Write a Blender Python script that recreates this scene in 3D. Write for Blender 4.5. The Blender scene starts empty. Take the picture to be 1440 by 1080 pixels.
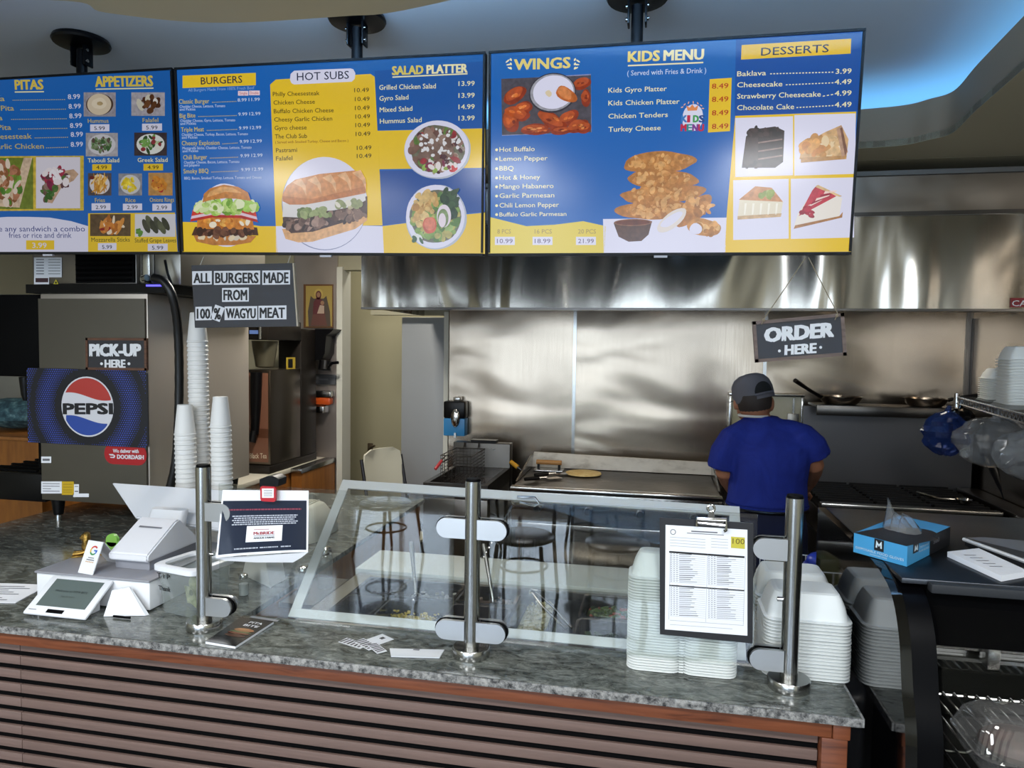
import bpy, bmesh, math, random
from mathutils import Vector, Matrix
from math import sin, cos, pi, radians
random.seed(7)
SC = bpy.context.scene
COL = SC.collection

# ------------------------------------------------------------------ camera, world, exposure
CAM_YAW, CAM_PITCH, CAM_ROLL, F = radians(11.37), radians(-2.95), radians(0.8), 1000.0
CAM = Vector((0, 0, 1.75))
_f = Vector((-sin(CAM_YAW)*cos(CAM_PITCH), cos(CAM_YAW)*cos(CAM_PITCH), sin(CAM_PITCH)))
_r0 = Vector((cos(CAM_YAW), sin(CAM_YAW), 0)); _u0 = _r0.cross(_f)
_r = cos(CAM_ROLL)*_r0 + sin(CAM_ROLL)*_u0
_u = -sin(CAM_ROLL)*_r0 + cos(CAM_ROLL)*_u0
cam = bpy.data.cameras.new('camera'); cam.lens = 36*F/1440; cam.sensor_width = 36; cam.sensor_fit = 'HORIZONTAL'
cam.clip_start = 0.02
camo = bpy.data.objects.new('camera', cam); COL.objects.link(camo)
camo.matrix_world = Matrix(((_r.x, _u.x, -_f.x, CAM.x), (_r.y, _u.y, -_f.y, CAM.y), (_r.z, _u.z, -_f.z, CAM.z), (0, 0, 0, 1)))
SC.camera = camo
SC.view_settings.view_transform = 'Standard'; SC.view_settings.look = 'None'
SC.view_settings.exposure = -0.2; SC.view_settings.gamma = 1.0; SC.view_settings.use_curve_mapping = False
SC.cycles.transparent_max_bounces = 24; SC.cycles.max_bounces = 8
SC.cycles.sample_clamp_indirect = 4.0
w = bpy.data.worlds.new('sky'); SC.world = w; w.use_nodes = True
w.node_tree.nodes['Background'].inputs[0].default_value = (0.55, 0.75, 1.0, 1)
w.node_tree.nodes['Background'].inputs[1].default_value = 1.0

def area_light(name, loc, direction, sx, sy, power, color):
    l = bpy.data.lights.new(name, 'AREA'); l.shape = 'RECTANGLE'; l.size = sx; l.size_y = sy
    l.energy = power; l.color = color
    o = bpy.data.objects.new(name, l); COL.objects.link(o); o.location = loc
    o.rotation_euler = Vector(direction).to_track_quat('-Z', 'Z' if abs(direction[2]) < .9 else 'Y').to_euler()
    return o
# fill lights added to the unseen dining ceiling (panels built with the room)
DINING_FILLS = [(-2.9, -.2), (-1.1, -.2), (.7, -.2), (-2.9, -2.2), (-1.1, -2.2), (.7, -2.2)]
for lx, ly in DINING_FILLS:
    area_light('dining_fill_light', (lx, ly, 2.66), (0, 0, -1), .55, .55, 50, (.93, .965, 1))
# daylight through the five dining room windows behind the photographer
WIN = [(-4.25, 1.25), (-2.85, 1.25), (-1.45, 1.25), (-0.05, 1.25), (1.25, 1.1)]
WIN_Y = -4.0
SILL = [.95, .14, .14, .95, .95]      # the second and third openings are glass doors
for (wx, ww), sill in zip(WIN, SILL):
    area_light('window_daylight', (wx, WIN_Y-.12, (sill+2.5)/2), (0, 1, 0), ww, 2.5-sill, 21*(2.5-sill), (0.72, 0.85, 1.0))

def P(px, py, x=None, y=None, z=None):
    d = _f + _r*((px-720)/F) - _u*((py-540)/F)
    if z is not None: t = (z-CAM.z)/d.z
    elif y is not None: t = (y-CAM.y)/d.y
    else: t = (x-CAM.x)/d.x
    return CAM + d*t

# ------------------------------------------------------------------ materials
def lin(c):
    if isinstance(c, str):
        c = [int(c[i:i+2], 16)/255 for i in (0, 2, 4)]
    return tuple((v/12.92 if v <= .04045 else ((v+.055)/1.055)**2.4) for v in c)
_M = {}
def nodes_of(m):
    return m.node_tree.nodes, m.node_tree.links
def M(name, col, rough=.5, metal=0.0, spec=.5, bump=0, bscale=20, coat=0, emit=None, estr=1.0, stretch=None, bdist=.02):
    if name in _M: return _M[name]
    m = bpy.data.materials.new(name); m.use_nodes = True
    n, l = nodes_of(m); b = n['Principled BSDF']
    b.inputs['Base Color'].default_value = (*lin(col), 1)
    b.inputs['Roughness'].default_value = rough; b.inputs['Metallic'].default_value = metal
    b.inputs['Specular IOR Level'].default_value = spec
    b.inputs['Coat Weight'].default_value = coat; b.inputs['Coat Roughness'].default_value = .08
    if emit:
        b.inputs['Emission Color'].default_value = (*lin(emit), 1); b.inputs['Emission Strength'].default_value = estr
    if bump:
        t = n.new('ShaderNodeTexCoord'); mp = n.new('ShaderNodeMapping'); nz = n.new('ShaderNodeTexNoise'); bp = n.new('ShaderNodeBump')
        if stretch: mp.inputs['Scale'].default_value = stretch
        nz.inputs['Scale'].default_value = bscale; nz.inputs['Detail'].default_value = 3
        bp.inputs['Strength'].default_value = bump; bp.inputs['Distance'].default_value = bdist
        l.new(t.outputs['Object'], mp.inputs[0]); l.new(mp.outputs[0], nz.inputs['Vector']); l.new(nz.outputs['Fac'], bp.inputs['Height'])
        l.new(bp.outputs[0], b.inputs['Normal'])
    _M[name] = m
    return m
def ramp_mat(name, stops, scale=8, rough=.4, detail=6, stretch=(1, 1, 1), dist=0.0, bump=0, spec=.5, metal=0, noise_rough=.6, rot=(0, 0, 0), coat=0):
    if name in _M: return _M[name]
    m = bpy.data.materials.new(name); m.use_nodes = True
    n, l = nodes_of(m); b = n['Principled BSDF']
    t = n.new('ShaderNodeTexCoord'); mp = n.new('ShaderNodeMapping'); nz = n.new('ShaderNodeTexNoise'); cr = n.new('ShaderNodeValToRGB')
    mp.inputs['Scale'].default_value = stretch; mp.inputs['Rotation'].default_value = rot
    nz.inputs['Scale'].default_value = scale; nz.inputs['Detail'].default_value = detail
    nz.inputs['Distortion'].default_value = dist; nz.inputs['Roughness'].default_value = noise_rough
    l.new(t.outputs['Object'], mp.inputs[0]); l.new(mp.outputs[0], nz.inputs['Vector']); l.new(nz.outputs['Fac'], cr.inputs[0])
    e = cr.color_ramp.elements
    while len(e) < len(stops): e.new(.5)
    for i, (p, c) in enumerate(stops):
        e[i].position = p; e[i].color = (*lin(c), 1)
    l.new(cr.outputs[0], b.inputs['Base Color'])
    b.inputs['Roughness'].default_value = rough; b.inputs['Specular IOR Level'].default_value = spec; b.inputs['Metallic'].default_value = metal
    b.inputs['Coat Weight'].default_value = coat
    if bump:
        bp = n.new('ShaderNodeBump'); bp.inputs['Strength'].default_value = bump; bp.inputs['Distance'].default_value = .01
        l.new(nz.outputs['Fac'], bp.inputs['Height']); l.new(bp.outputs[0], b.inputs['Normal'])
    _M[name] = m
    return m
def steel(name, col='b9b9b6', rough=.24, warp=.5, wscale=1.6, grain=.05, stretch=(1, 1, 1), wdist=.05):
    """sheet stainless: slow dents plus a fine brushed grain"""
    if name in _M: return _M[name]
    m = bpy.data.materials.new(name); m.use_nodes = True
    n, l = nodes_of(m); b = n['Principled BSDF']
    b.inputs['Base Color'].default_value = (*lin(col), 1); b.inputs['Metallic'].default_value = 1.0
    t = n.new('ShaderNodeTexCoord')
    mp = n.new('ShaderNodeMapping'); mp.inputs['Scale'].default_value = stretch
    nz = n.new('ShaderNodeTexNoise'); nz.inputs['Scale'].default_value = wscale; nz.inputs['Detail'].default_value = 1.5; nz.inputs['Distortion'].default_value = .6
    bp = n.new('ShaderNodeBump'); bp.inputs['Strength'].default_value = warp; bp.inputs['Distance'].default_value = wdist
    l.new(t.outputs['Object'], mp.inputs[0]); l.new(mp.outputs[0], nz.inputs['Vector']); l.new(nz.outputs['Fac'], bp.inputs['Height'])
    mg = n.new('ShaderNodeMapping'); mg.inputs['Scale'].default_value = (220, 220, 3)
    ng = n.new('ShaderNodeTexNoise'); ng.inputs['Scale'].default_value = 1.5; ng.inputs['Detail'].default_value = 2
    mr = n.new('ShaderNodeMapRange'); mr.inputs['To Min'].default_value = rough-grain; mr.inputs['To Max'].default_value = rough+grain
    l.new(t.outputs['Object'], mg.inputs[0]); l.new(mg.outputs[0], ng.inputs['Vector']); l.new(ng.outputs['Fac'], mr.inputs['Value'])
    l.new(mr.outputs[0], b.inputs['Roughness']); l.new(bp.outputs[0], b.inputs['Normal'])
    _M[name] = m
    return m
def clear(name, tint='ffffff', ior=1.45, rough=.0, base=0.0, milk='ffffff'):
    """thin clear sheet: see-through with Fresnel reflection; base adds a milky share"""
    if name in _M: return _M[name]
    m = bpy.data.materials.new(name); m.use_nodes = True
    n, l = nodes_of(m); n.remove(n['Principled BSDF']); out = n['Material Output']
    tr = n.new('ShaderNodeBsdfTransparent'); tr.inputs[0].default_value = (*lin(tint), 1)
    gl = n.new('ShaderNodeBsdfGlossy'); gl.inputs['Roughness'].default_value = rough
    fr = n.new('ShaderNodeFresnel'); ge = n.new('ShaderNodeNewGeometry'); mi = n.new('ShaderNodeMapRange')
    mi.inputs['To Min'].default_value = ior; mi.inputs['To Max'].default_value = 1/ior      # both faces reflect like the outside of a thin sheet
    l.new(ge.outputs['Backfacing'], mi.inputs['Value']); l.new(mi.outputs[0], fr.inputs[0])
    mx = n.new('ShaderNodeMixShader'); src = tr.outputs[0]
    if base:
        df = n.new('ShaderNodeBsdfDiffuse'); df.inputs[0].default_value = (*lin(milk), 1)
        m2 = n.new('ShaderNodeMixShader'); m2.inputs[0].default_value = base
        l.new(tr.outputs[0], m2.inputs[1]); l.new(df.outputs[0], m2.inputs[2]); src = m2.outputs[0]
    l.new(fr.outputs[0], mx.inputs[0]); l.new(src, mx.inputs[1]); l.new(gl.outputs[0], mx.inputs[2]); l.new(mx.outputs[0], out.inputs[0])
    _M[name] = m
    return m
SCREEN_GAIN = 0.85
FOOD = [False]
def E(col):
    """a lit colour on a menu screen; food photos get a fine mottle"""
    if FOOD[0] and sum(int(col[i:i+2], 16) for i in (0, 2, 4)) < 560:
        k = 'dish_%d_' % (SCREEN_GAIN*100)+col
        if k in _M: return _M[k]
        m = M(k, '060608', rough=.17, spec=.5, emit=col, estr=SCREEN_GAIN)
        n, l = nodes_of(m); t = n.new('ShaderNodeTexCoord'); z = n.new('ShaderNodeTexNoise'); z.inputs['Scale'].default_value = 55; z.inputs['Detail'].default_value = 4
        r = n.new('ShaderNodeMapRange'); r.inputs['From Min'].default_value = .3; r.inputs['From Max'].default_value = .7; r.inputs['To Min'].default_value = SCREEN_GAIN*.74; r.inputs['To Max'].default_value = SCREEN_GAIN*1.2
        l.new(t.outputs['Object'], z.inputs['Vector']); l.new(z.outputs['Fac'], r.inputs['Value']); l.new(r.outputs[0], n['Principled BSDF'].inputs['Emission Strength'])
        return m
    return M('screen_%d_' % (SCREEN_GAIN*100)+col, '060608', rough=.17, spec=.5, emit=col, estr=SCREEN_GAIN)

WHITE = M('white_plastic', 'e4e6ea', .35)
PAPER = M('white_paper', 'e9ebf0', .6)
FOAM = M('white_foam', 'e6eae8', .55)
BLACK = M('black_plastic', '070709', .32, spec=.25)
BLACKM = M('black_matte', '050506', .6, spec=.08)
INK = M('black_ink', '151518', .6)
GREYINK = M('grey_ink', '6a6a70', .6)
CHROME = M('polished_steel', 'c8c8c8', .13, 1)
SATIN = M('satin_steel', 'b4b4b2', .22, 1)
CLAMP = M('satin_clamp_steel', 'cfcfcf', .34, 1)
ALU = M('aluminium', 'd2d4d0', .5, .45)
DARKST = steel('dark_steel', '6e6a66', .3, .2, 2.0)
GLASS = clear('window_glass')
CLEAR = clear('clear_plastic', 'f4f6f6', 1.5, .05, .14, 'c8ccca')
WOODC = ramp_mat('cabinet_wood', [(.3, '7a4a1e'), (.7, '9a6228')], 6, .45, stretch=(4, 4, .6))
RED = M('red_plastic', 'b3202c', .35)
GOLD = M('gold_metal', '94763c', .38, 1, bump=.3, bscale=80)

# ------------------------------------------------------------------ mesh building
_TXT = {}
def text_geo(s, bold=0.0):
    k = (s, bold)
    if k not in _TXT:
        c = bpy.data.curves.new('lettering', 'FONT'); c.body = s; c.size = 1; c.offset = bold; c.resolution_u = 2
        o = bpy.data.objects.new('lettering', c); COL.objects.link(o)
        dg = bpy.context.evaluated_depsgraph_get(); dg.update()
        me = bpy.data.meshes.new_from_object(o.evaluated_get(dg))
        vs = [v.co.copy() for v in me.vertices]; fs = [tuple(p.vertices) for p in me.polygons]
        bpy.data.objects.remove(o); bpy.data.meshes.remove(me); bpy.data.curves.remove(c)
        _TXT[k] = (vs, fs)
    return _TXT[k]
CAPH = 0.729
WM = {}
class MB:
    def __init__(s, m=None):
        s.bm = bmesh.new(); s.mats = []; s.mi = 0
        if m: s.use(m)
    def use(s, m):
        if m not in s.mats: s.mats.append(m)
        s.mi = s.mats.index(m); return s
    def face(s, vs, smooth=True):
        try: f = s.bm.faces.new(vs)
        except ValueError: return None
        f.material_index = s.mi; f.smooth = smooth; return f
    def v(s, p): return s.bm.verts.new(p)
    def poly(s, pts):
        return s.face([s.v(p) for p in pts])
    def hexa(s, b, t):
        """b, t: four bottom and four top points, counter-clockwise from above"""
        vb = [s.v(p) for p in b]; vt = [s.v(p) for p in t]
        s.face(vb[::-1]); s.face(vt)
        for i in range(4): s.face([vb[i], vb[(i+1) % 4], vt[(i+1) % 4], vt[i]])
    def box(s, c, d, R=None, bevel=0, seg=2):
        n0 = len(s.bm.verts); x, y, z = d[0]/2, d[1]/2, d[2]/2
        pts = [Vector(p) for p in ((-x,-y,-z),(x,-y,-z),(x,y,-z),(-x,y,-z),(-x,-y,z),(x,-y,z),(x,y,z),(-x,y,z))]
        if R is not None: pts = [R @ p for p in pts]
        c = Vector(c); pts = [c+p for p in pts]
        vs = [s.v(p) for p in pts]; fs = []
        for q in ((3,2,1,0),(4,5,6,7),(0,1,5,4),(1,2,6,5),(2,3,7,6),(3,0,4,7)): fs.append(s.face([vs[i] for i in q]))
        if bevel:
            es = list({e for f in fs for e in f.edges})
            r = bmesh.ops.bevel(s.bm, geom=es, offset=min(bevel, min(d)*.49), segments=seg, affect='EDGES', profile=.5)
            for f in r['faces']: f.material_index = s.mi; f.smooth = True
        return s
    def bx(s, x0, x1, y0, y1, z0, z1, bevel=0):
        return s.box(((x0+x1)/2, (y0+y1)/2, (z0+z1)/2), (abs(x1-x0), abs(y1-y0), abs(z1-z0)), bevel=bevel)
    def frame(s, p0, p1):
        d = (Vector(p1)-Vector(p0)); q = d.normalized(); a = Vector((0, 0, 1)) if abs(q.z) < .95 else Vector((1, 0, 0))
        X = a.cross(q).normalized(); Y = q.cross(X); return X, Y
    def loft(s, rings, cap=True, closed=True):
        vr = [[s.v(p) for p in r] for r in rings]; n = len(vr[0])
        for a, b in zip(vr, vr[1:]):
            for i in range(n if closed else n-1): s.face([a[i], a[(i+1) % n], b[(i+1) % n], b[i]])
        if cap and closed:
            s.face(vr[0][::-1]); s.face(vr[-1])
        return s
    def cyl(s, p0, p1, r0, r1=None, seg=16, cap=True):
        r1 = r0 if r1 is None else r1; p0 = Vector(p0); p1 = Vector(p1); X, Y = s.frame(p0, p1)
        return s.loft([[p+(X*cos(2*pi*i/seg)+Y*sin(2*pi*i/seg))*r for i in range(seg)] for p, r in ((p0, r0), (p1, r1))], cap)
    def tube(s, path, r, seg=8, closed=False, cap=True):
        path = [Vector(p) for p in path]; n = len(path); rings = []; X = None
        for i, p in enumerate(path):
            a = path[i-1] if i or closed else p; b = path[(i+1) % n] if i < n-1 or closed else p
            d = (b-a).normalized()
            if X is None:
                t = Vector((0, 0, 1)) if abs(d.z) < .9 else Vector((1, 0, 0)); X = t.cross(d).normalized()
            X = (X-d*X.dot(d)).normalized(); Y = d.cross(X)
            rr = r[i] if isinstance(r, (list, tuple)) else r
            rings.append([p+(X*cos(2*pi*k/seg)+Y*sin(2*pi*k/seg))*rr for k in range(seg)])
        if closed: return s.loft(rings+[rings[0]], False)
        return s.loft(rings, cap)
    def lathe(s, c, prof, seg=24, axis=(0, 0, 1), cap=True):
        """prof: (radius, height along axis)"""
        c = Vector(c); q = Vector(axis).normalized(); X, Y = s.frame((0, 0, 0), q)
        return s.loft([[c+q*h+(X*cos(2*pi*i/seg)+Y*sin(2*pi*i/seg))*max(r, 1e-4) for i in range(seg)] for r, h in prof], cap)
    def ell(s, c, r, seg=14, R=None):
        c = Vector(c); r = Vector(r) if not isinstance(r, (int, float)) else Vector((r, r, r)); rings = []
        for j in range(1, seg):
            th = pi*j/seg; ring = []
            for i in range(seg*2):
                p = Vector((sin(th)*cos(pi*i/seg)*r.x, sin(th)*sin(pi*i/seg)*r.y, -cos(th)*r.z))
                ring.append(c+(R @ p if R is not None else p))
            rings.append(ring)
        return s.loft(rings)
    def prism(s, pts, dv):
        """closed polygon of 3D points pushed along dv"""
        dv = Vector(dv); return s.loft([[Vector(p) for p in pts], [Vector(p)+dv for p in pts]])
    def build(s, name, parent=None, sharp=38, keep_origin=False):
        bmesh.ops.recalc_face_normals(s.bm, faces=s.bm.faces)
        me = bpy.data.meshes.new(name)
        if parent is None and not keep_origin and s.bm.verts:
            xs = [v.co for v in s.bm.verts]
            loc = Vector(((min(p.x for p in xs)+max(p.x for p in xs))/2, (min(p.y for p in xs)+max(p.y for p in xs))/2, min(p.z for p in xs)))
        else: loc = Vector((0, 0, 0))
        o = bpy.data.objects.new(name, me); COL.objects.link(o)
        if parent is not None:
            s.bm.transform(WM[parent.name].inverted()); o.parent = parent; WM[o.name] = WM[parent.name]
        else:
            s.bm.transform(Matrix.Translation(-loc)); o.location = loc; WM[o.name] = Matrix.Translation(loc)
        s.bm.to_mesh(me); s.bm.free()
        for m in s.mats: me.materials.append(m)
        me.set_sharp_from_angle(angle=radians(sharp))
        return o
def tag(o, label, cat, group=None):
    o['label'] = label; o['category'] = cat
    if group: o['group'] = group
    return o
def thing(name, label, cat, loc=(0, 0, 0), rz=0, group=None):
    o = bpy.data.objects.new(name, None); COL.objects.link(o); o.empty_display_size = .05
    o.location = loc; o.rotation_euler = (0, 0, rz)
    WM[o.name] = Matrix.Translation(Vector(loc)) @ Matrix.Rotation(rz, 4, 'Z')
    return tag(o, label, cat, group)
def struct(o):
    o['kind'] = 'structure'; return o
def copy_tree(o, parent=None):
    c = o.copy(); COL.objects.link(c)
    if parent is not None: c.parent = parent
    for ch in [x for x in bpy.data.objects if x.parent == o]: copy_tree(ch, c)
    return c

class Board:
    """a flat face in space to draw on: origin O, axes U (right), V (up), N towards the viewer"""
    def __init__(s, O, U, V, mb):
        s.O = Vector(O); s.U = Vector(U).normalized(); s.V = Vector(V); s.V = (s.V-s.U*s.V.dot(s.U)).normalized(); s.N = s.U.cross(s.V); s.mb = mb
        s.step = .0004
    def at(s, a, b, k=0): return s.O+s.U*a+s.V*b+s.N*(s.step*k)
    def px(s, x, y):
        d = _f + _r*((x-720)/F) - _u*((y-540)/F)
        t = (s.O-CAM).dot(s.N)/d.dot(s.N); p = CAM+d*t-s.O
        return p.dot(s.U), p.dot(s.V)
    def poly(s, pts, m, k=1):
        s.mb.use(m); s.mb.poly([s.at(a, b, k) for a, b in pts])
    def rect(s, a0, b0, a1, b1, m, k=1): s.poly([(a0, b0), (a1, b0), (a1, b1), (a0, b1)], m, k)
    def ppoly(s, pts, m, k=1): s.poly([s.px(*p) for p in pts], m, k)
    def prect(s, x0, y0, x1, y1, m, k=1, dy=0):
        """pixel box, dy = drop of the right side"""
        s.ppoly([(x0, y1), (x1, y1+dy), (x1, y0+dy), (x0, y0)], m, k)
    def ellipse(s, a, b, ra, rb, m, k=1, rough=0, n=28, rot=0):
        rnd = random.Random(int(a*9173+b*7919+ra*1e5)); pts = []; ks = [rnd.random()-.5 for _ in range(n)]
        for _ in range(2): ks = [(ks[i-1]+2*ks[i]+ks[(i+1) % n])/4 for i in range(n)]
        for i in range(n):
            q = 2*pi*i/n; f = 1+rough*ks[i]*3.2
            x, y = ra*f*cos(q), rb*f*sin(q)
            pts.append((a+x*cos(rot)-y*sin(rot), b+x*sin(rot)+y*cos(rot)))
        s.poly(pts, m, k)
    def pell(s, x, y, rx, ry, m, k=1, rough=0, n=28, rot=0):
        a, b = s.px(x, y); ra = abs(s.px(x+rx, y)[0]-a); rb = abs(s.px(x, y+ry)[1]-b)
        s.ellipse(a, b, ra, rb, m, k, rough, n, rot)
    def text(s, t, a, b, cap, m, width=None, align='l', k=2, bold=0, slope=0):
        vs, fs = text_geo(t)
        if not vs: return
        x0 = min(v.x for v in vs); x1 = max(v.x for v in vs); sy = cap/CAPH; sx = sy if width is None else width/(x1-x0)
        w_ = (x1-x0)*sx; a0 = a-(w_ if align == 'r' else w_/2 if align == 'c' else 0)
        s.mb.use(m); q = bold*cap*.75
        # heavier strokes: the same letters struck a hair to either side
        for n_, (dx, dy) in enumerate(((-q, -q*.4), (q, -q*.4), (0, q*.6), (-q, q*.5), (q, q*.5)) if bold > .004 else ((0, 0),)):
            nv = [s.mb.v(s.at(a0+dx+(v.x-x0)*sx, b+dy+v.y*sy+(v.x-x0)*sx*slope, k+n_*.03)) for v in vs]
            for f in fs: s.mb.face([nv[i] for i in f], False)
    def ptext(s, t, x0, x1, y, cap, m, k=3, bold=0, y1=None):
        """lettering from pixel x0 to x1 on the base line y (y1 at its right end), capitals cap pixels high"""
        a0, b0 = s.px(x0, y); a1, b1 = s.px(x1, y if y1 is None else y1); h = s.px(x0, y-cap)[1]-b0
        s.text(t, a0, b0, h, m, width=a1-a0, k=k, bold=bold, slope=(b1-b0)/(a1-a0))
    def pline(s, x0, y0, x1, y1, th, m, k=2, dash=0):
        a0, b0 = s.px(x0, y0); a1, b1 = s.px(x1, y1); h = abs(s.px(x0, y0+th)[1]-b0)/2
        n = max(1, int(abs(x1-x0)/dash)) if dash else 1
        for i in range(n):
            f0 = i/n; f1 = (i+.55)/n if dash else 1
            s.poly([(a0+(a1-a0)*f0, b0+(b1-b0)*f0-h), (a0+(a1-a0)*f1, b0+(b1-b0)*f1-h), (a0+(a1-a0)*f1, b0+(b1-b0)*f1+h), (a0+(a1-a0)*f0, b0+(b1-b0)*f0+h)], m, k)
def rrect(cx, cy, wx, wy, r, n=4):
    pts = []
    for (sx, sy, a0) in ((1, 1, 0), (-1, 1, 90), (-1, -1, 180), (1, -1, 270)):
        for i in range(n+1):
            a = radians(a0+90*i/n); pts.append((cx+sx*(wx/2-r)+r*cos(a), cy+sy*(wy/2-r)+r*sin(a)))
    return pts
# ------------------------------------------------------------------ the room
def smooth_curve(pts, n=6):
    pts = [Vector(p) for p in pts]; out = []
    for i in range(len(pts)-1):
        p0 = pts[max(i-1, 0)]; p1 = pts[i]; p2 = pts[i+1]; p3 = pts[min(i+2, len(pts)-1)]
        for k in range(n):
            t = k/n
            out.append(.5*((2*p1)+(p2-p0)*t+(2*p0-5*p1+4*p2-p3)*t*t+(3*p1-p0-3*p2+p3)*t**3))
    return out+[pts[-1]]
FLOORM = ramp_mat('dark_polished_floor', [(.3, '2a2e36'), (.7, '3a404a')], 3, .14, spec=1.0, coat=1.0)
BEIGE = M('beige_paint', '99957f', .6)
CEILP = M('ceiling_paint', 'dde2e8', .8)
SOFF = M('brown_lip_paint', '8a745c', .7); SOFFU = M('tan_paint', 'c2b89a', .7)
XL, XR, YF, YB = -4.7, 1.97, -4.0, 5.0
b = MB(FLOORM); b.bx(XL-.1, XR+.1, YF-.3, 7.2, -.1, 0); struct(b.build('floor'))
b = MB(CEILP); b.bx(XL-.1, XR+.1, YF-.3, 7.2, 3.0, 3.1); struct(b.build('ceiling'))
b = MB(BEIGE); b.bx(XL-.1, XL, YF-.3, 7.2, 0, 3.0); struct(b.build('wall_left'))
# back wall: left piece, header over the passage, kitchen piece
wb = P(481, 500, y=YB).x; hx = P(521, 500, y=YB).x; kx = P(628, 500, y=YB).x
b = MB(BEIGE); b.bx(XL, wb, YB, YB+.1, 0, 3.0); b.bx(kx, XR+.1, YB, YB+.1, 0, 3.0)
b.bx(wb, hx, YB, YB+.1, 2.31, 3.0)
b.bx(hx, kx, YB, YB+.1, P(600, 443, y=YB).z, 3.0); struct(b.build('wall_back'))
b = MB(M('passage_trim_paint', 'c4c4ba', .5)); b.bx(wb-.03, wb+.015, YB-.03, YB+.12, 0, 2.33); b.bx(kx-.012, kx+.022, YB-.03, YB+.12, 0, 2.0); struct(b.build('trim_passage'))
cx1 = P(545, 500, y=6.3).x
PASS = M('passage_paint', 'a7a288', .6)
b = MB(PASS); b.bx(XL, -.4, 6.3, 6.4, 0, 3.0); struct(b.build('wall_passage'))
b = MB(PASS); b.bx(-.5, -.4, YB+.1, 6.299, 0, 3.0); struct(b.build('wall_passage_side'))
# ceiling light of the passage
l = thing('ceiling_light', 'round ceiling light over the passage behind the fridge', 'light', (-2.1, 5.6, 2.97))
b = MB(WHITE); b.cyl((-2.1, 5.6, 2.97), (-2.1, 5.6, 2.999), .14, .14, 24); b.build('housing', l)
b = MB(M('lamp_diffuser', 'ffffff', .5, emit='fff4e0', estr=3)); b.ell((-2.1, 5.6, 2.965), (.12, .12, .03), 10); b.build('diffuser', l)
L = area_light('passage_lamp', (-2.1, 5.6, 2.90), (0, 0, -1), .25, .25, 20, (1, .94, .82))

# front (dining) wall with five windows
b = MB(M('dining_wall_paint', '8f8a80', .7))
b.bx(XL, XR, YF-.1, YF, 2.55, 3.0)
for (wx, ww), sill in zip(WIN, SILL): b.bx(wx-ww/2, wx+ww/2, YF-.1, YF, 0, sill)
edges = [XL]
for wx, ww in WIN: edges += [wx-ww/2, wx+ww/2]
edges.append(XR)
for i in range(0, len(edges), 2): b.bx(edges[i], edges[i+1], YF-.1, YF, 0, 2.55)
struct(b.build('wall_front'))
WF = M('window_frame_paint', 'd8d8d6', .4)
for i, (wx, ww) in enumerate(WIN):
    b = MB(WF); x0, x1 = wx-ww/2, wx+ww/2; s0 = SILL[i]
    for a in (x0, x1-.04, wx-.02): b.bx(a, a+.04, YF-.08, YF-.02, s0, 2.55)
    for z in (s0, 1.95, 2.51): b.bx(x0, x1, YF-.08, YF-.02, z, z+.04)
    b.use(GLASS); b.bx(x0+.02, x1-.02, YF-.053, YF-.047, s0+.02, 2.53)
    struct(b.build('door_%d' % i if i in (1, 2) else 'window_%d' % (i+1)))

# upper ceiling is a tray between two lipped soffits with blue cove light behind the lips
SZ0, SZ1 = 2.70, 2.88
right = [(.5, 3.655), tuple(P(1206, 209, z=SZ0)[:2]), tuple(P(1270, 204, z=SZ0)[:2]), tuple(P(1304, 197, z=SZ0)[:2]),
         tuple(P(1339, 187, z=SZ0)[:2]), tuple(P(1373, 155, z=SZ0)[:2]), tuple(P(1440, 96, z=SZ0)[:2]), (1.15, 2.35), (1.08, 2.0)]
near = [(.55, 1.72), (.1, 1.75)] + [tuple(P(x, y, z=SZ0)[:2]) for x, y in ((590, 10), (480, 23), (300, 32), (150, 18), (67, 0))] + [(-2.6, 1.6), (-3.2, 1.35), (-3.9, 1.3)]
farc = smooth_curve([Vector((XL+.35, 3.55, 0)), Vector((XL+.6, 3.66, 0)), Vector((-1.5, 3.66, 0))] + [Vector((x, y, 0)) for x, y in right], 8)
nearc = smooth_curve([Vector((1.08, 2.0, 0)), Vector((.92, 1.82, 0))] + [Vector((x, y, 0)) for x, y in near] + [Vector((XL+.3, 1.6, 0))], 8)
def soffit(name, curve, outer, pts_lip):
    m = MB(SOFFU); z0 = SZ0
    poly = [Vector((p.x, p.y, z0)) for p in curve] + [Vector((x, y, z0)) for x, y in outer]
    m.prism(poly, (0, 0, .03))
    # lip: a thin upstand following the curve
    n = len(curve); rings = []
    for i, p in enumerate(curve):
        a = curve[max(i-1, 0)]; c = curve[min(i+1, n-1)]; d = (c-a).normalized(); q = Vector((-d.y, d.x, 0))*pts_lip
        rings.append([Vector((p.x, p.y, z0+.001)), Vector((p.x, p.y, SZ1)), Vector((p.x, p.y, SZ1))+q*.02, Vector((p.x, p.y, z0+.001))+q*.02])
    m.use(SOFF); m.loft(rings)
    return struct(m.build(name, sharp=50))
soffit('ceiling_soffit_kitchen', farc, [(XR, 1.95), (XR, 3.85), (XL, 3.85), (XL, 3.55)], 1)
b = MB(SOFFU); b.bx(XL, XR, 3.855, YB-.001, 2.70, 2.73); struct(b.build('ceiling_soffit_hood'))
soffit('ceiling_soffit_dining', nearc, [(XL, 1.6), (XL, YF+.001), (XR, YF+.001), (XR, 1.94), (1.1, 1.99)], 1)
BLUE_E = M('blue_cove_light', '2050a0', .5, emit='2f8cff', estr=1.5)
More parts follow.
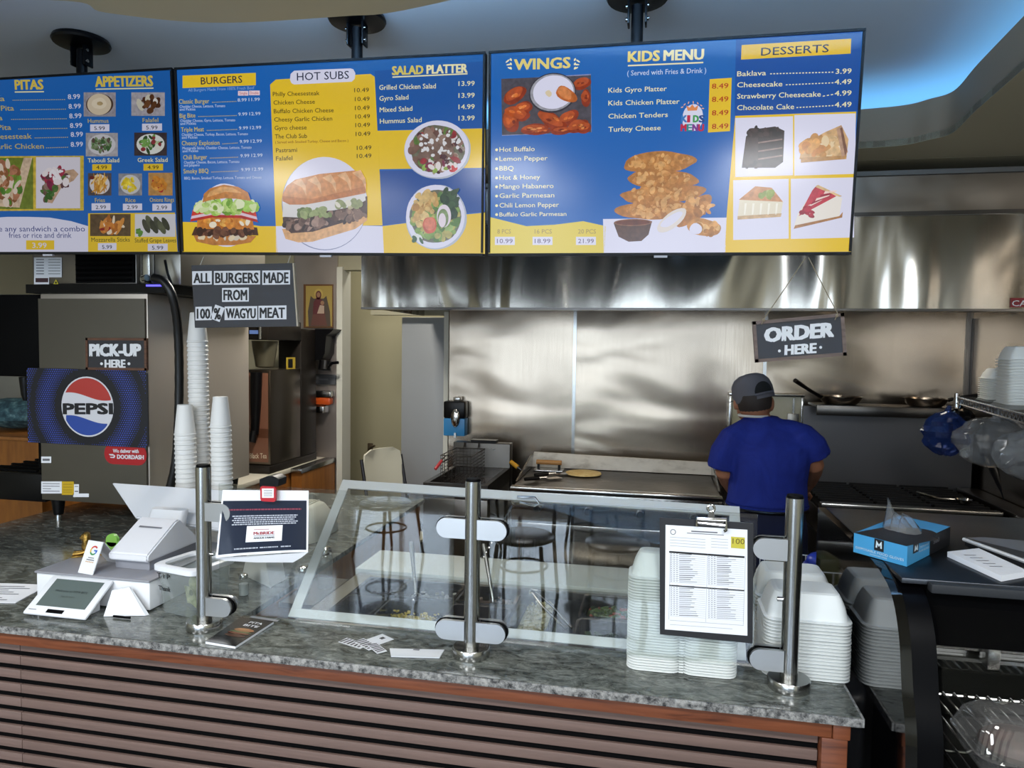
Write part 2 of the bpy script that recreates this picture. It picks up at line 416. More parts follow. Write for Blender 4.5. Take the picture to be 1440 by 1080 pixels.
def cove(curve, label, energy, sel, col, back, wide, lean, lift=.055):
    n = len(curve); pts = []
    for i in range(n):
        a = curve[max(i-1, 0)]; c = curve[min(i+1, n-1)]; d = (c-a).normalized(); q = Vector((-d.y, d.x, 0))
        pts.append(Vector((curve[i].x, curve[i].y, SZ0+lift))+q*back)
    pts = pts[sel[0]:sel[1]]
    m = MB(BLUE_E); m.tube([p+Vector((0, 0, -.012)) for p in pts[::2]], .012, 6); tag(m.build('cove_light_strip'), label, 'light strip')
    seg = pts[::4]
    for a, c in zip(seg, seg[1:]):
        if (c-a).length < .05: continue
        mid = (a+c)/2; d = c-a
        l = bpy.data.lights.new('cove_glow', 'AREA'); l.shape = 'RECTANGLE'; l.size = d.length; l.size_y = wide; l.energy = energy*d.length; l.color = col
        o = bpy.data.objects.new('cove_glow', l); COL.objects.link(o); o.location = mid+Vector((0, 0, .02))
        X = d.normalized(); inw = Vector((X.y, -X.x, 0)); up = (inw*lean+Vector((0, 0, 1))).normalized(); Y = up.cross(X)   # local -Z must point up
        o.matrix_world = Matrix(((X.x, -Y.x, -up.x, o.location.x), (X.y, -Y.y, -up.y, o.location.y), (X.z, -Y.z, -up.z, o.location.z), (0, 0, 0, 1)))
cove(farc, 'blue cove light strip hidden behind the curved tan soffit lip', 3.4, (24, 84), (.17, .52, 1), .36, .55, .25)
cove(nearc, 'blue cove light strip hidden behind the near tan soffit edge', 32, (2, 62), (.34, .62, 1), .10, .08, 2.5, .15)
cove(farc, 'blue cove light strip hidden behind the far left soffit lip', 3.0, (0, 26), (.17, .52, 1), .12, .15, .5)
for lx, ly in DINING_FILLS:  # glowing panels added with the fill lights over the counter
    l = thing('dining_fill_panel', 'square fill light panel added over the dining room floor', 'light', (lx, ly, 2.67), group='added dining fill lights')
    b = MB(WHITE); b.bx(lx-.31, lx+.31, ly-.31, ly+.31, 2.682, 2.699); b.build('frame', l)
    b = MB(M('fill_panel_glow', 'ffffff', .5, emit='fff4e4', estr=3)); b.bx(lx-.29, lx+.29, ly-.29, ly+.29, 2.672, 2.681); b.build('diffuser', l)
l = thing('kitchen_fill_light', 'round fill light added left of the exhaust hood', 'light', (-1.85, 3.72, 2.67))  # lamp added to brighten the tea corner, fridge and passage
b = MB(WHITE); b.cyl((-1.85, 3.72, 2.68), (-1.85, 3.72, 2.699), .15, .15, 24); b.build('housing', l)
b = MB(M('lamp_diffuser', 'ffffff', .5, emit='fff4e0', estr=3)); b.ell((-1.85, 3.72, 2.675), (.13, .13, .03), 10); b.build('diffuser', l)
area_light('kitchen_fill_glow', (-1.85, 3.72, 2.62), (0, .1, -1),  .25, .25, 40, (1, .94, .84))

# right wall, kitchen steel cladding
b = MB(BEIGE); b.bx(XR, XR+.1, YF-.3, 7.2, 0, 3.0); wr = struct(b.build('wall_right'))
WALLST = steel('wall_sheet_steel', 'a89b8b', .22, .5, 1.1, .06, (.8, 1, 1.7), wdist=.06)
xs = [kx+.022, P(808, 500, y=4.98).x, P(1076, 500, y=4.98).x, XR-.001]
for i in range(3):
    b = MB(WALLST); b.bx(xs[i]+.001, xs[i+1]-.001, 4.985, 4.999, .0, 2.66); struct(b.build('wall_back_steel_panel'))
for x in xs[1:3]:
    b = MB(SATIN); b.bx(x-.011, x+.011, 4.978, 4.986, 0, 2.6); struct(b.build('trim_steel_seam'))
b = MB(DARKST); b.bx(XR-.02, XR-.004, 4.955, 4.984, 0, 2.6); b.bx(XR-.05, XR-.021, 4.975, 4.984, 0, 2.6); struct(b.build('trim_steel_corner'))
b = MB(WALLST); b.bx(XR-.016, XR-.002, 2.75, 4.95, .0, 2.66); struct(b.build('wall_right_steel_panel'))
b = MB(steel('passage_sheet_steel', 'c0b6b0', .46, .2, 2)); b.bx(P(415, 500, y=YB).x, wb-.031, YB-.012, YB-.001, 0, 2.6); struct(b.build('wall_back_steel_sheet'))

# ------------------------------------------------------------------ serving counter
STONE = ramp_mat('granite', [(.34, '1c1e1c'), (.45, '4a4d49'), (.56, '70736d'), (.70, '9ea09a')], 17, .14, 14, (1, 2.2, 1), .7, spec=.6, noise_rough=.78, rot=(0, 0, .5))
def stone_edge_mat():
    m = ramp_mat('rough_stone_edge', [(.36, '242426'), (.46, '6c6c6b'), (.58, '9c9b98'), (.78, 'b8b6b2')], 60, .5, 6, spec=.4, noise_rough=.75, bump=.5)
    return m
TRIMW = ramp_mat('stained_pine', [(.25, '3f1f12'), (.45, '6c3a22'), (.75, '80482c')], 5, .45, 6, (.7, 6, 9), 1.2)
SLAT = ramp_mat('brown_slat', [(.3, '66534c'), (.7, '755f57')], 4, .6, 6, (1, 8, 30), .5)
YC = 1.74; CZ = .90; LX = -2.96; RX = .49; IX = -1.24
st = thing('stone_countertop', 'grey veined granite countertop running along the whole serving counter', 'countertop', (-.9, YC, .87))
b = MB(STONE)
pts = [(LX, YC+.004), (RX, YC+.004), (RX, 1.985), (IX, 1.985), (IX, 3.75), (LX, 3.75)]
b.prism([Vector((x, y, .880)) for x, y in pts], (0, 0, CZ-.880)); b.build('stone_slab', st)
b = MB(stone_edge_mat()); b.bx(LX, RX, YC-.004, YC+.0035, .879, CZ-.0005, .002); b.bx(RX+.0005, RX+.006, YC, 1.985, .879, CZ-.0005); b.build('stone_edge', st)
co = thing('service_counter', 'counter base faced with brown horizontal slats under stained pine trim', 'counter', (-1.2, 1.9, 0))
b = MB(BLACKM); b.bx(LX+.02, RX-.02, YC+.05, 1.97, 0, .837); b.build('backing_panel', co)
b = MB(SLAT)
z = .835
while z > .02:
    for x0, x1 in ((LX+.02, -1.871), (-1.869, .405)): b.bx(x0, x1, YC+.040, YC+.0495, z-.0262, z, .001)
    z -= .0436
b.build('slat_panel', co)
b = MB(TRIMW); b.bx(LX+.02, .43, YC+.014, YC+.05, .838, .878, .003); b.build('trim_board', co)
b = MB(TRIMW); b.bx(.431, RX-.02, YC+.010, YC+.054, .838, .878, .003); b.build('trim_board', co)
b = MB(TRIMW); b.bx(.407, RX-.024, YC+.014, YC+.056, 0, .8375, .004); b.build('end_post', co)
b = MB(WOODC); b.bx(LX+.02, LX+.04, 1.975, 3.73, 0, .87); b.bx(IX-.04, IX-.02, 1.975, 3.73, 0, .87); b.bx(LX+.042, IX-.042, 3.7, 3.72, 0, .87); b.build('side_panel', co)
# wood cabinets at the far left, beyond the soda machine

# ------------------------------------------------------------------ exhaust hood
HOODST = steel('hood_sheet_steel', 'b8b2a8', .19, 1.0, 1.7, .05, (1.3, 1, .35), wdist=.13)
hx0, hx1, hy = P(508, 424, y=3.86).x, XR-.02, 3.86
hz0 = P(950, 433, y=hy).z
hd = thing('exhaust_hood', 'long stainless steel exhaust hood above the griddle and range', 'exhaust hood', (.1, 4.3, hz0))
b = MB(HOODST); b.bx(hx0, hx1, hy, hy+.012, hz0, 2.43); b.build('front_panel', hd)
for xx in (hx0, hx1-.012): b = MB(HOODST); b.bx(xx, xx+.012, hy+.013, 4.97, hz0, 2.43); b.build('end_panel', hd)
b = MB(DARKST); b.bx(hx0, hx1, hy+.0005, 4.97, 2.431, 2.445); b.bx(hx0, hx1, hy-.012, hy-.0005, 2.425, 2.445); b.build('canopy_top', hd)
b = MB(DARKST); b.bx(hx0, hx1, hy-.006, hy+.03, hz0-.012, hz0-.001); b.bx(hx0+.013, hx1-.013, hy+.031, hy+.09, hz0-.012, hz0+.004); b.build('bottom_lip', hd)
b = MB(steel('trim_sheet_steel', 'a99e92', .34, .3, 2.5)); b.bx(hx0, hx1, hy+.02, hy+.032, 2.446, 2.625); b.build('upper_band', hd)
b = MB(M('grey_angle', '77746f', .6)); b.bx(hx0, hx1, hy+.005, hy+.03, 2.627, 2.65); b.build('top_angle', hd)
b = MB(DARKST)
for i in range(9):
    x = hx0+.15+i*.39
    if x+.36 < hx1: b.box((x+.17, 4.55, 2.22), (.34, .04, .5), Matrix.Rotation(radians(-40), 3, 'X'))
b.build('grease_filter', hd)
for x in (-1.0, .2, 1.35):
    m = MB(M('hood_lamp_glass', 'ffffff', .4, emit='fff0d8', estr=4)); m.box((x, 4.25, 2.38), (.30, .12, .05), bevel=.02); m.build('hood_lamp', hd)
    area_light('hood_lamp_light', (x, 4.25, 2.34), (0, .35, -1), .5, .25, 6, (1, .90, .76))
b = MB(M('badge_red', '8c1c22', .4)); p0 = P(1421, 432, y=hy-.003); p1 = P(1466, 419, y=hy-.003)
b.bx(p0.x, p1.x, hy-.004, hy-.0005, p0.z, p1.z)
bd = Board((0, hy-.004, 0), (1, 0, 0), (0, 0, 1), b); bd.ptext('CAP', 1423, 1452, 430.5, 8.5, M('badge_white', 'e8e8e8', .5), 2, .02)
b.build('badge', hd)
# ------------------------------------------------------------------ menu screens
BEZ = M('screen_bezel', '08080a', .55, spec=.3)
def palette(gain):
    global SCREEN_GAIN, cB, cY, cW, cDB, cCream, cPale, cInk, cNavy
    SCREEN_GAIN = gain
    cB, cY, cW, cDB = E('1d63b4'), E('e3bf2a'), E('d9d9ee'), E('184a98')
    cCream, cPale, cInk, cNavy = E('ece6b4'), E('c8d4ea'), E('14141c'), E('1a2440')
palette(.70)
TILT = radians(4)
def tv(xl, xr, zl, zr, H, label):
    BL = Vector((xl, 2.5, zl)); BR = Vector((xr, 2.5, zr)); U = (BR-BL).normalized(); W_ = (BR-BL).length
    V = Vector((0, -sin(TILT), cos(TILT))); V = (V-U*V.dot(U)).normalized(); N = U.cross(V)
    R = Matrix((U, V, N)).transposed()
    t = thing('menu_screen', label, 'menu screen', (BL+BR)/2)
    c = (BL+BR)/2+V*H/2
    m = MB(BEZ); m.box(c-N*.022, (W_, H, .03), R, .004); m.box(c-N*.052+V*-.05, (W_*.7, H*.6, .028), R, .01)
    m.build('housing', t)
    m = MB(BEZ)
    for a, bb, w_, h_ in ((W_/2, .0045, W_, .009), (W_/2, H-.004, W_, .008), (.004, H/2, .008, H-.022), (W_-.004, H/2, .008, H-.022)):
        m.box(BL+U*a+V*bb-N*.0035, (w_, h_, .0065), R)
    m.build('bezel', t)
    m = MB(M('silver_badge', 'b8b8c0', .4)); m.box(BL+U*(W_*.5)+V*(-.004)-N*.006, (.045, .007, .012), R); m.build('badge', t)
    m = MB(cB); bd = Board(BL-N*.0062, U, V, m); bd.rect(.008, .009, W_-.008, H-.008, cB, 0)
    bd.t, bd.W, bd.H = t, W_, H
    # ceiling pole with round plate
    return bd
def pole(x, y_px, label, wdt):
    top = P(x, y_px, z=2.98); y = 2.60
    t = thing('screen_mount', label, 'ceiling mount', (top.x, y, 2.999))
    m = MB(BLACK); m.lathe((top.x, y, 2.965), [(.012, 0), (.105, .012), (.11, .02), (.105, .034)], 28); m.build('ceiling_plate', t)
    for s in (-1, 1):
        m = MB(BLACK); m.box((top.x+s*.03, y, 2.93), (.008, .05, .085), bevel=.003); m.use(SATIN)
        for dz in (.02, -.025): m.cyl((top.x+s*.033, y-.012, 2.93+dz), (top.x+s*.040, y-.012, 2.93+dz), .007, seg=10)
        m.build('pivot_bracket', t)
    m = MB(BLACK); m.cyl((top.x, y, 2.955), (top.x, y, 2.45), .021, seg=16); m.build('pole', t)
    m = MB(BLACK); m.bx(top.x-.1, top.x+.1, y-.015, y-.0125+.03, 2.36, 2.46, .006); m.build('mount_bracket', t)
pole(88, 48, 'black ceiling mount over the appetizers screen', .03)
pole(500, 28, 'black ceiling mount over the burgers screen', .03)
pole(897, 2, 'black ceiling mount over the wings and desserts screen', .03)

PICS = []
def finish(bd):
    s = bd.mb.build('screen', bd.t)
    for p in PICS: p.parent = s
    PICS.clear()
def sub(bd, name, fn):
    """draw a picture as its own part of the screen"""
    keep = bd.mb; bd.mb = MB(); FOOD[0] = True; fn(); FOOD[0] = False; PICS.append(bd.mb.build(name, bd.t)); bd.mb = keep
def dish(bd, x0, y0, x1, y1, bg, plate, blobs, seed, n=26, rad=.5, size=.16, k=3):
    """small square photo of a dish: ground, plate and loose pieces of food"""
    rnd = random.Random(seed); cx, cy, rx, ry = (x0+x1)/2, (y0+y1)/2, (x1-x0)/2, (y1-y0)/2
    bd.prect(x0, y0, x1, y1, E(bg), k)
    if plate: bd.pell(cx, cy, rx*.86, ry*.88, E(plate), k+1)
    for i in range(n):
        a = rnd.random()*2*pi; q = math.sqrt(rnd.random())*rad
        bd.pell(cx+cos(a)*q*rx*1.25, cy+sin(a)*q*ry*1.25, rx*size*(.6+rnd.random()*.8), ry*size*(.6+rnd.random()*.8), E(rnd.choice(blobs)), k+2+i*.08, .15, 14, rnd.random()*3)
def heap(bd, cx, cy, rx, ry, cols, n, size, seed, k=4, jag=.18, rot0=None):
    rnd = random.Random(seed)
    for i in range(n):
        a = rnd.random()*2*pi; q = math.sqrt(rnd.random())
        bd.pell(cx+cos(a)*q*rx, cy+sin(a)*q*ry, size*(.5+rnd.random()), size*(.5+rnd.random()*.7), E(rnd.choice(cols)), k+i*.05, jag*.7, 14, rnd.random()*3)

# ---- screen 1: pitas and appetizers
bd = tv(-3.062, -1.840, 2.112, 2.098, .70, 'menu screen listing pitas and appetizers, cut by the left picture edge')
for i in range(6):
    pass
bd.ppoly([(-180, 356), (124, 356), (124, 318), (100, 311), (70, 306), (40, 305), (10, 305), (-60, 310), (-180, 306)], cW, 1)
bd.ppoly([(124, 354), (250, 356), (246, 299), (124, 300)], cY, 1)
H_Y = E('d8c050')
bd.ptext('PITAS', 22, 61, 126, 14, H_Y, 3, .08, 125.5); bd.pline(21, 129.5, 62, 129, 1.6, cCream)
bd.ptext('APPETIZERS', 135, 215, 122, 15, H_Y, 3, .08, 121); bd.pline(135, 125.5, 216, 124, 1.6, cCream)
ST = E('c9b45a')
for s, x0, x1, y, d0 in (('Pita', -16, 7, 143, 18), ('Chicken Pita', -44, 20, 156.5, 29), ('Pita', -18, 4, 170, 16), ('Gyro Pita', -34, 16, 183.5, 26), ('Philly Cheesesteak', -50, 45, 196, 49), ('Cheesy Garlic Chicken', -52, 62, 210, 65)):
    bd.ptext(s, x0, x1, y, 7.5, ST, 3, .012, y-1); xe = {143: 93, 156.5: 94, 170: 95, 183.5: 96, 196: 97, 210: 97}[y]
    bd.pline(d0, y-2, xe, y-3, 1, ST, 2, 2.6); bd.ptext('8.99', xe+3, xe+20, y-3.5, 7, cW, 3, .02, y-4)
def pita():
    bd.prect(-40, 220, 118, 297, E('c8b040'), 2, -1); bd.prect(-38, 222, 47, 294, E('6a7a2c'), 3); bd.prect(51, 221, 113, 293, E('d4d0dc'), 3)
    bd.ppoly([(-6, 290), (28, 292), (46, 222), (34, 222), (22, 262), (-4, 240), (-22, 236)], E('cbb49a'), 4)
    bd.ppoly([(-30, 280), (8, 240), (0, 226), (-30, 226)], E('bfa78c'), 4)
    heap(bd, 12, 258, 17, 30, ['8a5a38', 'b0785a', 'd8c8b8', '4f7a2c', '6d9a3a', 'a06a50'], 46, 5, 3, 5)
    bd.ppoly([(62, 284), (74, 286), (88, 262), (104, 254), (111, 245), (104, 238), (92, 240), (82, 256), (76, 276)], E('b99a80'), 4)
    heap(bd, 78, 252, 17, 14, ['7a2444', '9c2f48', '5a3a40', '8a7068', 'e0d8dc', '4b6a34'], 48, 5, 4, 5); heap(bd, 68, 272, 7, 10, ['4a7038', '386028', '6a5048'], 16, 4, 5, 6)
    heap(bd, 82, 246, 12, 6, ['e4e0e6'], 14, 2.5, 6, 8)
sub(bd, 'pita_picture', pita)
bd.ptext('Make any sandwich a combo', -21, 120, 325.5, 8, E('2a3a80'), 3, .004, 325.5); bd.ptext('fries or rice and drink', 13, 101, 334.5, 8, E('2a3a80'), 3, .004)
bd.prect(37, 338, 76.5, 351, cY, 2); bd.ptext('3.99', 46, 66, 348.5, 7.5, cW, 3, .02)
items = [('Hummus', 118, 164, 130, 164, 124, 153, 174, 'hummus'), ]
def app(name, x0, y0, x1, y1, nx0, nx1, ny, price, px0, px1, py0, py1, yellow, bg, plate, cols, seed, part, n=26, size=.16, ink=False):
    sub(bd, part, lambda: dish(bd, x0, y0, x1, y1, bg, plate, cols, seed, n, .5, size))
    bd.ptext(name, nx0, nx1, ny, 6.2, E('5a5a28') if ink else (cCream if yellow else ST), 3, .015, ny-.3)
    bd.prect(px0, py0, px1, py1, cY if yellow else cW, 2, -.3); bd.ptext(price, px0+6, px1-6, py1-2, 5.6, cInk, 3, .006)
app('Hummus', 118, 130, 163, 164, 124, 153, 173, '5.99', 127, 154, 175, 185, 0, '9a96a0', '4c3c34', ['d8c8b4'], 1, 'hummus_picture', 0)
sub(bd, 'hummus_picture', lambda: (bd.pell(140, 147, 17, 15, E('cfc0a8'), 5), bd.pell(140, 146, 10, 8, E('dccfb8'), 6, .1), bd.pell(141, 146, 4, 3, E('b09a70'), 7, .2)))
app('Falafel', 185, 130, 232, 163, 201, 223, 172, '5.99', 200, 228, 174, 184, 0, 'a8a4ac', '', ['5a3820', '6b4428', '3c6a28', 'c8c4b4', '4a2c1c', 'd8d4d0'], 2, 'falafel_picture', 22, .22)
app('Tabouli Salad', 121, 187, 166, 220, 124, 168, 228.5, '4.99', 130, 157, 231, 240, 1, 'a4a2a8', 'c4c4ca', ['4a6a3c', '3c5c34', '6e7c5c', '5a4a44', '7c9070'], 3, 'tabouli_picture', 60, .12)
app('Greek Salad', 189, 186.5, 235, 219, 194, 236, 228, '4.99', 202, 229.5, 230.5, 240, 1, '3a3034', 'd8dcd8', ['4c7a38', '6c9a4c', 'd8d8cc', '8a3038', '304c28', 'a8b890'], 4, 'greek_salad_picture', 40, .16)
app('Fries', 124, 243.5, 157, 275, 134, 148, 284.5, '2.99', 129, 155.5, 286, 296, 0, '50484c', 'ccc8cc', ['d8a850'], 5, 'fries_picture', 0)
def fries():
    rnd = random.Random(15)
    for i in range(34): bd.pell(140.5+(rnd.random()-.5)*15, 259+(rnd.random()-.5)*15, 8, 1.2, E(['d8a850', 'c08830', 'e4c078', 'b07828'][i % 4]), 5+i*.06, 0, 10, .5+rnd.random()*1.4)
    bd.pell(130, 250, 3.4, 2.6, E('6a2420'), 8)
sub(bd, 'fries_picture', fries)
app('Rice', 167, 244, 200, 275, 177, 191, 284.5, '2.99', 173, 200, 286.5, 296, 0, '8c8c94', 'c4c4c8', ['e0c830', 'd8bc28', 'ecd850'], 6, 'rice_picture', 30, .16)
app('Onions Rings', 209, 243, 243, 275, 211, 245, 284, '2.99', 214.5, 241.5, 286.5, 296.5, 0, 'b88a50', '', ['d08a30', 'b87020', 'e0a048', 'a81c20', 'c87c28'], 7, 'onion_rings_picture', 26, .22)
app('Mozzarella Sticks', 127, 301, 184, 332, 129, 183, 340, '5.99', 138, 164, 342, 352, 0, '5c4830', '', ['c07830', 'd08c40', 'a86424', 'e0d0b8', '8c1c18', 'b87034'], 8, 'mozzarella_picture', 26, .22, True)
app('Stuffed Grape Leaves', 190, 301, 247, 333, 190, 248, 341, '5.99', 208, 236, 343, 353, 0, 'd0d0d6', '', ['4a4c34'], 9, 'grape_leaves_picture', 0, .2, True)
def leaves():
    for i in range(6): bd.pell(206+i*5.5, 318-(i % 2)*5+i*.4, 4.2, 11, E(['47493a', '565a44', '3c3e30'][i % 3]), 5+i*.2, .08, 14, .5)
    heap(bd, 199, 325, 5, 4, ['4c7a30', '5c8a3c'], 8, 3, 11, 7)
sub(bd, 'grape_leaves_picture', leaves)
finish(bd)

palette(.92)
# ---- screen 2: burgers, subs, salad platters
bd = tv(-1.834, -.616, 2.097, 2.076, .70, 'menu screen listing burgers, hot subs and salad platters')
bd.ppoly([(257, 356.5), (391, 358.5), (388, 318), (366, 318), (340, 314), (300, 313), (256, 312)], cY, 1)
bd.ppoly([(388, 358), (540, 358), (538, 318), (460, 316), (388, 318)], cW, 1)
bd.ppoly([(388, 318), (538, 317), (527, 108), (521, 104), (388, 112), (380, 119)], cY, 2)
bd.ppoly([(531, 238), (682, 236), (682, 180.5), (530, 184)], cY, 1)
bd.ppoly([(531, 240), (682, 237), (682, 298), (650, 300), (620, 306), (580, 312), (538, 317)], cDB, 1)
bd.ppoly([(527, 100), (680, 86), (682, 180), (530, 183)], E('1c57a6'), 1)
bd.ppoly([(540, 358), (682, 357), (682, 299), (640, 303), (600, 310), (538, 318)], cY, 1)
bd.prect(257, 106.5, 360, 124, cY, 3, -4); bd.ptext('BURGERS', 283, 341, 119, 10.5, cNavy, 4, .012, 116.5)
bd.ptext('All Burgers Made From 100% Fresh Beef', 265, 358, 129, 4.4, E('8aa8d8'), 3, 0, 125.5)
bd.prect(335, 128, 349.5, 134.5, E('e8d0d8'), 3); bd.prect(350.5, 127.5, 365.5, 134, E('e8d0d8'), 3)
bd.ptext('Single', 337, 348, 133, 4, E('b02030'), 4); bd.ptext('Double', 352, 364, 132.6, 4, E('b02030'), 4)
YT = E('cdb94e')
for nm, x0, x1, y, l1, l2, x2, pr in (('Classic Burger', 252, 294.5, 146, 'Cheddar Cheese, Lettuce, Tomato', 'and Pickles', 317, '8.99'), ('Big Bite', 253, 275, 166, 'Cheddar Cheese, Gyro, Lettuce, Tomato', 'and Pickles', 331, '9.99'),
        ('Triple Meat', 255, 287, 185.5, 'Cheddar Cheese, Turkey, Bacon, Lettuce, Tomato', 'and Pickles', 349, '9.99'), ('Cheesy Explosion', 256, 309, 204.5, 'Mozzarella Sticks, Cheddar Cheese, Lettuce, Tomato', 'and Pickles', 354, '9.99'),
        ('Chili Burger', 258, 291.5, 224.5, 'Cheddar Cheese, Bacon, Lettuce, Tomato', 'and Jalapeno', 337, '9.99'), ('Smoky BBQ', 258.5, 293.5, 244, 'BBQ, Bacon, Smoked Turkey, Lettuce, Tomato and Onions', '', 368, '9.99')):
    bd.ptext(nm, x0, x1, y, 6.6, YT, 3, .012, y-.8); bd.pline(x1+4, y-2, 333.5+(y-146)*.03, y-3.5, 1, YT, 2, 2.2)
    bd.ptext(pr, 334.5+(y-146)*.05, 347+(y-146)*.05, y-3, 4.8, cPale, 3, .015, y-3.4); bd.ptext('11.99' if y == 146 else '12.99', 350+(y-146)*.05, 365.5+(y-146)*.05, y-3.6, 4.8, cPale, 3, .015, y-4)
    yy = y+5.8 if l2 else y+8.5
    bd.ptext(l1, x0+1, x2, yy, 4, cPale, 3, .004, yy-1.2)
    if l2: bd.ptext(l2, x0+1, x0+23, yy+4, 4, cPale, 3, .004, yy+3.6)
bd.ppoly([(414, 119), (495, 115), (499, 111), (500, 103), (497, 97.5), (493, 96.3), (414, 99.6), (409, 104), (408, 112), (410, 117)], cW, 4)
bd.ptext('HOT SUBS', 418, 491, 113.6, 11.5, cNavy, 5, .006, 110.8)
for s, x0, x1, y, x2, yp in (('Philly Cheesesteak', 384, 449.5, 135.5, 498.5, 130), ('Chicken Cheese', 385, 443, 147.5, 499.5, 142.5), ('Buffalo Chicken Cheese', 385.5, 469.5, 159.5, 499.5, 155), ('Cheesy Garlic Chicken', 386, 467.5, 171.2, 500, 167), ('Gyro cheese', 386.5, 431.5, 183, 500, 179), ('The Club Sub', 387, 432, 195, 500.5, 191.5), ('Pastrami', 388.5, 418, 214.5, 502, 211), ('Falafel', 388.5, 411.5, 226, 502, 222.5)):
    bd.ptext(s, x0, x1, y, 6.3, cInk, 4, .006, y-1.6 if x1 > 440 else y-.9); bd.ptext('10.49', x2, x2+20.5, yp, 6.2, cInk, 4, .006, yp-.6)
bd.ptext('( Served with Smoked Turkey, Cheese and Bacon )', 387.5, 490, 202, 3.9, E('7a3a20'), 4, 0, 199.5)
bd.ptext('SALAD', 552, 595, 105.5, 12.5, E('d8c860'), 3, .08, 104); bd.ptext('PLATTER', 600.5, 657, 103.8, 12.5, cCream, 3, .08, 102); bd.pline(552, 108.5, 657.5, 103.8, 1.8, cCream)
for s, x1, y, pr in (('Grilled Chicken Salad', 613, 126.5, '13.99'), ('Gyro Salad', 574.5, 142, '13.99'), ('Mixed Salad', 580, 158, '14.99'), ('Hummus Salad', 593, 174, '13.99')):
    bd.ptext(s, 533.5+(y-126)*.02, x1, y, 7.2, cCream, 3, .014, y-2.2); bd.ptext(pr, 645, 667.5, y-5.5+(y > 130)*1.2, 7, cCream, 3, .02, y-6+(y > 130)*1.2)
def burger():
    g = lambda *a, **k: bd.pell(*a, **k)
    g(318, 303, 38, 44, cW, 4, .03, 40)
    bd.ppoly([(272, 330), (277, 340), (300, 345), (330, 345), (353, 341), (361, 332)], E('b8783c'), 6)
    heap(bd, 317, 333, 36, 2.5, ['c8c0b0', 'd8c8a8'], 14, 4, 21, 6.5)
    bd.ppoly([(270, 331), (364, 331), (362, 320), (330, 317), (275, 319)], E('4a2a1c'), 7); heap(bd, 317, 326, 42, 4, ['5a3424', '3a1e14', '6a4430', '784c38'], 34, 5, 22, 7.3)
    bd.ppoly([(278, 322), (358, 323), (356, 310), (316, 303), (278, 309)], E('c87c2c'), 8); heap(bd, 318, 313, 34, 4, ['d89038', 'b86a20', 'e0a850', 'e6dcc8'], 22, 4, 23, 8.2)
    for i, c in enumerate(['b02a24', 'd8c0d0', 'c03428']): bd.ppoly([(268+i, 312-i*4), (300, 306-i*4), (340, 307-i*4), (364-i, 313-i*4), (360, 305-i*4), (318, 299-i*4), (272, 303-i*4)], E(c), 9.5+i*.3)
    heap(bd, 318, 291, 46, 7, ['86b040', '9cc458', '6a9830', 'b4d078', 'd8e0b8', 'c8d8a0'], 70, 6, 24, 11, .45)
    bd.ppoly([(286, 285), (288, 273), (297, 265), (316, 260), (336, 263), (350, 271), (354, 283), (335, 280), (318, 279), (300, 281)], E('c07c38'), 15)
    bd.ppoly([(292, 278), (296, 270), (312, 263), (328, 264), (342, 272), (318, 270)], E('d8a060'), 16)
sub(bd, 'burger_picture', burger)
def hoagie():
    bd.pell(456, 287, 61, 65, E('8a90b0'), 4, 0, 48); bd.pell(456.5, 286.3, 60.3, 64.5, cW, 5, 0, 48)
    bd.ppoly([(397, 322), (402, 336), (420, 341), (440, 340), (500, 322), (517, 310), (516, 300), (440, 318)], E('d8a878'), 6)
    bd.ppoly([(399, 318), (410, 328), (440, 326), (517, 303), (517, 276), (450, 292), (398, 306)], E('4a3430'), 7)
    heap(bd, 430, 314, 32, 7, ['5a4038', '6e544a', '3c2a26', '84685c', 'a08478'], 60, 5, 31, 7.5); heap(bd, 488, 302, 28, 8, ['5a4038', '7a6054', '3c2a26', '947868'], 50, 5, 32, 7.5)
    bd.ppoly([(398, 305), (420, 306), (440, 298), (470, 296), (500, 290), (515, 282), (514, 273), (450, 284), (399, 286)], E('d4d2d4'), 11)
    heap(bd, 442, 300, 24, 6, ['7c8c54', '94a06c', '5c6c3c'], 16, 5, 33, 11.5); heap(bd, 492, 288, 20, 4, ['b8b090', '8c9468', 'd8d4c8'], 14, 5, 34, 11.5)
    bd.ppoly([(398, 283), (398, 274), (404, 262), (416, 253), (450, 245), (500, 240), (511, 244), (516, 258), (515, 272), (470, 281), (430, 288), (408, 288)], E('cc8c58'), 13)
    for i in range(5): bd.ppoly([(412+i*21, 257-i*3.4), (424+i*21, 250.5-i*2.8), (431+i*21, 262-i*2.5), (432+i*21, 276-i*2), (426+i*21, 264-i*2.5)], E('e0b084'), 14+i*.2)
    bd.ppoly([(400, 284), (398, 276), (440, 280), (515, 262), (515, 271), (470, 281), (430, 288), (408, 288)], E('b87444'), 14)
sub(bd, 'sub_sandwich_picture', hoagie)
def bowl(cx, cy, rx, ry, cols, seed):
    bd.pell(cx, cy, rx, ry, E('b0b8c8'), 4, .02, 40); bd.pell(cx-1, cy-1, rx*.97, ry*.97, cW, 5, .01, 40); bd.pell(cx, cy-1, rx*.84, ry*.82, E('6a6a58'), 6, .05, 30)
    heap(bd, cx, cy-1, rx*.74, ry*.70, cols, 130, 5, seed, 6.5, .4)
def b1():
    bowl(615, 211, 47, 41, ['7a5c50', '8c6c60', '6a4c44', 'a8988c', 'd4d0d0', '5c7a3c', '983038', '4c2830'], 41)
    heap(bd, 618, 200, 30, 20, ['dcdce0'], 40, 2.6, 42, 14); heap(bd, 620, 236, 26, 6, ['c83c40', '90b050', 'e0d8d8', '7c2c48'], 18, 4, 43, 15)
    heap(bd, 612, 206, 24, 16, ['7a6258', '8c7468', '6c5248'], 14, 9, 44, 13)
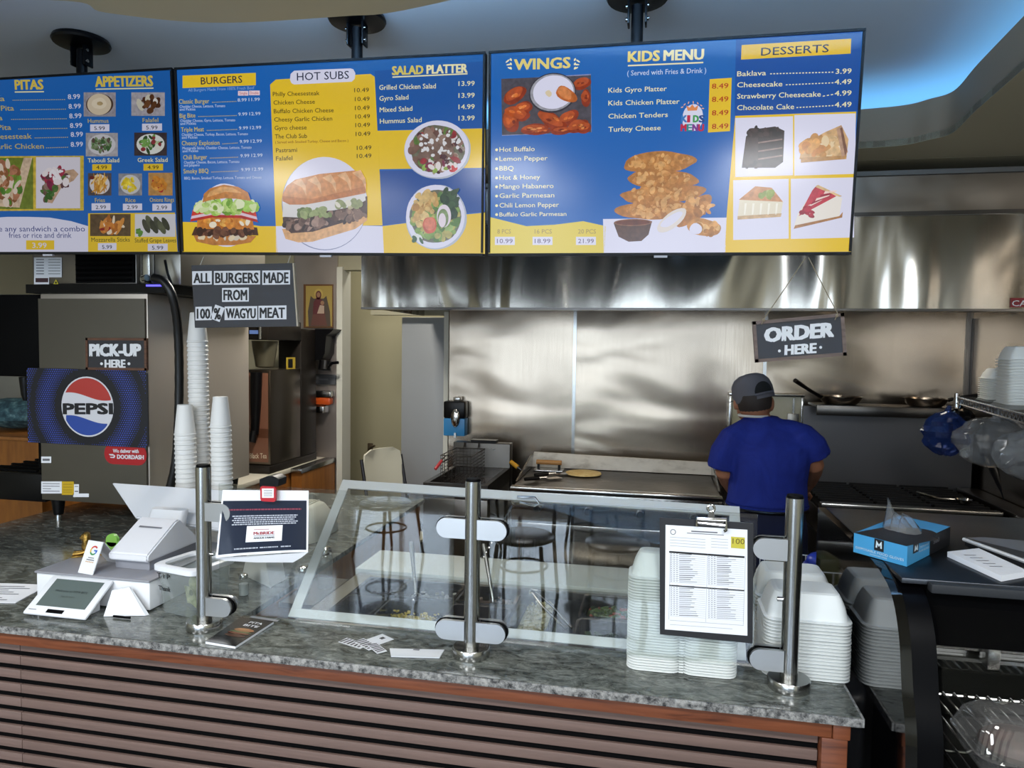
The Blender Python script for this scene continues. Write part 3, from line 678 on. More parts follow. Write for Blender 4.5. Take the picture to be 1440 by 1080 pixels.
def b2():
    bowl(613, 306, 43, 46, ['7c9a4c', '587c38', '98b468', 'b0a860'], 45)
    heap(bd, 600, 285, 16, 16, ['c09858', 'd0b070', 'a87c40'], 30, 5, 46, 14); heap(bd, 592, 308, 9, 10, ['c8a468', 'd8bc80'], 14, 5, 47, 14)
    heap(bd, 634, 284, 11, 20, ['2c4428', '3a5630', '223820'], 40, 5, 48, 14); bd.pell(605, 317, 10, 12, E('c86048'), 16, .06); bd.pell(605, 315, 8, 9, E('d47c60'), 16.5, .05)
    for q in range(3): bd.pell(625-q*1.2, 304+q*3, 10-q*2.4, 16-q*3, E('e0d4e0' if q % 2 == 0 else '7c9060'), 16+q*.4)
    heap(bd, 588, 336, 6, 5, ['d8dcdc', '3c5c38'], 9, 4, 49, 17)
sub(bd, 'gyro_salad_picture', b1); sub(bd, 'chicken_salad_picture', b2)
finish(bd)

palette(1.0)
# ---- screen 3: wings, kids menu, desserts
bd = tv(-.598, .616, 2.076, 2.066, .70, 'menu screen listing wings, kids menu and desserts')
bd.ppoly([(1035, 52), (1212, 43), (1206, 156), (1033, 163)], E('1a4fa0'), 1)
bd.ppoly([(687, 357), (850, 356), (852, 318), (820, 311), (780, 316), (740, 318), (688, 305)], E('dcc84e'), 1)
bd.ppoly([(849, 357), (1020, 355.5), (1022, 306), (848, 308)], cW, 1)
bd.ppoly([(1019, 355.5), (1196, 354), (1204, 157), (1034, 163), (1022, 300)], cY, 1)
for x0, y0, x1, y1, dy in ((1034, 166, 1115, 249, -2.5), (1117, 162, 1203, 247, -2.5), (1031, 253.5, 1109, 337.5, -2), (1112, 251.5, 1201, 336, -2)): bd.prect(x0, y0, x1, y1, cW, 2, dy)
bd.ppoly([(1042, 84), (1196, 75.5), (1197, 54.5), (1043, 63.5)], cY, 3); bd.ptext('DESSERTS', 1070, 1165, 78.5, 11.5, cNavy, 4, .012, 73.5)
bd.ptext('WINGS', 723.5, 801.5, 98.5, 15.5, E('e0d078'), 3, .075, 95.5)
for cx, s in ((716, 1), (811, -1)):
    for i in range(3): bd.pell(cx-s*(2-i*1.5), 86+i*5, 3.4, 1.1, cCream, 3, 0, 10, s*(.6-i*.5))
    for i in range(3): bd.pell(cx+s*2.5, 84+i*6, 1.3, 2.2, cCream, 3, 0, 10, s*.5)
bd.ptext('KIDS', 883.5, 927, 87, 15, E('e8d878'), 3, .08, 85.5); bd.ptext('MENU', 933.5, 989, 85.3, 15, cCream, 3, .08, 83.5); bd.pline(883, 92.5, 989, 88, 2, cCream)
bd.ptext('( Served with Fries & Drink )', 882, 993, 106.5, 7.5, cPale, 3, .006, 102.5)
for s, x1, y in (('Kids Gyro Platter', 937.5, 130.5), ('Kids Chicken Platter', 955.5, 148.5), ('Chicken Tenders', 939, 167), ('Turkey Cheese', 929, 185.5)):
    bd.ptext(s, 855.5, x1, y, 7.2, cCream, 3, .014, y-2.5)
bd.ppoly([(995.5, 186.5), (1026.5, 184.5), (1029, 109.5), (998, 111.5)], cY, 3)
for y in (125, 143.5, 162.5, 181.5): bd.ptext('8.49', 1001, 1024, y, 7.5, E('b02818'), 4, .02, y-.8)
bd.pell(974, 166, 15, 19, cW, 3.5, .05, 24)
for s, x0, y, cols in (('KIDS', 958.5, 172, ('3a7ac0', 'c02848', '3a9a50', '2a4a8c')), ('MENU', 957.5, 184.5, ('c02848', '30888c', '7a3a90', 'c02848'))):
    for i, ch in enumerate(s): bd.ptext(ch, x0+i*8.2, x0+i*8.2+(3 if ch == 'I' else 7), y, 10, E(cols[i]), 4.5, .10)
bd.ppoly([(967, 156), (980, 155.5), (982, 148), (977, 151.5), (973.5, 147), (970, 151.5), (965, 148.5)], E('e08a50'), 4.2)
for a in range(7): bd.pell(973.5+15*cos(pi*(a+.3)/7), 154-10*sin(pi*(a+.3)/7), 2, .8, E('e8b090'), 4.2, 0, 8, -pi*(a+.3)/7)
for s, x1, y, pr, d0 in (('Baklava', 1077, 107.5, '3.99', 1083), ('Cheesecake', 1100, 123, '4.49', 1105), ('Strawberry Cheesecake', 1154, 139, '4.99', 1157), ('Chocolate Cake', 1116.5, 155, '4.49', 1120)):
    bd.ptext(s, 1036.5, x1, y, 7.4, cCream, 3, .014, y-1.6 if x1 < 1120 else y-3.2); y2 = y-3.5-(y > 115)*.6
    bd.pline(d0, y-3.6, 1174, y2-2.5, 1.4, cCream, 2, 4.5); bd.ptext(pr, 1175 if y < 110 else 1173.5, 1197, y2, 7.4, cCream, 3, .02, y2-.7)
for i, (s, x1) in enumerate((('Hot Buffalo', 752), ('Lemon Pepper', 770), ('BBQ', 722.5), ('Hot & Honey', 759.5), ('Mango Habanero', 778.5), ('Garlic Parmesan', 779.5), ('Chili Lemon Pepper', 786), ('Buffalo Garlic Parmesan', 796.5))):
    y = (213.5, 226.5, 240, 253, 265.5, 278.5, 292, 304.5)[i]; c = 6.8 if i < 7 else 6
    bd.ptext(s, 702.5, x1, y, c, cCream, 3, .012, y-1 if x1 > 740 else y); bd.pell(698.5, y-2.7, 2, 2, cCream, 3, 0, 12)
for s, x0, x1, pr, p0 in (('8 PCS', 699.5, 718.5, '10.99', 697), ('16 PCS', 752, 776, '18.99', 750), ('20 PCS', 813, 838, '21.99', 811)):
    bd.ptext(s, x0, x1, 328.5, 6.5, E('a08a50'), 3, .01); bd.prect(p0-1, 333, p0+27, 344.5, cW, 2.5); bd.ptext(pr, p0+2, p0+24, 342, 6.5, E('6a5a78'), 3.5, .01)
def wings():
    bd.ppoly([(705, 112), (831, 104), (832, 186), (706, 191)], E('8a90b8'), 2.5); bd.ppoly([(705, 111), (831, 106), (831.5, 186), (706, 190)], E('4c4850'), 3)
    rnd = random.Random(5)
    for x, y, rx, ry, a in ((722, 134, 18, 11, .5), (722, 160, 20, 10, -.3), (716, 170, 12, 17, .2), (735, 152, 15, 9, .3), (752, 182, 20, 8, 0), (776, 170, 22, 10, -.5), (760, 186, 16, 7, .1), (800, 166, 14, 9, .4), (812, 178, 15, 9, .3), (820, 118, 13, 8, .2), (826, 138, 7, 12, 0), (822, 180, 10, 8, .3), (790, 184, 14, 6, 0)):
        if x-rx < 706: x = 706+rx
        if x+rx > 831: x = 831-rx
        bd.pell(x, y, rx, min(ry, 190-y) if y > 175 else ry, E('8c3418'), 4, .15, 20, a); bd.pell(x-1, y-2, rx*.8, min(ry, 188-y)*.7 if y > 175 else ry*.7, E('b04e20'), 5, .2, 18, a)
        for q in range(5): bd.pell(x+rx*.5*(rnd.random()-.5)*1.6, y-1+ry*.4*(rnd.random()-.5), rx*.2, ry*.16, E(rnd.choice(['d87838', 'c86028', '7a2a14', 'e09050'])), 6, .3, 9, a)
    bd.pell(777, 131, 33, 28, E('34323a'), 7, 0, 36); bd.pell(777, 130.5, 31.5, 26, E('9a9aa4'), 7.4, 0, 36); bd.pell(778, 130, 28.5, 23.5, cW, 8, 0, 36)
    bd.pell(796, 133, 17, 10, E('b8622c'), 9, .2, 18, -.6); bd.pell(795, 131, 12, 6, E('cf8048'), 9.5, .3, 14, -.6); bd.pell(772, 132, 4, 5, E('d8c8a8'), 9, .3)
sub(bd, 'wings_picture', wings)
def tenders():
    for x, y, rx, ry, a, sd in ((928, 229, 52, 15, .05, 1), (930, 252, 50, 13, -.05, 2), (930, 273, 60, 13, .05, 3), (922, 295, 55, 14, 0, 4)):
        bd.pell(x, y, rx, ry, E('b0763c'), 4+sd*.6, .1, 30, a); heap(bd, x, y-1, rx*.86, ry*.7, ['c48a4c', 'cf9a5c', 'ae743a', 'd6a468', 'b87e42'], 70, 4, sd+60, 4.2+sd*.6, .4)
    bd.ppoly([(863, 314), (917, 311), (912, 330), (902, 339), (884, 340), (870, 333)], E('5a3a28'), 8); bd.pell(890, 313, 27, 5, E('8a5c40'), 8.4); bd.pell(890, 313, 24, 3.6, E('6a3418'), 8.6)
    bd.pell(976, 296, 32, 13, E('b4783c'), 9, .1, 24, .75); heap(bd, 982, 290, 18, 14, ['c48a4c', 'd8a468', 'a06a34'], 26, 5, 71, 9.2)
    bd.pell(945, 310, 25, 10, E('dcd4d0'), 11, .08, 20, .65); bd.pell(944, 309, 18, 6, cW, 11.3, .12, 18, .65)
    bd.pell(990, 320, 25, 12, E('c08848'), 12, .1, 22, -.2); heap(bd, 996, 320, 16, 8, ['d09a58', 'e0b478', 'b07838'], 22, 5, 72, 12.2); bd.pell(979, 322, 9, 8, cW, 14, .15, 16)
sub(bd, 'tenders_picture', tenders)
def cakes():
    bd.ppoly([(1043, 236), (1090, 236), (1101, 228), (1103, 184), (1090, 178), (1060, 182), (1049, 192)], E('2a1c1c'), 4); heap(bd, 1074, 186, 24, 5, ['1c1214', '30201e', '3c2a28'], 24, 4, 81, 5)
    for y in (200, 212, 223): bd.ppoly([(1066, y+2), (1100, y-3), (1100, y-5), (1066, y)], E('8a706a'), 5)
    bd.ppoly([(1044, 236), (1066, 234), (1066, 190), (1050, 194)], E('3a2a2a'), 4.5)
    heap(bd, 1058, 232, 14, 3, ['3a2826', '241818'], 12, 3.4, 82, 5.5)
sub(bd, 'chocolate_cake_picture', cakes)
def bak():
    bd.ppoly([(1124, 224), (1190, 224), (1193, 196), (1183, 176), (1160, 186), (1128, 204)], E('cfa878'), 4); heap(bd, 1158, 205, 24, 12, ['e0c8a0', 'd8b484', 'c08c50', 'ecdcc4'], 40, 7, 83, 4.5)
    bd.ppoly([(1176, 182), (1183, 177), (1192, 214), (1184, 224)], E('b8947c'), 8); bd.ppoly([(1181, 181), (1184, 179), (1191, 212), (1188, 220)], E('7c5848'), 8.4); heap(bd, 1140, 208, 14, 8, ['d8a05c', 'c8884c'], 16, 6, 84, 8); bd.ppoly([(1126, 229), (1188, 224), (1190, 219), (1126, 222)], E('b88c58'), 8)
sub(bd, 'baklava_picture', bak)
def ch1():
    bd.ppoly([(1037, 306), (1098, 302), (1101, 284), (1085, 264), (1062, 262), (1040, 280)], E('e0d8c4'), 4); bd.ppoly([(1039, 281), (1101, 284), (1085, 264), (1062, 262)], E('c89064'), 5); heap(bd, 1078, 274, 10, 3, ['8c9c50', 'a8b070'], 8, 5, 85, 6)
    bd.ppoly([(1037, 309), (1098, 305), (1099, 300), (1037, 304)], E('c8a880'), 6)
    for i in range(5): bd.ppoly([(1046+i*11, 302), (1048+i*11, 302), (1050+i*11, 286), (1047+i*11, 286)], E('f0ecdf'), 6)
sub(bd, 'cheesecake_picture', ch1)
def ch2():
    bd.ppoly([(1116, 320), (1180, 307), (1184, 279), (1148, 262), (1122, 300)], E('e6e0d8'), 4); bd.ppoly([(1116, 322), (1184, 306), (1185, 298), (1180, 304), (1118, 317)], E('a8784c'), 6)
    bd.ppoly([(1123, 304), (1146, 292), (1176, 276), (1148, 261), (1142, 268)], E('c03c4c'), 5)
    for i in range(6): bd.ppoly([(1128+i*6, 298-i*5), (1150+i*5, 285-i*3), (1152+i*5, 283-i*3), (1130+i*6, 294-i*5)], E('ecd0c8' if i % 2 else '982038'), 6+i*.1)
    bd.ppoly([(1146, 263), (1180, 277), (1184, 276), (1150, 260)], E('d8b888'), 6.5); heap(bd, 1134, 300, 8, 8, ['b02c40', 'a02438'], 12, 4, 86, 7)
sub(bd, 'strawberry_cheesecake_picture', ch2)
finish(bd)

# ------------------------------------------------------------------ hanging signs
def hang_sign(name, label, corners, face, y, th=.012):
    """corners: pixel TL TR BR BL on the plane y"""
    q = [P(px_, py_, y=y) for px_, py_ in corners]
    t = thing(name, label, 'sign', (q[2]+q[3])/2)
    return t, q
SB = M('sign_black_board', '2c2c30', .6); TILEW = M('letter_tile_white', 'd2d4da', .5); CHALK = M('chalk_white', 'e4e6ea', .6)
t, q = hang_sign('letter_sign', 'black hanging board reading ALL BURGERS MADE FROM 100% WAGYU MEAT', [(269, 373), (411, 370), (417, 459), (274, 461)], SB, 2.47)
m = MB(SB); m.prism(q, (0, .012, 0)); m.build('board', t)
m = MB(M('sign_cut_edge', 'a89c88', .6)); m.prism([q[1]+Vector((.0005, 0, 0)), q[1]+Vector((.006, 0, 0)), q[2]+Vector((.006, 0, 0)), q[2]+Vector((.0005, 0, 0))], (0, .012, 0)); m.build('board_edge', t)
def tilew(word, x0, x1, y0, y1, rot=0):
    """a white strip of letter tiles with the word in black"""
    m = MB(TILEW); bd = Board((0, 2.47, 0), (1, 0, 0), (0, 0, 1), m)
    bd.step = .0008
    if rot:
        cx, cy, hw, hh = (x0+x1)/2, (y0+y1)/2, (x1-x0)/2, (y1-y0)/2
        pts = [(cx+a*cos(rot)-bb*sin(rot), cy+a*sin(rot)+bb*cos(rot)) for a, bb in ((-hw, hh), (hw, hh), (hw, -hh), (-hw, -hh))]
    else: pts = [(x0, y1+.6), (x1, y1), (x1, y0), (x0, y0+.6)]
    bd.ppoly(pts, TILEW, 1)
    bd.ptext(word, x0+2.5, x1-2.5, y1-2, y1-y0-4.5, INK, 2, .055)
    m.build('letter_tile', t)
for wd, x0, x1, y0, y1, ro in (('ALL', 270.5, 298, 381, 400, 0), ('BURGERS', 301, 366, 380.5, 400, 0), ('MADE', 369, 408, 380, 400, 0), ('FROM', 312.5, 350, 404.5, 424, 0), ('100', 275, 298, 431, 450, 0), ('%', 299, 313, 430, 451, .35), ('WAGYU', 316, 362, 430.5, 449.5, 0), ('MEAT', 363.5, 403, 429.5, 449, 0)): tilew(wd, x0, x1, y0, y1, ro)
for px_, py_ in ((281, 374), (404, 372)): p = P(px_, py_, y=2.476); m = MB(M('clear_thread', 'b8b8b0', .4)); m.tube([p, Vector((p.x, 2.50, 2.086))], .0012, 5); m.build('hanging_thread', t)
FRW = ramp_mat('weathered_frame_wood', [(.3, '54443c'), (.7, '766258')], 12, .6, 5, (1, 1, 8))
FRW2 = ramp_mat('brown_frame_wood', [(.3, '4a2f22'), (.7, '6e4a34')], 12, .6, 5, (1, 1, 8))
def framed(name, label, corners, y, fw, fm, words, dots, hook=None):
    q = [P(a, bb, y=y) for a, bb in corners]; t = thing(name, label, 'sign', (q[2]+q[3])/2)
    U = (q[1]-q[0]).normalized(); m = MB(SB); m.prism([v+Vector((0, .003, 0)) for v in q], (0, .009, 0))
    bd = Board((0, y+.003, 0), (1, 0, 0), (0, 0, 1), m)
    for w_, x0, x1, yb, cap, y1, bo in words: bd.ptext(w_, x0, x1, yb, cap, CHALK, 2, bo, y1)
    for x, yy in dots: bd.pell(x, yy, 2, 2, CHALK, 2)
    m.build('chalkboard', t)
    c = sum(q, Vector())/4; inn = [v+(c-v)*fw for v in q]
    # equal frame width on all sides
    m = MB(fm); wd = .011
    for i in range(4):
        a, e = q[i], q[(i+1) % 4]; d = (e-a).normalized(); n_ = Vector((0, 1, 0)).cross(d); n_ = n_ if n_.dot(c-a) > 0 else -n_
        m.prism([a, e, e+n_*wd, a+n_*wd], (0, .014, 0))
    m.build('wood_frame', t)
    return t, q
t, q = framed('order_sign', 'tilted wooden chalkboard sign reading ORDER HERE on twine', [(1058, 452), (1187, 440), (1191, 500), (1062, 510)], 2.47, .1, FRW,
    [('ORDER', 1076, 1171, 481, 20, 473, .12), ('HERE', 1104, 1147, 499, 14, 496, .10)], [(1096, 493.5), (1154, 488.5)])
m = MB(M('twine', '8a7c64', .8))
for a, bb, c_ in ((1075, 447, 1133), (1178, 441, 1137)):
    p0 = P(a, bb, y=2.468); p1 = P(c_, 362, y=2.49); m.tube([P(a-4, bb+9, y=2.466), p0, (p0+p1)/2+Vector((0, 0, -.002)), p1], .0016, 6)
    m.ell(P(a-1, bb+3, y=2.466), (.005, .004, .006), 6)
m.build('twine', t)
# ------------------------------------------------------------------ cook line
IRON = M('cast_iron', '0e0e0f', .55, .3)
def group_of(name): return name
# fryer
fx0, fx1 = P(634, 630, y=4.75).x+.03, P(719, 630, y=4.75).x
fz = P(680, 622, y=4.75).z
t = thing('deep_fryer', 'stainless deep fryer with tall back riser left of the griddle', 'fryer', ((fx0+fx1)/2, 4.4, 0))
b = MB(DARKST); b.bx(fx0, fx1, 4.06, 4.70, .1, .84, .005); b.build('body', t)
b = MB(steel('fryer_steel', '5c5a57', .4, .1, 2)); b.bx(fx0, fx1, 4.705, 4.80, .1, fz, .004); b.use(BLACK); b.bx(fx0+.12, fx1-.1, 4.72, 4.79, fz+.001, fz+.018); b.build('back_riser', t)
b = MB(SATIN); b.bx(fx0+.26, fx1-.1, 4.698, 4.704, fz-.045, fz-.035); b.build('hanger_bar', t)
b = MB(DARKST)
b.bx(fx0, fx0+.03, 4.06, 4.70, .842, .93); b.bx(fx1-.03, fx1, 4.06, 4.70, .842, .93); b.bx(fx0+.031, fx1-.031, 4.06, 4.09, .842, .93); b.bx(fx0+.031, fx1-.031, 4.67, 4.70, .842, .93); b.build('vat_rim', t)
b = MB(M('frying_oil', '1c0f06', .06)); b.bx(fx0+.031, fx1-.031, 4.091, 4.669, .842, .87); b.build('oil', t)
for x in (fx0+.06, fx1-.06):
    for y in (4.12, 4.62): m = MB(CHROME); m.cyl((x, y, 0), (x, y, .099), .02, .025); m.build('leg', t)
# wire basket with red handle
WIRE = M('basket_wire', '4a4440', .4, .8)
bx0, bx1, by0, by1, bz0, bz1 = fx0+.035, fx0+.235, 4.30, 4.66, .885, 1.06
t = thing('fry_basket', 'wire fry basket with a red handle hung on the fryer riser', 'fry basket', ((bx0+bx1)/2, 4.5, bz0))
m = MB(WIRE)
for k in range(9):
    f = k/8; x = bx0+(bx1-bx0)*f; y = by0+(by1-by0)*f; z = bz0+(bz1-bz0)*f
    m.tube([(x, by0, bz1), (x, by0, bz0), (x, by1, bz0), (x, by1, bz1)], .0016, 5)
    m.tube([(bx0, y, bz1), (bx0, y, bz0), (bx1, y, bz0), (bx1, y, bz1)], .0016, 5)
    m.tube([(bx0, by0, z), (bx1, by0, z), (bx1, by1, z), (bx0, by1, z)], .0016 if k < 8 else .004, 5, closed=True)
m.tube([(bx0+.05, by1, bz1), (bx0+.05, 4.695, bz1+.035), (bx0+.05, 4.70, fz-.03)], .003, 6); m.tube([(bx1-.05, by1, bz1), (bx1-.05, 4.695, bz1+.035), (bx1-.05, 4.70, fz-.03)], .003, 6)
m.build('wire_mesh', t)
h0 = Vector((bx0+.03, by0, bz1)); h1 = P(612, 660, y=4.22)
m = MB(WIRE); m.tube([h0, h0.lerp(h1, .5)], .004, 6); m.tube([h0+Vector((.05, 0, 0)), h0.lerp(h1, .5)+Vector((.015, 0, 0))], .004, 6); hw_ = m.build('handle_wire', t)
m = MB(RED); m.tube([h0.lerp(h1, .35), h0.lerp(h1, .7), h1], [.009, .011, .010], 8); m.build('handle_grip', hw_)

# griddle
gx0, gx1, gy0, gz = -.825, .388, 4.10, .93
t = thing('griddle', 'wide flat-top griddle with slotted front and pale back splash', 'griddle', ((gx0+gx1)/2, 4.4, 0))
b = MB(SATIN); b.bx(gx0, gx1, gy0+.03, 4.83, .72, .895, .004); b.build('body', t)
b = MB(M('griddle_plate', '38332d', .36, .6, bump=.15, bscale=12)); b.bx(gx0+.01, gx1-.01, gy0+.05, 4.80, .896, .925); b.build('cooking_plate', t)
b = MB(SATIN); b.bx(gx0, gx1, gy0-.02, gy0+.048, .905, .93, .006); b.build('front_rail', t)
SPL = ramp_mat('greasy_splash_steel', [(.28, 'a39a8c'), (.5, 'dcd6ca'), (.8, 'ece7dc')], 5, .4, 5, (1, 1, 2), spec=.5)
zb = P(745, 635, y=4.82).z; zb2 = P(1010, 660, y=4.82).z
b = MB(SPL); b.hexa([(gx0, 4.805, .93), (gx1, 4.805, .93), (gx1, 4.83, .93), (gx0, 4.83, .93)], [(gx0+.02, 4.805, zb), (gx1, 4.805, zb-.02), (gx1, 4.83, zb-.02), (gx0+.02, 4.83, zb)]); b.build('back_splash', t)
for xx in (gx0, gx1-.012): b = MB(SATIN); b.prism([(xx, 4.25, .931), (xx, 4.80, .931), (xx, 4.80, zb-.012)], (.012, 0, 0)); b.build('side_splash', t)
b = MB(BLACK)
for i in range(30): x = gx0+.03+i*(gx1-gx0-.06)/29; b.bx(x-.011, x+.011, gy0+.027, gy0+.0295, .872, .884, .003)
b.build('vent_slots', t)
b = MB(SATIN); b.bx(gx0+.02, gx1-.02, gy0+.06, 4.8, .60, .70, .004); b.bx(gx0+.02, gx1-.02, gy0+.06, 4.8, .15, .18, .004); b.build('stand_shelf', t)
for x in (gx0+.05, gx1-.05):
    for y in (gy0+.09, 4.76): m = MB(CHROME); m.cyl((x, y, 0), (x, y, .598), .022); m.build('leg', t)
for i in range(4):
    x = gx0+.16+i*.3; m = MB(BLACK); m.cyl((x, gy0+.029, .80), (x, gy0-.005, .80), .024, .02, 18); m.build('knob', t)
pt = P(822, 664, z=.928); pt.y = min(pt.y, 4.62)
m = MB(ramp_mat('pita_bread', [(.35, 'c9a766'), (.7, 'e0c98e')], 30, .7)); m.lathe((pt.x, pt.y, .926), [(.10, .002), (.118, .006), (.115, .013), (.09, .018), (.02, .020)], 30); tag(m.build('pita_bread'), 'round pale pita bread warming on the griddle plate', 'pita bread')
p = P(772, 653, y=4.70)
t = thing('griddle_press', 'steel grill press with a wooden handle at the back of the griddle', 'grill press', (p.x, p.y, .926))
m = MB(SATIN); m.box((p.x, p.y, .932), (.20, .11, .012), bevel=.004); m.build('plate', t)
m = MB(BLACK); m.box((p.x-.07, p.y, .955), (.016, .02, .033)); m.box((p.x+.07, p.y, .955), (.016, .02, .033)); m.build('bracket', t)
m = MB(ramp_mat('press_handle_wood', [(.3, '9a6a34'), (.7, 'b8874a')], 8, .5)); m.cyl((p.x-.085, p.y, .982), (p.x+.085, p.y, .982), .016, .016, 14); m.build('handle', t)
for (x0, y0, x1, y1, lab) in ((738, 674, 800, 668, 'black handled turner lying at the griddle front beside the pita'), (752, 668, 815, 662, 'black handled turner lying behind another by the pita')):
    a = P(x0, y0, z=.945); c = P(x1, y1, z=.945); t = thing('turner', lab, 'turner', (a.x, a.y, .926))
    d = (c-a).normalized(); m = MB(BLACK); m.tube([a, a+d*.10], [.011, .013], 8); m.build('handle', t)
    m = MB(SATIN); m.tube([a+d*.10, a+d*.16], .005, 6); n_ = Vector((-d.y, d.x, 0))
    q = [a+d*.16-n_*.02, a+d*.26-n_*.035, a+d*.26+n_*.035, a+d*.16+n_*.02]; m.prism([Vector((v.x, v.y, .934)) for v in q], (0, 0, .003)); m.build('blade', t)
# yellow handled tool wedged behind fryer
a = P(718, 649, y=4.62); c = P(728, 657, y=4.60)
t = thing('grill_scraper', 'scraper with a yellow handle between fryer and griddle', 'scraper', (c.x, c.y, .9))
m = MB(M('yellow_plastic', 'c89220', .4)); m.tube([a, c], [.014, .016], 8); m.build('handle', t)
d = (c-a); m = MB(SATIN); m.tube([c, c+d*.25, c+d*.6], [.007, .006, .004], 6); m.build('shaft', t)

# soap dispenser on the steel wall
a = P(628, 563, y=4.96); c = P(657, 612, y=4.96)
t = thing('soap_dispenser', 'blue and black soap dispenser on the steel wall above the fryer', 'soap dispenser', ((a.x+c.x)/2, 4.97, c.z))
zm = P(640, 587, y=4.96).z
b = MB(BLACK); b.bx(a.x, c.x, 4.88, 4.975, zm+.002, a.z, .01); b.build('housing', t)
b = MB(M('blue_soap_box', '2f7fb8', .4)); b.bx(a.x, c.x, 4.885, 4.975, c.z, zm, .006); b.build('blue_cover', t)
p = P(640, 588, y=4.87); b = MB(CHROME); b.ell((p.x, 4.876, p.z), (.034, .016, .066), 12); b.build('oval_window', t)
b = MB(SATIN); b.bx(p.x-.025, p.x+.025, 4.9, 4.97, a.z+.001, a.z+.03, .006); b.bx(p.x-.008, p.x+.008, 4.87, 4.884, c.z-.01, c.z+.025); b.build('bracket', t)
# pale framed panel behind the man's head
a = P(1026, 552, y=4.9); c = P(1130, 625, y=4.9)
t = thing('wall_panel_board', 'pale steel framed board on the wall behind the cap', 'board', ((a.x+c.x)/2, 4.95, c.z))
b = MB(ramp_mat('stained_pale_board', [(.3, '9c966a'), (.6, 'b4b2a0'), (.75, 'c2c2ba')], 2.5, .35)); b.bx(a.x+.02, c.x-.02, 4.93, 4.97, c.z+.02, a.z-.02); b.build('panel', t)
b = MB(SATIN); b.bx(a.x, c.x, 4.91, 4.975, a.z-.0195, a.z, .003); b.bx(a.x, a.x+.0195, 4.91, 4.975, c.z, a.z-.021, .003); b.bx(c.x-.0195, c.x, 4.91, 4.975, c.z, a.z-.021, .003); b.build('frame', t)
a = P(1117, 560, y=4.9); t = thing('spatula', 'steel spatula hanging against the pale board right of the cap', 'spatula', (a.x, 4.915, a.z-.2))
b = MB(SATIN); b.bx(a.x-.006, a.x+.006, 4.915, 4.92, a.z-.10, a.z); b.build('shaft', t)
b = MB(M('spatula_blade_steel', '8c8a84', .35, .9)); b.bx(a.x-.036, a.x+.036, 4.912, 4.918, a.z-.20, a.z-.101, .004); b.build('blade', t)

# range
rx0, rx1, ry0 = .905, 1.80, 4.13
t = thing('gas_range', 'dark six burner gas range with tall riser and high shelf', 'range', ((rx0+rx1)/2, 4.4, 0))
RDARK = steel('range_dark_steel', '55524e', .3, .2, 2); RB = M('range_black_enamel', '1a1a1b', .35, .5)
b = MB(RB); b.bx(rx0, rx1, ry0+.05, 4.80, .16, .74, .004); b.build('oven_body', t)
b = MB(RDARK); b.bx(rx0, rx1, ry0, 4.80, .745, .88, .004); cpan = b.build('control_panel', t)
b = MB(SATIN); b.bx(rx0, rx1, ry0-.025, ry0+.03, .885, .925, .006); b.build('front_rail', t)
b = MB(BLACKM); b.bx(rx0, rx1, ry0+.031, 4.80, .885, .90); b.build('cook_top', t)
for i in range(3):
    for j in range(2):
        x0 = rx0+.02+i*.29; y0 = ry0+.05+j*.35; m = MB(IRON)
        for k in range(5): m.bx(x0, x0+.27, y0+.02+k*.07, y0+.032+k*.07, .915, .93); m.bx(x0+.02+k*.055, x0+.032+k*.055, y0+.01, y0+.32, .905, .915)
        m.lathe((x0+.135, y0+.16, .9005), [(.05, 0), (.055, .006), (.02, .012)], 16); m.build('burner_grate', t)
zs = P(1250, 577, y=4.62).z
RIS = M('riser_dark_steel', '6c6c6e', .42, .85)
b = MB(RIS); b.bx(rx0+.03, rx1+.12, 4.81, 4.85, .9, zs-.001); b.build('back_riser', t)
p0 = P(1148, 572, y=4.60)
b = MB(RDARK); b.bx(p0.x, rx1+.14, 4.60, 4.84, p0.z-.001, p0.z+.012); b.bx(p0.x, rx1+.14, 4.588, 4.599, p0.z-.05, p0.z+.012, .003); b.build('high_shelf', t)
SHZ = p0.z+.012
for px_ in (1176, 1206, 1233, 1342):
    p = P(px_, 737, y=ry0); m = MB(CHROME); m.cyl((p.x, ry0-.001, .815), (p.x, ry0-.035, .815), .03, .026, 20); m.use(BLACK); m.bx(p.x-.005, p.x+.005, ry0-.05, ry0-.036, .79, .84, .002); m.build('knob', cpan)
b = MB(RB); b.bx(rx0+.04, 1.33, ry0+.02, ry0+.048, .2, .70, .006); odoor = b.build('oven_door', t)
b = MB(RB); b.bx(1.36, rx1-.04, ry0+.02, ry0+.048, .2, .70, .006); b.build('oven_door', t)
b = MB(SATIN); b.cyl((rx0+.1, ry0-.01, .66), (1.27, ry0-.01, .66), .012); b.build('door_handle', odoor)
for x in (rx0+.06, rx1-.06):
    for y in (4.22, 4.74): m = MB(BLACK); m.cyl((x, y, 0), (x, y, .159), .025); m.build('leg', t)
def pan(cx, y, r, hp, label, hl=None):
    t = thing('frying_pan', label, 'frying pan', (cx, y, SHZ))
    m = MB(M('pan_steel', 'a8a098', .25, 1)); m.lathe((cx, y, SHZ+.001), [(r*.72, 0), (r*.9, .02), (r, .048), (r+.004, .05), (r*.97, .049), (r*.86, .02), (r*.7, .006), (.002, .005)], 32); m.build('pan_body', t)
    m = MB(BLACK); m.tube(hp, [.011]*(len(hp)-1)+[.014], 8); m.build('handle', t)
c = P(1183, 548, y=4.70); e = P(1152, 546, y=4.66); h = P(1118, 535, y=4.5)
pan(c.x, 4.71, .125, [Vector((c.x-.12, 4.68, SHZ+.045)), Vector((c.x-.12, 4.68, SHZ+.045)).lerp(h, .5)+Vector((0, 0, -.004)), h], 'steel frying pan with raised black handle, at the range end of the shelf')
c = P(1303, 549, y=4.70)
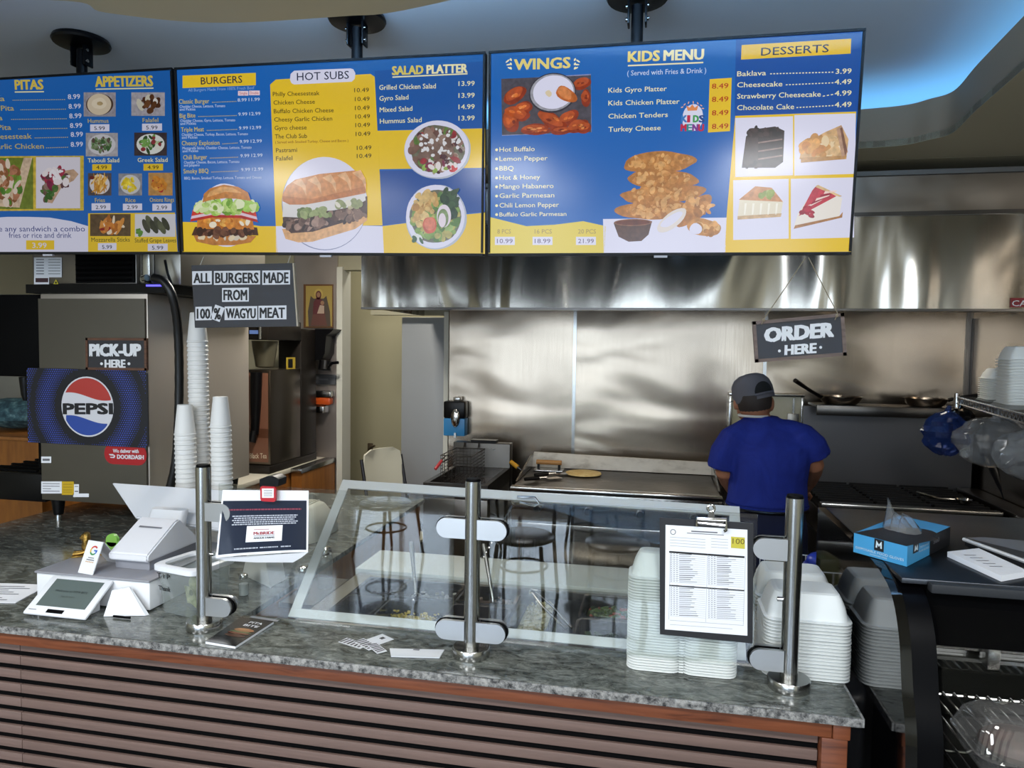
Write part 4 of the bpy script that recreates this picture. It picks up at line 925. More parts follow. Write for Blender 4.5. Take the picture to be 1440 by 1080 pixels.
pan(c.x, 4.71, .12, [Vector((c.x+.118, 4.70, SHZ+.042)), Vector((c.x+.18, 4.69, SHZ+.06)), Vector((c.x+.27, 4.68, SHZ+.075))], 'steel frying pan near the wire rack on the high shelf')
a = P(1290, 692, z=.945); c = P(1335, 705, z=.945)
t = thing('ladle', 'long steel ladle lying across the range burners', 'ladle', (a.x, a.y, .93)); d = (c-a)
m = MB(SATIN); m.tube([a, a+d*.75, c+Vector((.03, 0, .012))], [.008, .008, .006], 8); m.build('handle', t)
m = MB(SATIN); m.lathe(c+Vector((.07, 0, -.014)), [(.01, 0), (.032, .01), (.042, .03), (.04, .03), (.03, .012), (.004, .004)], 18); m.build('bowl', t)
# dark steel table to the right of the range
t = thing('prep_table', 'dark steel worktable in the corner right of the range', 'table', (1.88, 4.0, 0))
b = MB(DARKST); b.bx(1.83, 1.945, 3.4, 4.78, .90, .93, .004); b.build('table_top', t)
for y in (3.45, 4.72): m = MB(DARKST); m.cyl((1.885, y, 0), (1.885, y, .899), .02); m.build('leg', t)
b = MB(DARKST); b.bx(1.85, 1.925, 3.47, 4.70, .25, .28); b.build('under_shelf', t)
m = MB(BLACK); m.tube([P(1392, 640, y=4.70), P(1400, 660, y=4.6), P(1416, 692, y=4.5), P(1425, 720, y=4.42), P(1428, 760, y=4.36)], .032, 10); tag(m.build('gas_hose'), 'thick black hose slanting down beside the range riser', 'hose')

# wire rack shelf, slightly skewed to the wall
ra = P(1345, 567, y=3.95); rb_ = P(1440, 596, y=2.89); rb_.z = ra.z
d = (rb_-ra).normalized(); n_ = Vector((-d.y, d.x, 0)); n_ = n_ if n_.x > 0 else -n_
t = thing('wire_rack_shelf', 'chrome wire rack shelf on the wall carrying white foam boxes', 'wire shelf', (ra+rb_)/2)
e0 = ra; e1 = ra+d*1.15; dep = .34
m = MB(CHROME)
for z in (0, .03): m.tube([e0+Vector((0, 0, z)), e1+Vector((0, 0, z))], .004, 6); m.tube([e0+n_*dep+Vector((0, 0, z)), e1+n_*dep+Vector((0, 0, z))], .004, 6)
zz = []
for i in range(47): zz.append(e0+d*(i*.025)+Vector((0, 0, .03 if i % 2 else 0)))
m.tube(zz, .002, 5); m.build('truss_rail', t)
m = MB(CHROME)
for i in range(39):
    q = e0+d*(.02+i*.0293)+Vector((0, 0, .0345)); m.tube([q, q+n_*dep], .002, 5)
m.build('wire_deck', t)
m = MB(CHROME); m.cyl(e0+Vector((0, 0, -.02)), e0+Vector((0, 0, .05)), .014, .014, 12); m.build('corner_collar', t)
m = MB(CHROME); m.cyl(e0+n_*dep*.98+Vector((0, 0, .002)), Vector((XR-.018, (e0+n_*dep).y+.02, e0.z+.002)), .008); m.cyl(e0+d*1.05+n_*dep*.98+Vector((0, 0, .002)), Vector((XR-.018, (e0+d*1.05+n_*dep).y+.05, e0.z+.002)), .008); m.build('wall_bracket', t)
RACKZ = e0.z+.037
# low rail under the bags
a = P(1392, 660, y=3.6); c = P(1440, 684, y=3.2)
# plastic bags tied under the rack
rnd = random.Random(3)
def bag(name, label, c, r, mt, seed, n=13, tail=None, jag=.22):
    rnd = random.Random(seed); m = MB(mt); c = Vector(c); rings = []
    for j in range(1, n):
        th = pi*j/n; ring = []
        for i in range(22):
            a = 2*pi*i/22; f = 1+jag*(rnd.random()-.5)*2
            ring.append(c+Vector((sin(th)*cos(a)*r[0]*f, sin(th)*sin(a)*r[1]*f, -cos(th)*r[2]*(1+jag*.4*(rnd.random()-.5)))))
        rings.append(ring)
    m.loft(rings)
    if tail: m.tube([c+Vector((0, 0, r[2]*.8)), tail], [.02, .008], 7)
    return tag(m.build(name, sharp=25), label, 'plastic bag')
FILM = clear('clear_film', 'f0f2f4', 1.6, .12, .12, 'c8ccd0'); FILMB = clear('blue_film', '8fa0cc', 1.6, .1, .30, '2c4688'); FILMK = M('black_film', '08080a', .15)
c = P(1330, 610, y=3.85); bag('plastic_bag', 'blue tinted plastic bag hanging under the wire rack corner', c, (.10, .07, .11), FILMB, 4, tail=c+Vector((.012, 0, .14)))
c = P(1345, 595, y=3.98); bag('plastic_bag', 'glossy black plastic bag tucked behind the blue tinted bag', c, (.09, .05, .085), FILMK, 6, tail=c+Vector((.03, 0, .13)))
c = P(1398, 622, y=3.55); bag('plastic_bag', 'clear crumpled plastic bag hanging under the middle of the rack', c, (.15, .10, .115), FILM, 8, tail=c+Vector((.02, 0, .18)))
c = P(1448, 640, y=3.25); bag('plastic_bag', 'clear crumpled plastic bag at the right picture edge under the rack', c, (.12, .09, .105), FILM, 9, tail=c+Vector((.02, 0, .13)))

# ------------------------------------------------------------------ foam clamshells
def clam_mesh(w, d, h, name, hinge='x', m=FOAM, cut=.03):
    """an opened clamshell turned upside down: two shallow tubs joined by a hinge"""
    b = MB(m)
    for s in (-1, 1):
        cx, cy, wx, wy = (s*w/4, 0, w/2-.004, d) if hinge == 'x' else (0, s*d/4, w, d/2-.004)
        rings = []
        for z, ins in ((0, 0), (.003, -.001), (.006, .006), (h*.55, .014), (h-.012, .022), (h-.003, .027), (h, .036)):
            rings.append([Vector((x, y, z)) for x, y in rrect(cx, cy, wx-2*ins, wy-2*ins, max(cut-ins*.5, .012), 4)])
        rings = [[Vector((x, y, z)) for x, y in rrect(cx, cy, wx+dw, wy+dw, cut, 4)] for z, dw in ((.0008, -.006), (.0005, .004), (.003, .004))]+rings[1:]
        b.loft(rings, cap=False); b.poly(rings[-1])
    b.box((0, 0, .002), (.012, d*.9, .003) if hinge == 'x' else (w*.9, .012, .003))
    return b
def stack_of(proto, n, base, step, label, toplabel, group, jitter=.0008, rz=0):
    rnd = random.Random(n)
    for i in range(n):
        o = proto if i == 0 else proto.copy()
        if i: COL.objects.link(o)
        o.location = Vector(base)+Vector(((rnd.random()-.5)*jitter*2, (rnd.random()-.5)*jitter*2, i*step)); o.rotation_euler = (0, 0, rz)
        tag(o, toplabel if i == n-1 else label, 'foam container', group)
# tall stack behind the clipboard
pl = P(880, 943, z=CZ); prr = P(1048, 950, z=CZ)
zt = P(905, 760, y=2.02).z
pr = clam_mesh(.285, .112, .066, 'foam_container').build('foam_container', keep_origin=True)
n1 = 34; stack_of(pr, n1, (.085, 1.931, CZ+.001), (zt-CZ-.066)/(n1-1), 'white foam clamshell nested in the tall stack behind the clipboard', 'topmost white foam clamshell of the tall stack behind the clipboard', 'clamshells stacked behind the clipboard')
# right stack beside the display case
zt = P(1120, 822, y=2.05).z
pr = clam_mesh(.215, .34, .07, 'foam_container', 'y').build('foam_container', keep_origin=True)
n2 = 18; stack_of(pr, n2, (.405, 2.085, CZ+.001), .0088, 'white foam clamshell nested in the low stack behind the right glass post', 'topmost white foam clamshell of the low stack behind the right glass post', 'clamshells stacked beside the display case')
# boxes on the wire rack
q0 = e0+d*.16+n_*.17; rz = math.atan2(d.y, d.x)
pr = clam_mesh(.2, .2, .05, 'foam_container', 'y').build('foam_container', keep_origin=True)
z1 = P(1392, 518, y=q0.y).z
stack_of(pr, 11, (q0.x, q0.y, RACKZ), max(.009, (z1-RACKZ-.05)/10), 'white foam container nested in the shorter stack on the wire rack', 'topmost foam container of the shorter stack on the wire rack', 'foam containers in the short rack stack', rz=rz)
q1 = e0+d*.50+n_*.17
pr = clam_mesh(.23, .22, .06, 'foam_container', 'y').build('foam_container', keep_origin=True)
z2 = P(1425, 487, y=q1.y).z
stack_of(pr, 16, (q1.x, q1.y, RACKZ), max(.009, (z2-RACKZ-.06)/15), 'white foam container nested in the taller stack on the wire rack', 'topmost foam container of the taller stack on the wire rack', 'foam containers in the tall rack stack', rz=rz)

# ------------------------------------------------------------------ the cook
SKIN = M('skin', '8a5c44', .55); SHIRT = ramp_mat('blue_shirt', [(.3, '141f66'), (.7, '1b2a7a')], 7, .85, 3, (1.2, 1, .8), 1.0, spec=.2, bump=1.0); NAVY = M('navy_trousers', '14182e', .85, spec=.2)
HAIR = M('dark_hair', '241c18', .7); CAPM = M('grey_cap', '55555c', .8, spec=.2)
def ring(c, rx, ry, rz=0, n=20, tilt=(0, 0)):
    """horizontal ellipse ring"""
    out = []
    for i in range(n):
        a = 2*pi*i/n; x, y = rx*cos(a), ry*sin(a); X, Y = x*cos(rz)-y*sin(rz), x*sin(rz)+y*cos(rz)
        out.append(Vector((c[0]+X, c[1]+Y, c[2]+tilt[0]*X+tilt[1]*Y)))
    return out
def remesh(o, vox, smooth=4, lap=.5):
    r = o.modifiers.new('union', 'REMESH'); r.mode = 'VOXEL'; r.voxel_size = vox; r.use_smooth_shade = True
    s = o.modifiers.new('smooth', 'SMOOTH'); s.iterations = smooth; s.factor = lap
    return o
PX, PY = .505, 3.32
man = thing('person', 'man in a blue T-shirt and grey cap at the griddle, back turned', 'person', (PX, PY, 0))
sh = P(1085, 612, y=PY); shz = sh.z
def arm_pts(s):
    if s < 0: return [P(1024, 618, y=PY), P(1019, 664, y=PY+.02), P(1032, 690, y=PY+.20), P(1050, 702, y=PY+.33)]
    return [P(1136, 616, y=PY), P(1145, 654, y=PY+.03), P(1140, 676, y=PY+.22), P(1128, 690, y=PY+.34)]
hc = P(1060, 563, y=PY+.075)
m = MB(SKIN)
# trunk, neck and head
m.loft([ring((PX, PY, .86), .15, .105), ring((PX, PY, .98), .16, .11), ring((PX, PY+.0, 1.12), .15, .105), ring((PX, PY+.02, 1.27), .17, .11), ring((PX, PY+.035, shz+.00), .16, .085), ring((PX-.03, PY+.05, shz+.06), .065, .06), ring((hc.x+.012, PY+.065, hc.z-.06), .056, .06), ring((hc.x+.005, PY+.07, hc.z), .05, .055)])
m.ell(hc, (.074, .092, .108), 14, Matrix.Rotation(radians(-8), 3, 'Y'))
m.ell(hc+Vector((-.015, .055, -.055)), (.052, .05, .05), 10)                                  # jaw
m.ell(hc+Vector((-.022, .105, -.018)), (.013, .024, .024), 8)                                   # nose
m.ell(hc+Vector((-.02, .092, -.060)), (.026, .012, .010), 8)                                   # lips
for s in (-1, 1): m.ell(hc+Vector((s*.078, -.002, -.015)), (.012, .022, .034), 8)              # ears
for s in (-1, 1):
    a = arm_pts(s); m.tube([Vector((PX+s*.10, PY+.03, shz-.03)), a[0]+Vector((-s*.012, 0, -.022))], [.045, .046], 12); a[0] = a[0]+Vector((-s*.010, 0, -.02))
    m.tube([a[0], a[0].lerp(a[1], .5), a[1], a[1].lerp(a[2], .4), a[2], a[3]], [.055, .048, .042, .041, .031, .03], 12)
    f = (a[3]-a[2]).normalized(); sd = Vector((0, 0, 1)).cross(f).normalized(); up = f.cross(sd)
    m.ell(a[3]+f*.045, (.040, .052, .022), 10, Matrix((sd, f, up)).transposed())
    for k in range(4):
        o0 = a[3]+f*.08+sd*(k-1.5)*.02; ln = (.060, .072, .068, .05)[k]; m.tube([o0, o0+f*ln*.5-up*.008, o0+f*ln*.85-up*.030], [.0095, .009, .0075], 8)
    o0 = a[3]+f*.03-sd*s*.036; m.tube([o0, o0+f*.032-sd*s*.022-up*.008, o0+f*.062-sd*s*.018-up*.016], [.0115, .0105, .008], 8)
for s in (-1, 1):
    m.tube([(PX+s*.085, PY, .9), (PX+s*.09, PY+.01, .5), (PX+s*.095, PY-.01, .30), (PX+s*.10, PY-.01, .09)], [.085, .062, .058, .042], 12)
    m.tube([(PX+s*.10, PY-.05, .06), (PX+s*.105, PY+.14, .045)], [.04, .035], 10)
remesh(m.build('body', man), .0055, 5)
# shirt
m = MB(SHIRT)
m.loft([ring((PX+.0, PY, 1.065), .178, .13), ring((PX, PY, 1.10), .172, .125), ring((PX, PY+.0, 1.17), .168, .122), ring((PX+.005, PY+.0, 1.25), .172, .124), ring((PX+.005, PY+.01, 1.33), .183, .118), ring((PX+.004, PY+.025, shz-.012), .196, .10), ring((PX, PY+.035, shz+.018), .178, .085), ring((PX-.012, PY+.045, shz+.046), .125, .072), ring((PX-.025, PY+.05, shz+.072), .078, .064), ring((PX-.028, PY+.05, shz+.082), .07, .06)])
for s in (-1, 1):
    a = arm_pts(s); e = a[0].lerp(a[1], .86 if s < 0 else .66)+Vector((s*.008, 0, 0))
    m.tube([Vector((PX+s*.03, PY+.04, shz+.012)), Vector((PX+s*.09, PY+.035, shz+.002)), a[0]+Vector((-s*.022, 0, -.008)), a[0].lerp(e, .45), e], [.062, .068, .072, .070, .074], 16)
rm = remesh(m.build('shirt', man), .007, 6)
m = MB(SHIRT); m.loft([ring((PX, PY, 1.055), .176, .128), ring((PX, PY, 1.068), .180, .132)]); m.build('shirt_hem', man)
m = MB(M('white_undershirt', 'b8b8b4', .8)); m.tube([ (hc.x-.005+.062*cos(a), PY+.045+.060*sin(a), shz+.082) for a in [2*pi*i/20 for i in range(20)]], .006, 6, closed=True); m.build('collar', man)
m = MB(NAVY)
m.loft([ring((PX, PY, 1.07), .158, .115), ring((PX, PY, .95), .178, .13), ring((PX, PY, .82), .18, .13), ring((PX, PY, .76), .165, .12)])
for s in (-1, 1): m.tube([(PX+s*.085, PY, .86), (PX+s*.09, PY+.01, .5), (PX+s*.095, PY-.01, .30), (PX+s*.10, PY-.01, .07)], [.098, .08, .072, .066], 14)
remesh(m.build('trousers', man), .008, 5)
m = MB(BLACK); m.tube([(PX+.176*cos(a), PY+.13*sin(a), 1.052) for a in [2*pi*i/28 for i in range(28)]], .007, 6, closed=True); m.build('apron_string', man)
for s in (-1, 1):
    m = MB(BLACK); m.loft([ring((PX+s*.10, PY+.04, .001), .048, .13), ring((PX+s*.10, PY+.04, .03), .05, .135), ring((PX+s*.10, PY+.03, .065), .046, .11), ring((PX+s*.10, PY-.02, .10), .05, .055)]); m.build('shoe', man)
# hair below the cap, cap with arched back opening
m = MB(HAIR)
R = Matrix.Rotation(radians(-8), 3, 'Y')
rings = []
for z, k in ((-.055, .80), (-.03, .97), (0, 1.045), (.03, 1.03)):
    rings.append([hc+R@Vector((cos(a)*.076*k, min(sin(a)*.095*k, .03), z)) for a in [2*pi*i/24 for i in range(24)]])
m.loft(rings); m.build('hair', man)
R = Matrix.Rotation(radians(24), 3, 'Z') @ Matrix.Rotation(radians(-11), 3, 'Y') @ Matrix.Rotation(radians(-12), 3, 'X')
cc = hc+Vector((0, 0, .012))
m = MB(CAPM); rings = []; prof = ((.086, -.012), (.0875, .012), (.0875, .04), (.081, .070), (.064, .094), (.038, .108), (.006, .112))
for r_, z in prof: rings.append([cc+R@Vector((cos(a)*r_, sin(a)*r_*1.17, z)) for a in [2*pi*i/32 for i in range(32)]])
m.loft(rings); m.build('cap', man)
m = MB(CAPM); brim = [[cc+R@Vector((x, .06+y, .006+.002*k)) for x, y in [(-.07, .03), (-.06, .08), (-.03, .115), (.03, .115), (.06, .08), (.07, .03)]] for k in (0, 1)]
m.loft(brim); m.build('cap_brim', man)
m = MB(M('cap_gap', '0a0a0c', .9)); arch = []
for i in range(17):
    a = pi*i/16; x = .040*cos(a); z = .014+.040*sin(a); rr = .0872 if z < .04 else .0872-(z-.04)*.3
    arch.append((x, z, rr))

def capr(z):
    for (r0, z0), (r1, z1) in zip(prof, prof[1:]):
        if z <= z1: return r0+(r1-r0)*(z-z0)/(z1-z0)
    return .01
cols = []
for i in range(17):
    x = -.042+.084*i/16; top = .016+.046*math.sqrt(max(1-(x/.0425)**2, 0)); cols.append([cc+R@Vector((x, -math.sqrt(capr(z)**2-x*x)*1.17-.0022, z)) for z in [.014+(top-.014)*k/8 for k in range(9)]])
m.loft(cols, cap=False, closed=False); m.build('cap_opening', man)
m = MB(CAPM); m.tube([cc+R@Vector((x, -math.sqrt(.0885**2-x*x)*1.175-.002, .008)) for x in [-.045+.09*i/10 for i in range(11)]], .006, 6); m.build('cap_strap', man)

# ------------------------------------------------------------------ passage: grey fridge and folding chair
a = P(565, 446, y=5.12); c = P(629, 446, y=5.12)
t = thing('upright_fridge', 'tall grey upright fridge seen through the passage opening', 'fridge', ((a.x+c.x)/2, 5.4, 0))
FG = M('fridge_grey', '8c9094', .4)
b = MB(FG); b.bx(a.x, a.x+.62, 5.16, 5.85, .06, a.z, .008); b.build('body', t)
b = MB(FG); b.bx(a.x, a.x+.62, 5.12, 5.155, .1, a.z, .006); b.build('door', t)
for x in (a.x+.06, a.x+.56):
    for y in (5.2, 5.8): m = MB(BLACK); m.cyl((x, y, 0), (x, y, .059), .02); m.build('foot', t)
# folding chair, cream
CREAM = M('cream_plastic', 'c2c0b0', .45); TUBE = M('dark_tube', '26262a', .4, .6)
c0 = P(566, 660, y=4.62)
t = thing('folding_chair', 'cream folding chair by the passage beside the fridge', 'chair', (c0.x, 4.5, 0))
RZ = Matrix.Rotation(radians(62), 3, 'Z') @ Matrix.Diagonal((.82, .9, 1)); O = Vector((c0.x+.0, 4.55, 0))
def W(x, y, z): return O+RZ@Vector((x, y, z))
zt = P(560, 632, y=4.62).z
m = MB(CREAM); rings = []
for k, z in enumerate([zt-.27, zt-.2, zt-.1, zt-.03, zt]):
    hw = (.20, .205, .205, .19, .12)[k]; off = .16+.09*(z-.75)
    rings.append([W(-hw, off, z), W(-hw*.5, off+.022, z), W(0, off+.028, z), W(hw*.5, off+.022, z), W(hw, off, z), W(hw, off+.018, z), W(0, off+.046, z), W(-hw, off+.018, z)])
m.loft(rings); m.build('backrest', t)
m = MB(CREAM); m.box(W(0, -.05, .455), (.40, .38, .025), RZ, .012); m.build('seat', t)
for s in (-1, 1):
    m = MB(TUBE); m.tube([W(s*.215, .20, zt-.06), W(s*.215, .10, .6), W(s*.215, -.16, .42), W(s*.215, -.26, .012)], .012, 8); m.build('front_leg', t)
    m = MB(TUBE); m.tube([W(s*.215, -.2, .44), W(s*.215, .08, .34), W(s*.215, .22, .012)], .012, 8); m.build('rear_leg', t)
m = MB(TUBE); m.tube([W(-.215, .18, .13), W(.215, .18, .13)], .009, 8); m.build('stretcher', t)
# coat hook on the passage wall
p = P(521, 632, y=6.29); m = MB(M('bronze_hook', '5c5040', .5, .5)); m.box((p.x, 6.285, p.z), (.05, .02, .12), bevel=.006); m.tube([(p.x, 6.27, p.z+.02), (p.x+.03, 6.22, p.z+.03), (p.x+.08, 6.2, p.z+.05)], .01, 7); tag(m.build('wall_hook'), 'small bronze hook on the passage wall', 'hook')
# ------------------------------------------------------------------ soda machine on the left counter
SODA = steel('soda_panel_steel', '77746f', .34, .12, 1.2)
SODA2 = steel('soda_side_steel', 'd4ccc2', .55, .25, 1.2)
sx0, sx1, sy0, sy1 = -2.80, -2.235, 2.80, 3.62
sz0 = P(209, 712, y=sy0).z; sz1 = P(205, 412, y=sy0).z
t = thing('soda_dispenser', 'tall steel soda dispenser with a round cola emblem on its back', 'soda dispenser', ((sx0+sx1)/2, 3.2, CZ))
b = MB(SODA2); b.bx(sx0, sx1, sy0+.012, sy1, sz0, sz1-.001, .004); b.build('body', t)
b = MB(SODA); b.bx(sx0, sx1-.006, sy0, sy0+.0115, sz0, sz1-.025); b.build('back_panel', t)
b = MB(BLACK); b.bx(sx0-.06, sx1+.10, sy0-.006, sy1, sz1, sz1+.04); b.build('top_deck', t)
b = MB(BLACKM); b.bx(-3.32, sx0-.003, sy0+.05, sy1-.05, P(40, 530, y=2.85).z, sz1-.002, .01); b.build('canopy', t)
b = MB(BLACKM); b.bx(-2.865, sx0-.003, sy0+.05, sy1-.05, sz0+.14, P(40, 530, y=2.85).z-.002); b.build('dispensing_column', t)
b = MB(BLACK); b.bx(-3.18, sx0-.003, sy0+.02, sy1-.08, sz0-.02, sz0+.115, .008); b.build('drip_tray', t)
b = MB(BLACKM)
for i in range(10): b.bx(-3.17, -2.88, sy0+.05+i*.07, sy0+.065+i*.07, sz0+.116, sz0+.124)
b.build('drip_grille', t)
for i in range(6):
    y = sy0+.12+i*.11; m = MB(BLACK); m.lathe((-3.0, y, P(40, 530, y=2.85).z-.12), [(.014, 0), (.022, .03), (.03, .115)], 12); m.build('nozzle', t)
for x, y in ((-2.755, 2.845), (-2.30, 2.845), (-2.755, 3.56), (-2.30, 3.56)):
    m = MB(BLACK); m.cyl((x, y, CZ+.03), (x, y, sz0-.001), .020, .031, 16); lg_ = m.build('leg', t); m = MB(CHROME); m.cyl((x, y, CZ), (x, y, CZ+.0295), .013, .012, 14); m.build('foot', lg_)
# stickers and emblem on the back panel
PEPB = M('panel_dark_graphic', '16171f', .4); PEPD = M('panel_blue_dots', '3c50ac', .4); PEPR = M('emblem_red', 'b23a34', .4); PEPU = M('emblem_blue', '2c4a9c', .4); PW = M('emblem_white', 'd6d6dc', .4)
m = MB(PEPB); bd = Board((0, sy0-.0015, 0), (1, 0, 0), (0, 0, 1), m)
c0 = bd.px(40, 622); c1 = bd.px(208, 521)
cw, ch = c1[0]-c0[0], c1[1]-c0[1]
m.prism([bd.at(x, y) for x, y in rrect((c0[0]+c1[0])/2, (c0[1]+c1[1])/2, cw, ch, .018)], (0, -.003, 0))
bd.O = bd.O+Vector((0, -.003, 0))
ex, ey = bd.px(123, 572); R0 = abs(bd.px(160, 572)[0]-ex)
rnd = random.Random(2)
nx, ny = 56, 36
for i in range(nx):
    for j in range(ny):
        a = c0[0]+cw*(i+.5+(j % 2)*.5)/nx; bb = c0[1]+ch*(j+.5)/ny
        if a > c1[0]-.006: continue
        r_ = math.hypot(a-ex, bb-ey)/R0
        k_ = max(0, sin((r_-1.22)*pi/.85)) if 1.22 < r_ < 2.07 else max(0, sin((r_-2.2)*pi/1.1)) if r_ > 2.2 else 0
        if k_ > .12: bd.ellipse(a, bb, .0038*min(1, k_*.6+.4), .0038*min(1, k_*.6+.4), PEPD, 1, 0, 7)
bd.ellipse(ex, ey, R0*1.0, R0*1.0, PW, 2, n=40)
def wave(x, s): return .30*s+.11*sin(x*2.6+.4)
top, bot = [], []
n = 24; r_ = .95
xs_ = [-.90+1.8*i/n for i in range(n+1)]
f = lambda x: .36+.13*sin(2.3*x+.1) if True else 0
arc = [(x, math.sqrt(r_*r_-x*x)) for x in xs_ if math.sqrt(r_*r_-x*x) > .34-.12*sin(2.4*x)]
low = [(x, .34-.12*sin(2.4*x)) for x, _ in arc]
bd.poly([(ex+R0*x, ey+R0*y) for x, y in low+arc[::-1]], PEPR, 3)
arc = [(x, -math.sqrt(r_*r_-x*x)) for x in xs_ if -math.sqrt(r_*r_-x*x) < -.42-.12*sin(2.4*x)]
low = [(x, -.42-.12*sin(2.4*x)) for x, _ in arc]
bd.poly([(ex+R0*x, ey+R0*y) for x, y in arc+low[::-1]], PEPU, 3)
bd.ptext('PEPSI', 90, 158, 582, 15, INK, 4, .14)
m.build('emblem_panel', t)
m = MB(M('sticker_red', 'a51c24', .35)); bd = Board((0, sy0-.002, 0), (1, 0, 0), (0, 0, 1), m)
a0, b0 = bd.px(147, 652); a1, b1 = bd.px(206, 626)
bd.poly(rrect((a0+a1)/2, (b0+b1)/2, a1-a0, b1-b0, (b1-b0)*.45), M('sticker_red', 'a51c24', .35), 0)
bd.ptext('We deliver with', 159, 195, 636.5, 5.4, PW, 1, .06, 637); bd.ptext('DOORDASH', 165, 202, 645, 6, PW, 1, .09, 646)
bd.ppoly([(153, 638.5), (159, 638.5), (162.5, 641), (161, 644), (156, 644), (154.5, 642.5), (159.5, 642.5), (160, 640.8), (155, 640.4)], PW, 1)
m.build('delivery_sticker', t)
m = MB(PAPER); bd = Board((0, sy0-.001, 0), (1, 0, 0), (0, 0, 1), m)
bd.prect(58, 677, 88, 694, PAPER, 0); bd.prect(87, 677, 104, 696, M('sticker_yellow', 'c9a51c', .5), 1); bd.prect(104, 681, 111, 694, PAPER, 0); bd.prect(103, 694, 125, 699, PAPER, 1)
for y in (680, 683.5, 687, 690.5): bd.pline(60, y, 84 if y != 687 else 72, y+.3, .9, GREYINK, 1)
for y in (681, 685, 689, 692): bd.pline(89, y, 102, y, .7, M('sticker_ink_brown', '8a7218', .5), 2)
bd.pline(105, 684, 110, 684, 1, GREYINK, 1); bd.pline(105, 691, 110, 691, 1.2, INK, 1)
m.build('data_sticker', t)
m = MB(PAPER); bd = Board((0, sy0-.001, 0), (1, 0, 0), (0, 0, 1), m); bd.prect(58, 642, 72, 651, PAPER, 0); bd.pline(60, 646.5, 70, 646.5, 3, GREYINK, 1); m.build('small_sticker', t)
# PICK-UP sign hung on the panel
framed('pickup_sign', 'brown framed chalkboard sign reading PICK-UP HERE on the soda machine', [(120, 475), (205.5, 475.5), (206, 521), (120.5, 520)], sy0-.0165, .1, FRW2,
    [('PICK-UP', 127, 197.5, 500.5, 17, 500.5, .12), ('HERE', 148, 176, 517, 11.5, 517, .10)], [(143, 511.5), (181.5, 511.5)])
# ice maker on top
iz0 = sz1+.042; ix0, ix1 = P(47, 380, y=sy0+.02).x, P(193, 380, y=sy0+.02).x
t = thing('ice_maker', 'steel ice maker with black louvre on top of the soda machine', 'ice maker', ((ix0+ix1)/2, 3.15, iz0))
b = MB(steel('ice_maker_steel', '8b8680', .36, .15, 1.2)); b.bx(ix0, ix1, sy0+.015, sy1-.03, iz0, 2.60, .004); b.build('body', t)
b = MB(BLACKM); a = P(108, 398, y=sy0+.01); c = P(192, 362, y=sy0+.01); b.bx(a.x, c.x-.01, sy0+.004, sy0+.0145, a.z, 2.5)
for i in range(22):
    z = a.z+.012+i*.022
    if z < 2.48: b.box(((a.x+c.x-.01)/2, sy0-.002, z), (c.x-a.x-.03, .014, .004), Matrix.Rotation(radians(-35), 3, 'X'))
b.build('louvre', t)
b = MB(SATIN); b.bx(ix1+.002, ix1+.055, sy0+.03, sy0+.10, iz0, 2.6, .004); b.build('corner_post', t)
b = MB(steel('ice_side_steel', 'b9b5ac', .38, .1, 1.5)); b.bx(ix1+.056, ix1+.19, sy0+.06, sy1-.05, iz0, 2.6, .004); b.build('side_box', t)
m = MB(PAPER); bd = Board((0, sy0+.0135, 0), (1, 0, 0), (0, 0, 1), m)
bd.prect(48, 362, 87, 390, PAPER, 1); bd.prect(48, 390, 69, 400, PAPER, 1); bd.prect(50, 391, 68, 397, M('label_dark_red', '3a2026', .5), 2)
for y in (365, 369, 373, 377, 381, 385): bd.pline(51, y, 62, y, 1.2, GREYINK, 2); bd.pline(68, y, 85, y, .8, GREYINK, 2)
bd.ppoly([(75, 399.5), (82.5, 399.5), (78.8, 393)], M('warning_yellow', 'c8b82c', .5), 1); bd.ppoly([(77, 398.5), (80.6, 398.5), (78.8, 395)], INK, 2)
m.build('data_label', t)
p = P(208, 393, y=sy0+.02); m = MB(CHROME); m.cyl((p.x, sy0+.029, p.z), (p.x, sy0-.012, p.z), .016, .016, 14); m.cyl((p.x, sy0-.012, p.z), (p.x+.028, sy0-.02, p.z+.004), .013, .015, 12); m.build('hose_fitting', t)
m = MB(M('blue_indicator', '2030a0', .4, emit='5a50ff', estr=2.5)); a = P(206, 410, y=sy0-.01); c = P(236, 411, y=sy0-.01); m.bx(a.x, c.x, sy0-.013, sy0-.0065, sz1+.028, sz1+.036); m.build('light_strip', t)
# hose
HOSE = M('black_rubber', '0b0b0c', .4)
hp = smooth_curve([P(216, 391, y=sy0-.035), P(230, 396, y=sy0-.04), P(243, 418, y=sy0-.03), P(250, 460, y=sy0+.02), P(252, 520, y=sy0+.05), P(251, 590, y=sy0+.06), P(247, 650, y=sy0+.05), P(238, 690, y=sy0+.05)], 6)
hp = [p for p in hp]; m = MB(HOSE); m.tube(hp, [.019*(1+.05*(i % 2)) for i in range(len(hp))], 10); tag(m.build('water_hose'), 'thick black hose looping down the side of the soda machine', 'hose')
hp = smooth_curve([P(232, 366, y=sy0+.03), P(236, 385, y=sy0+.02), P(243, 405, y=sy0+.03), P(250, 440, y=sy0+.06), P(254, 520, y=sy0+.10), P(256, 640, y=sy0+.12)], 5)
m = MB(HOSE); m.tube(hp, .006, 7); tag(m.build('power_cord'), 'thin black cord hanging beside the thick black hose', 'cord')
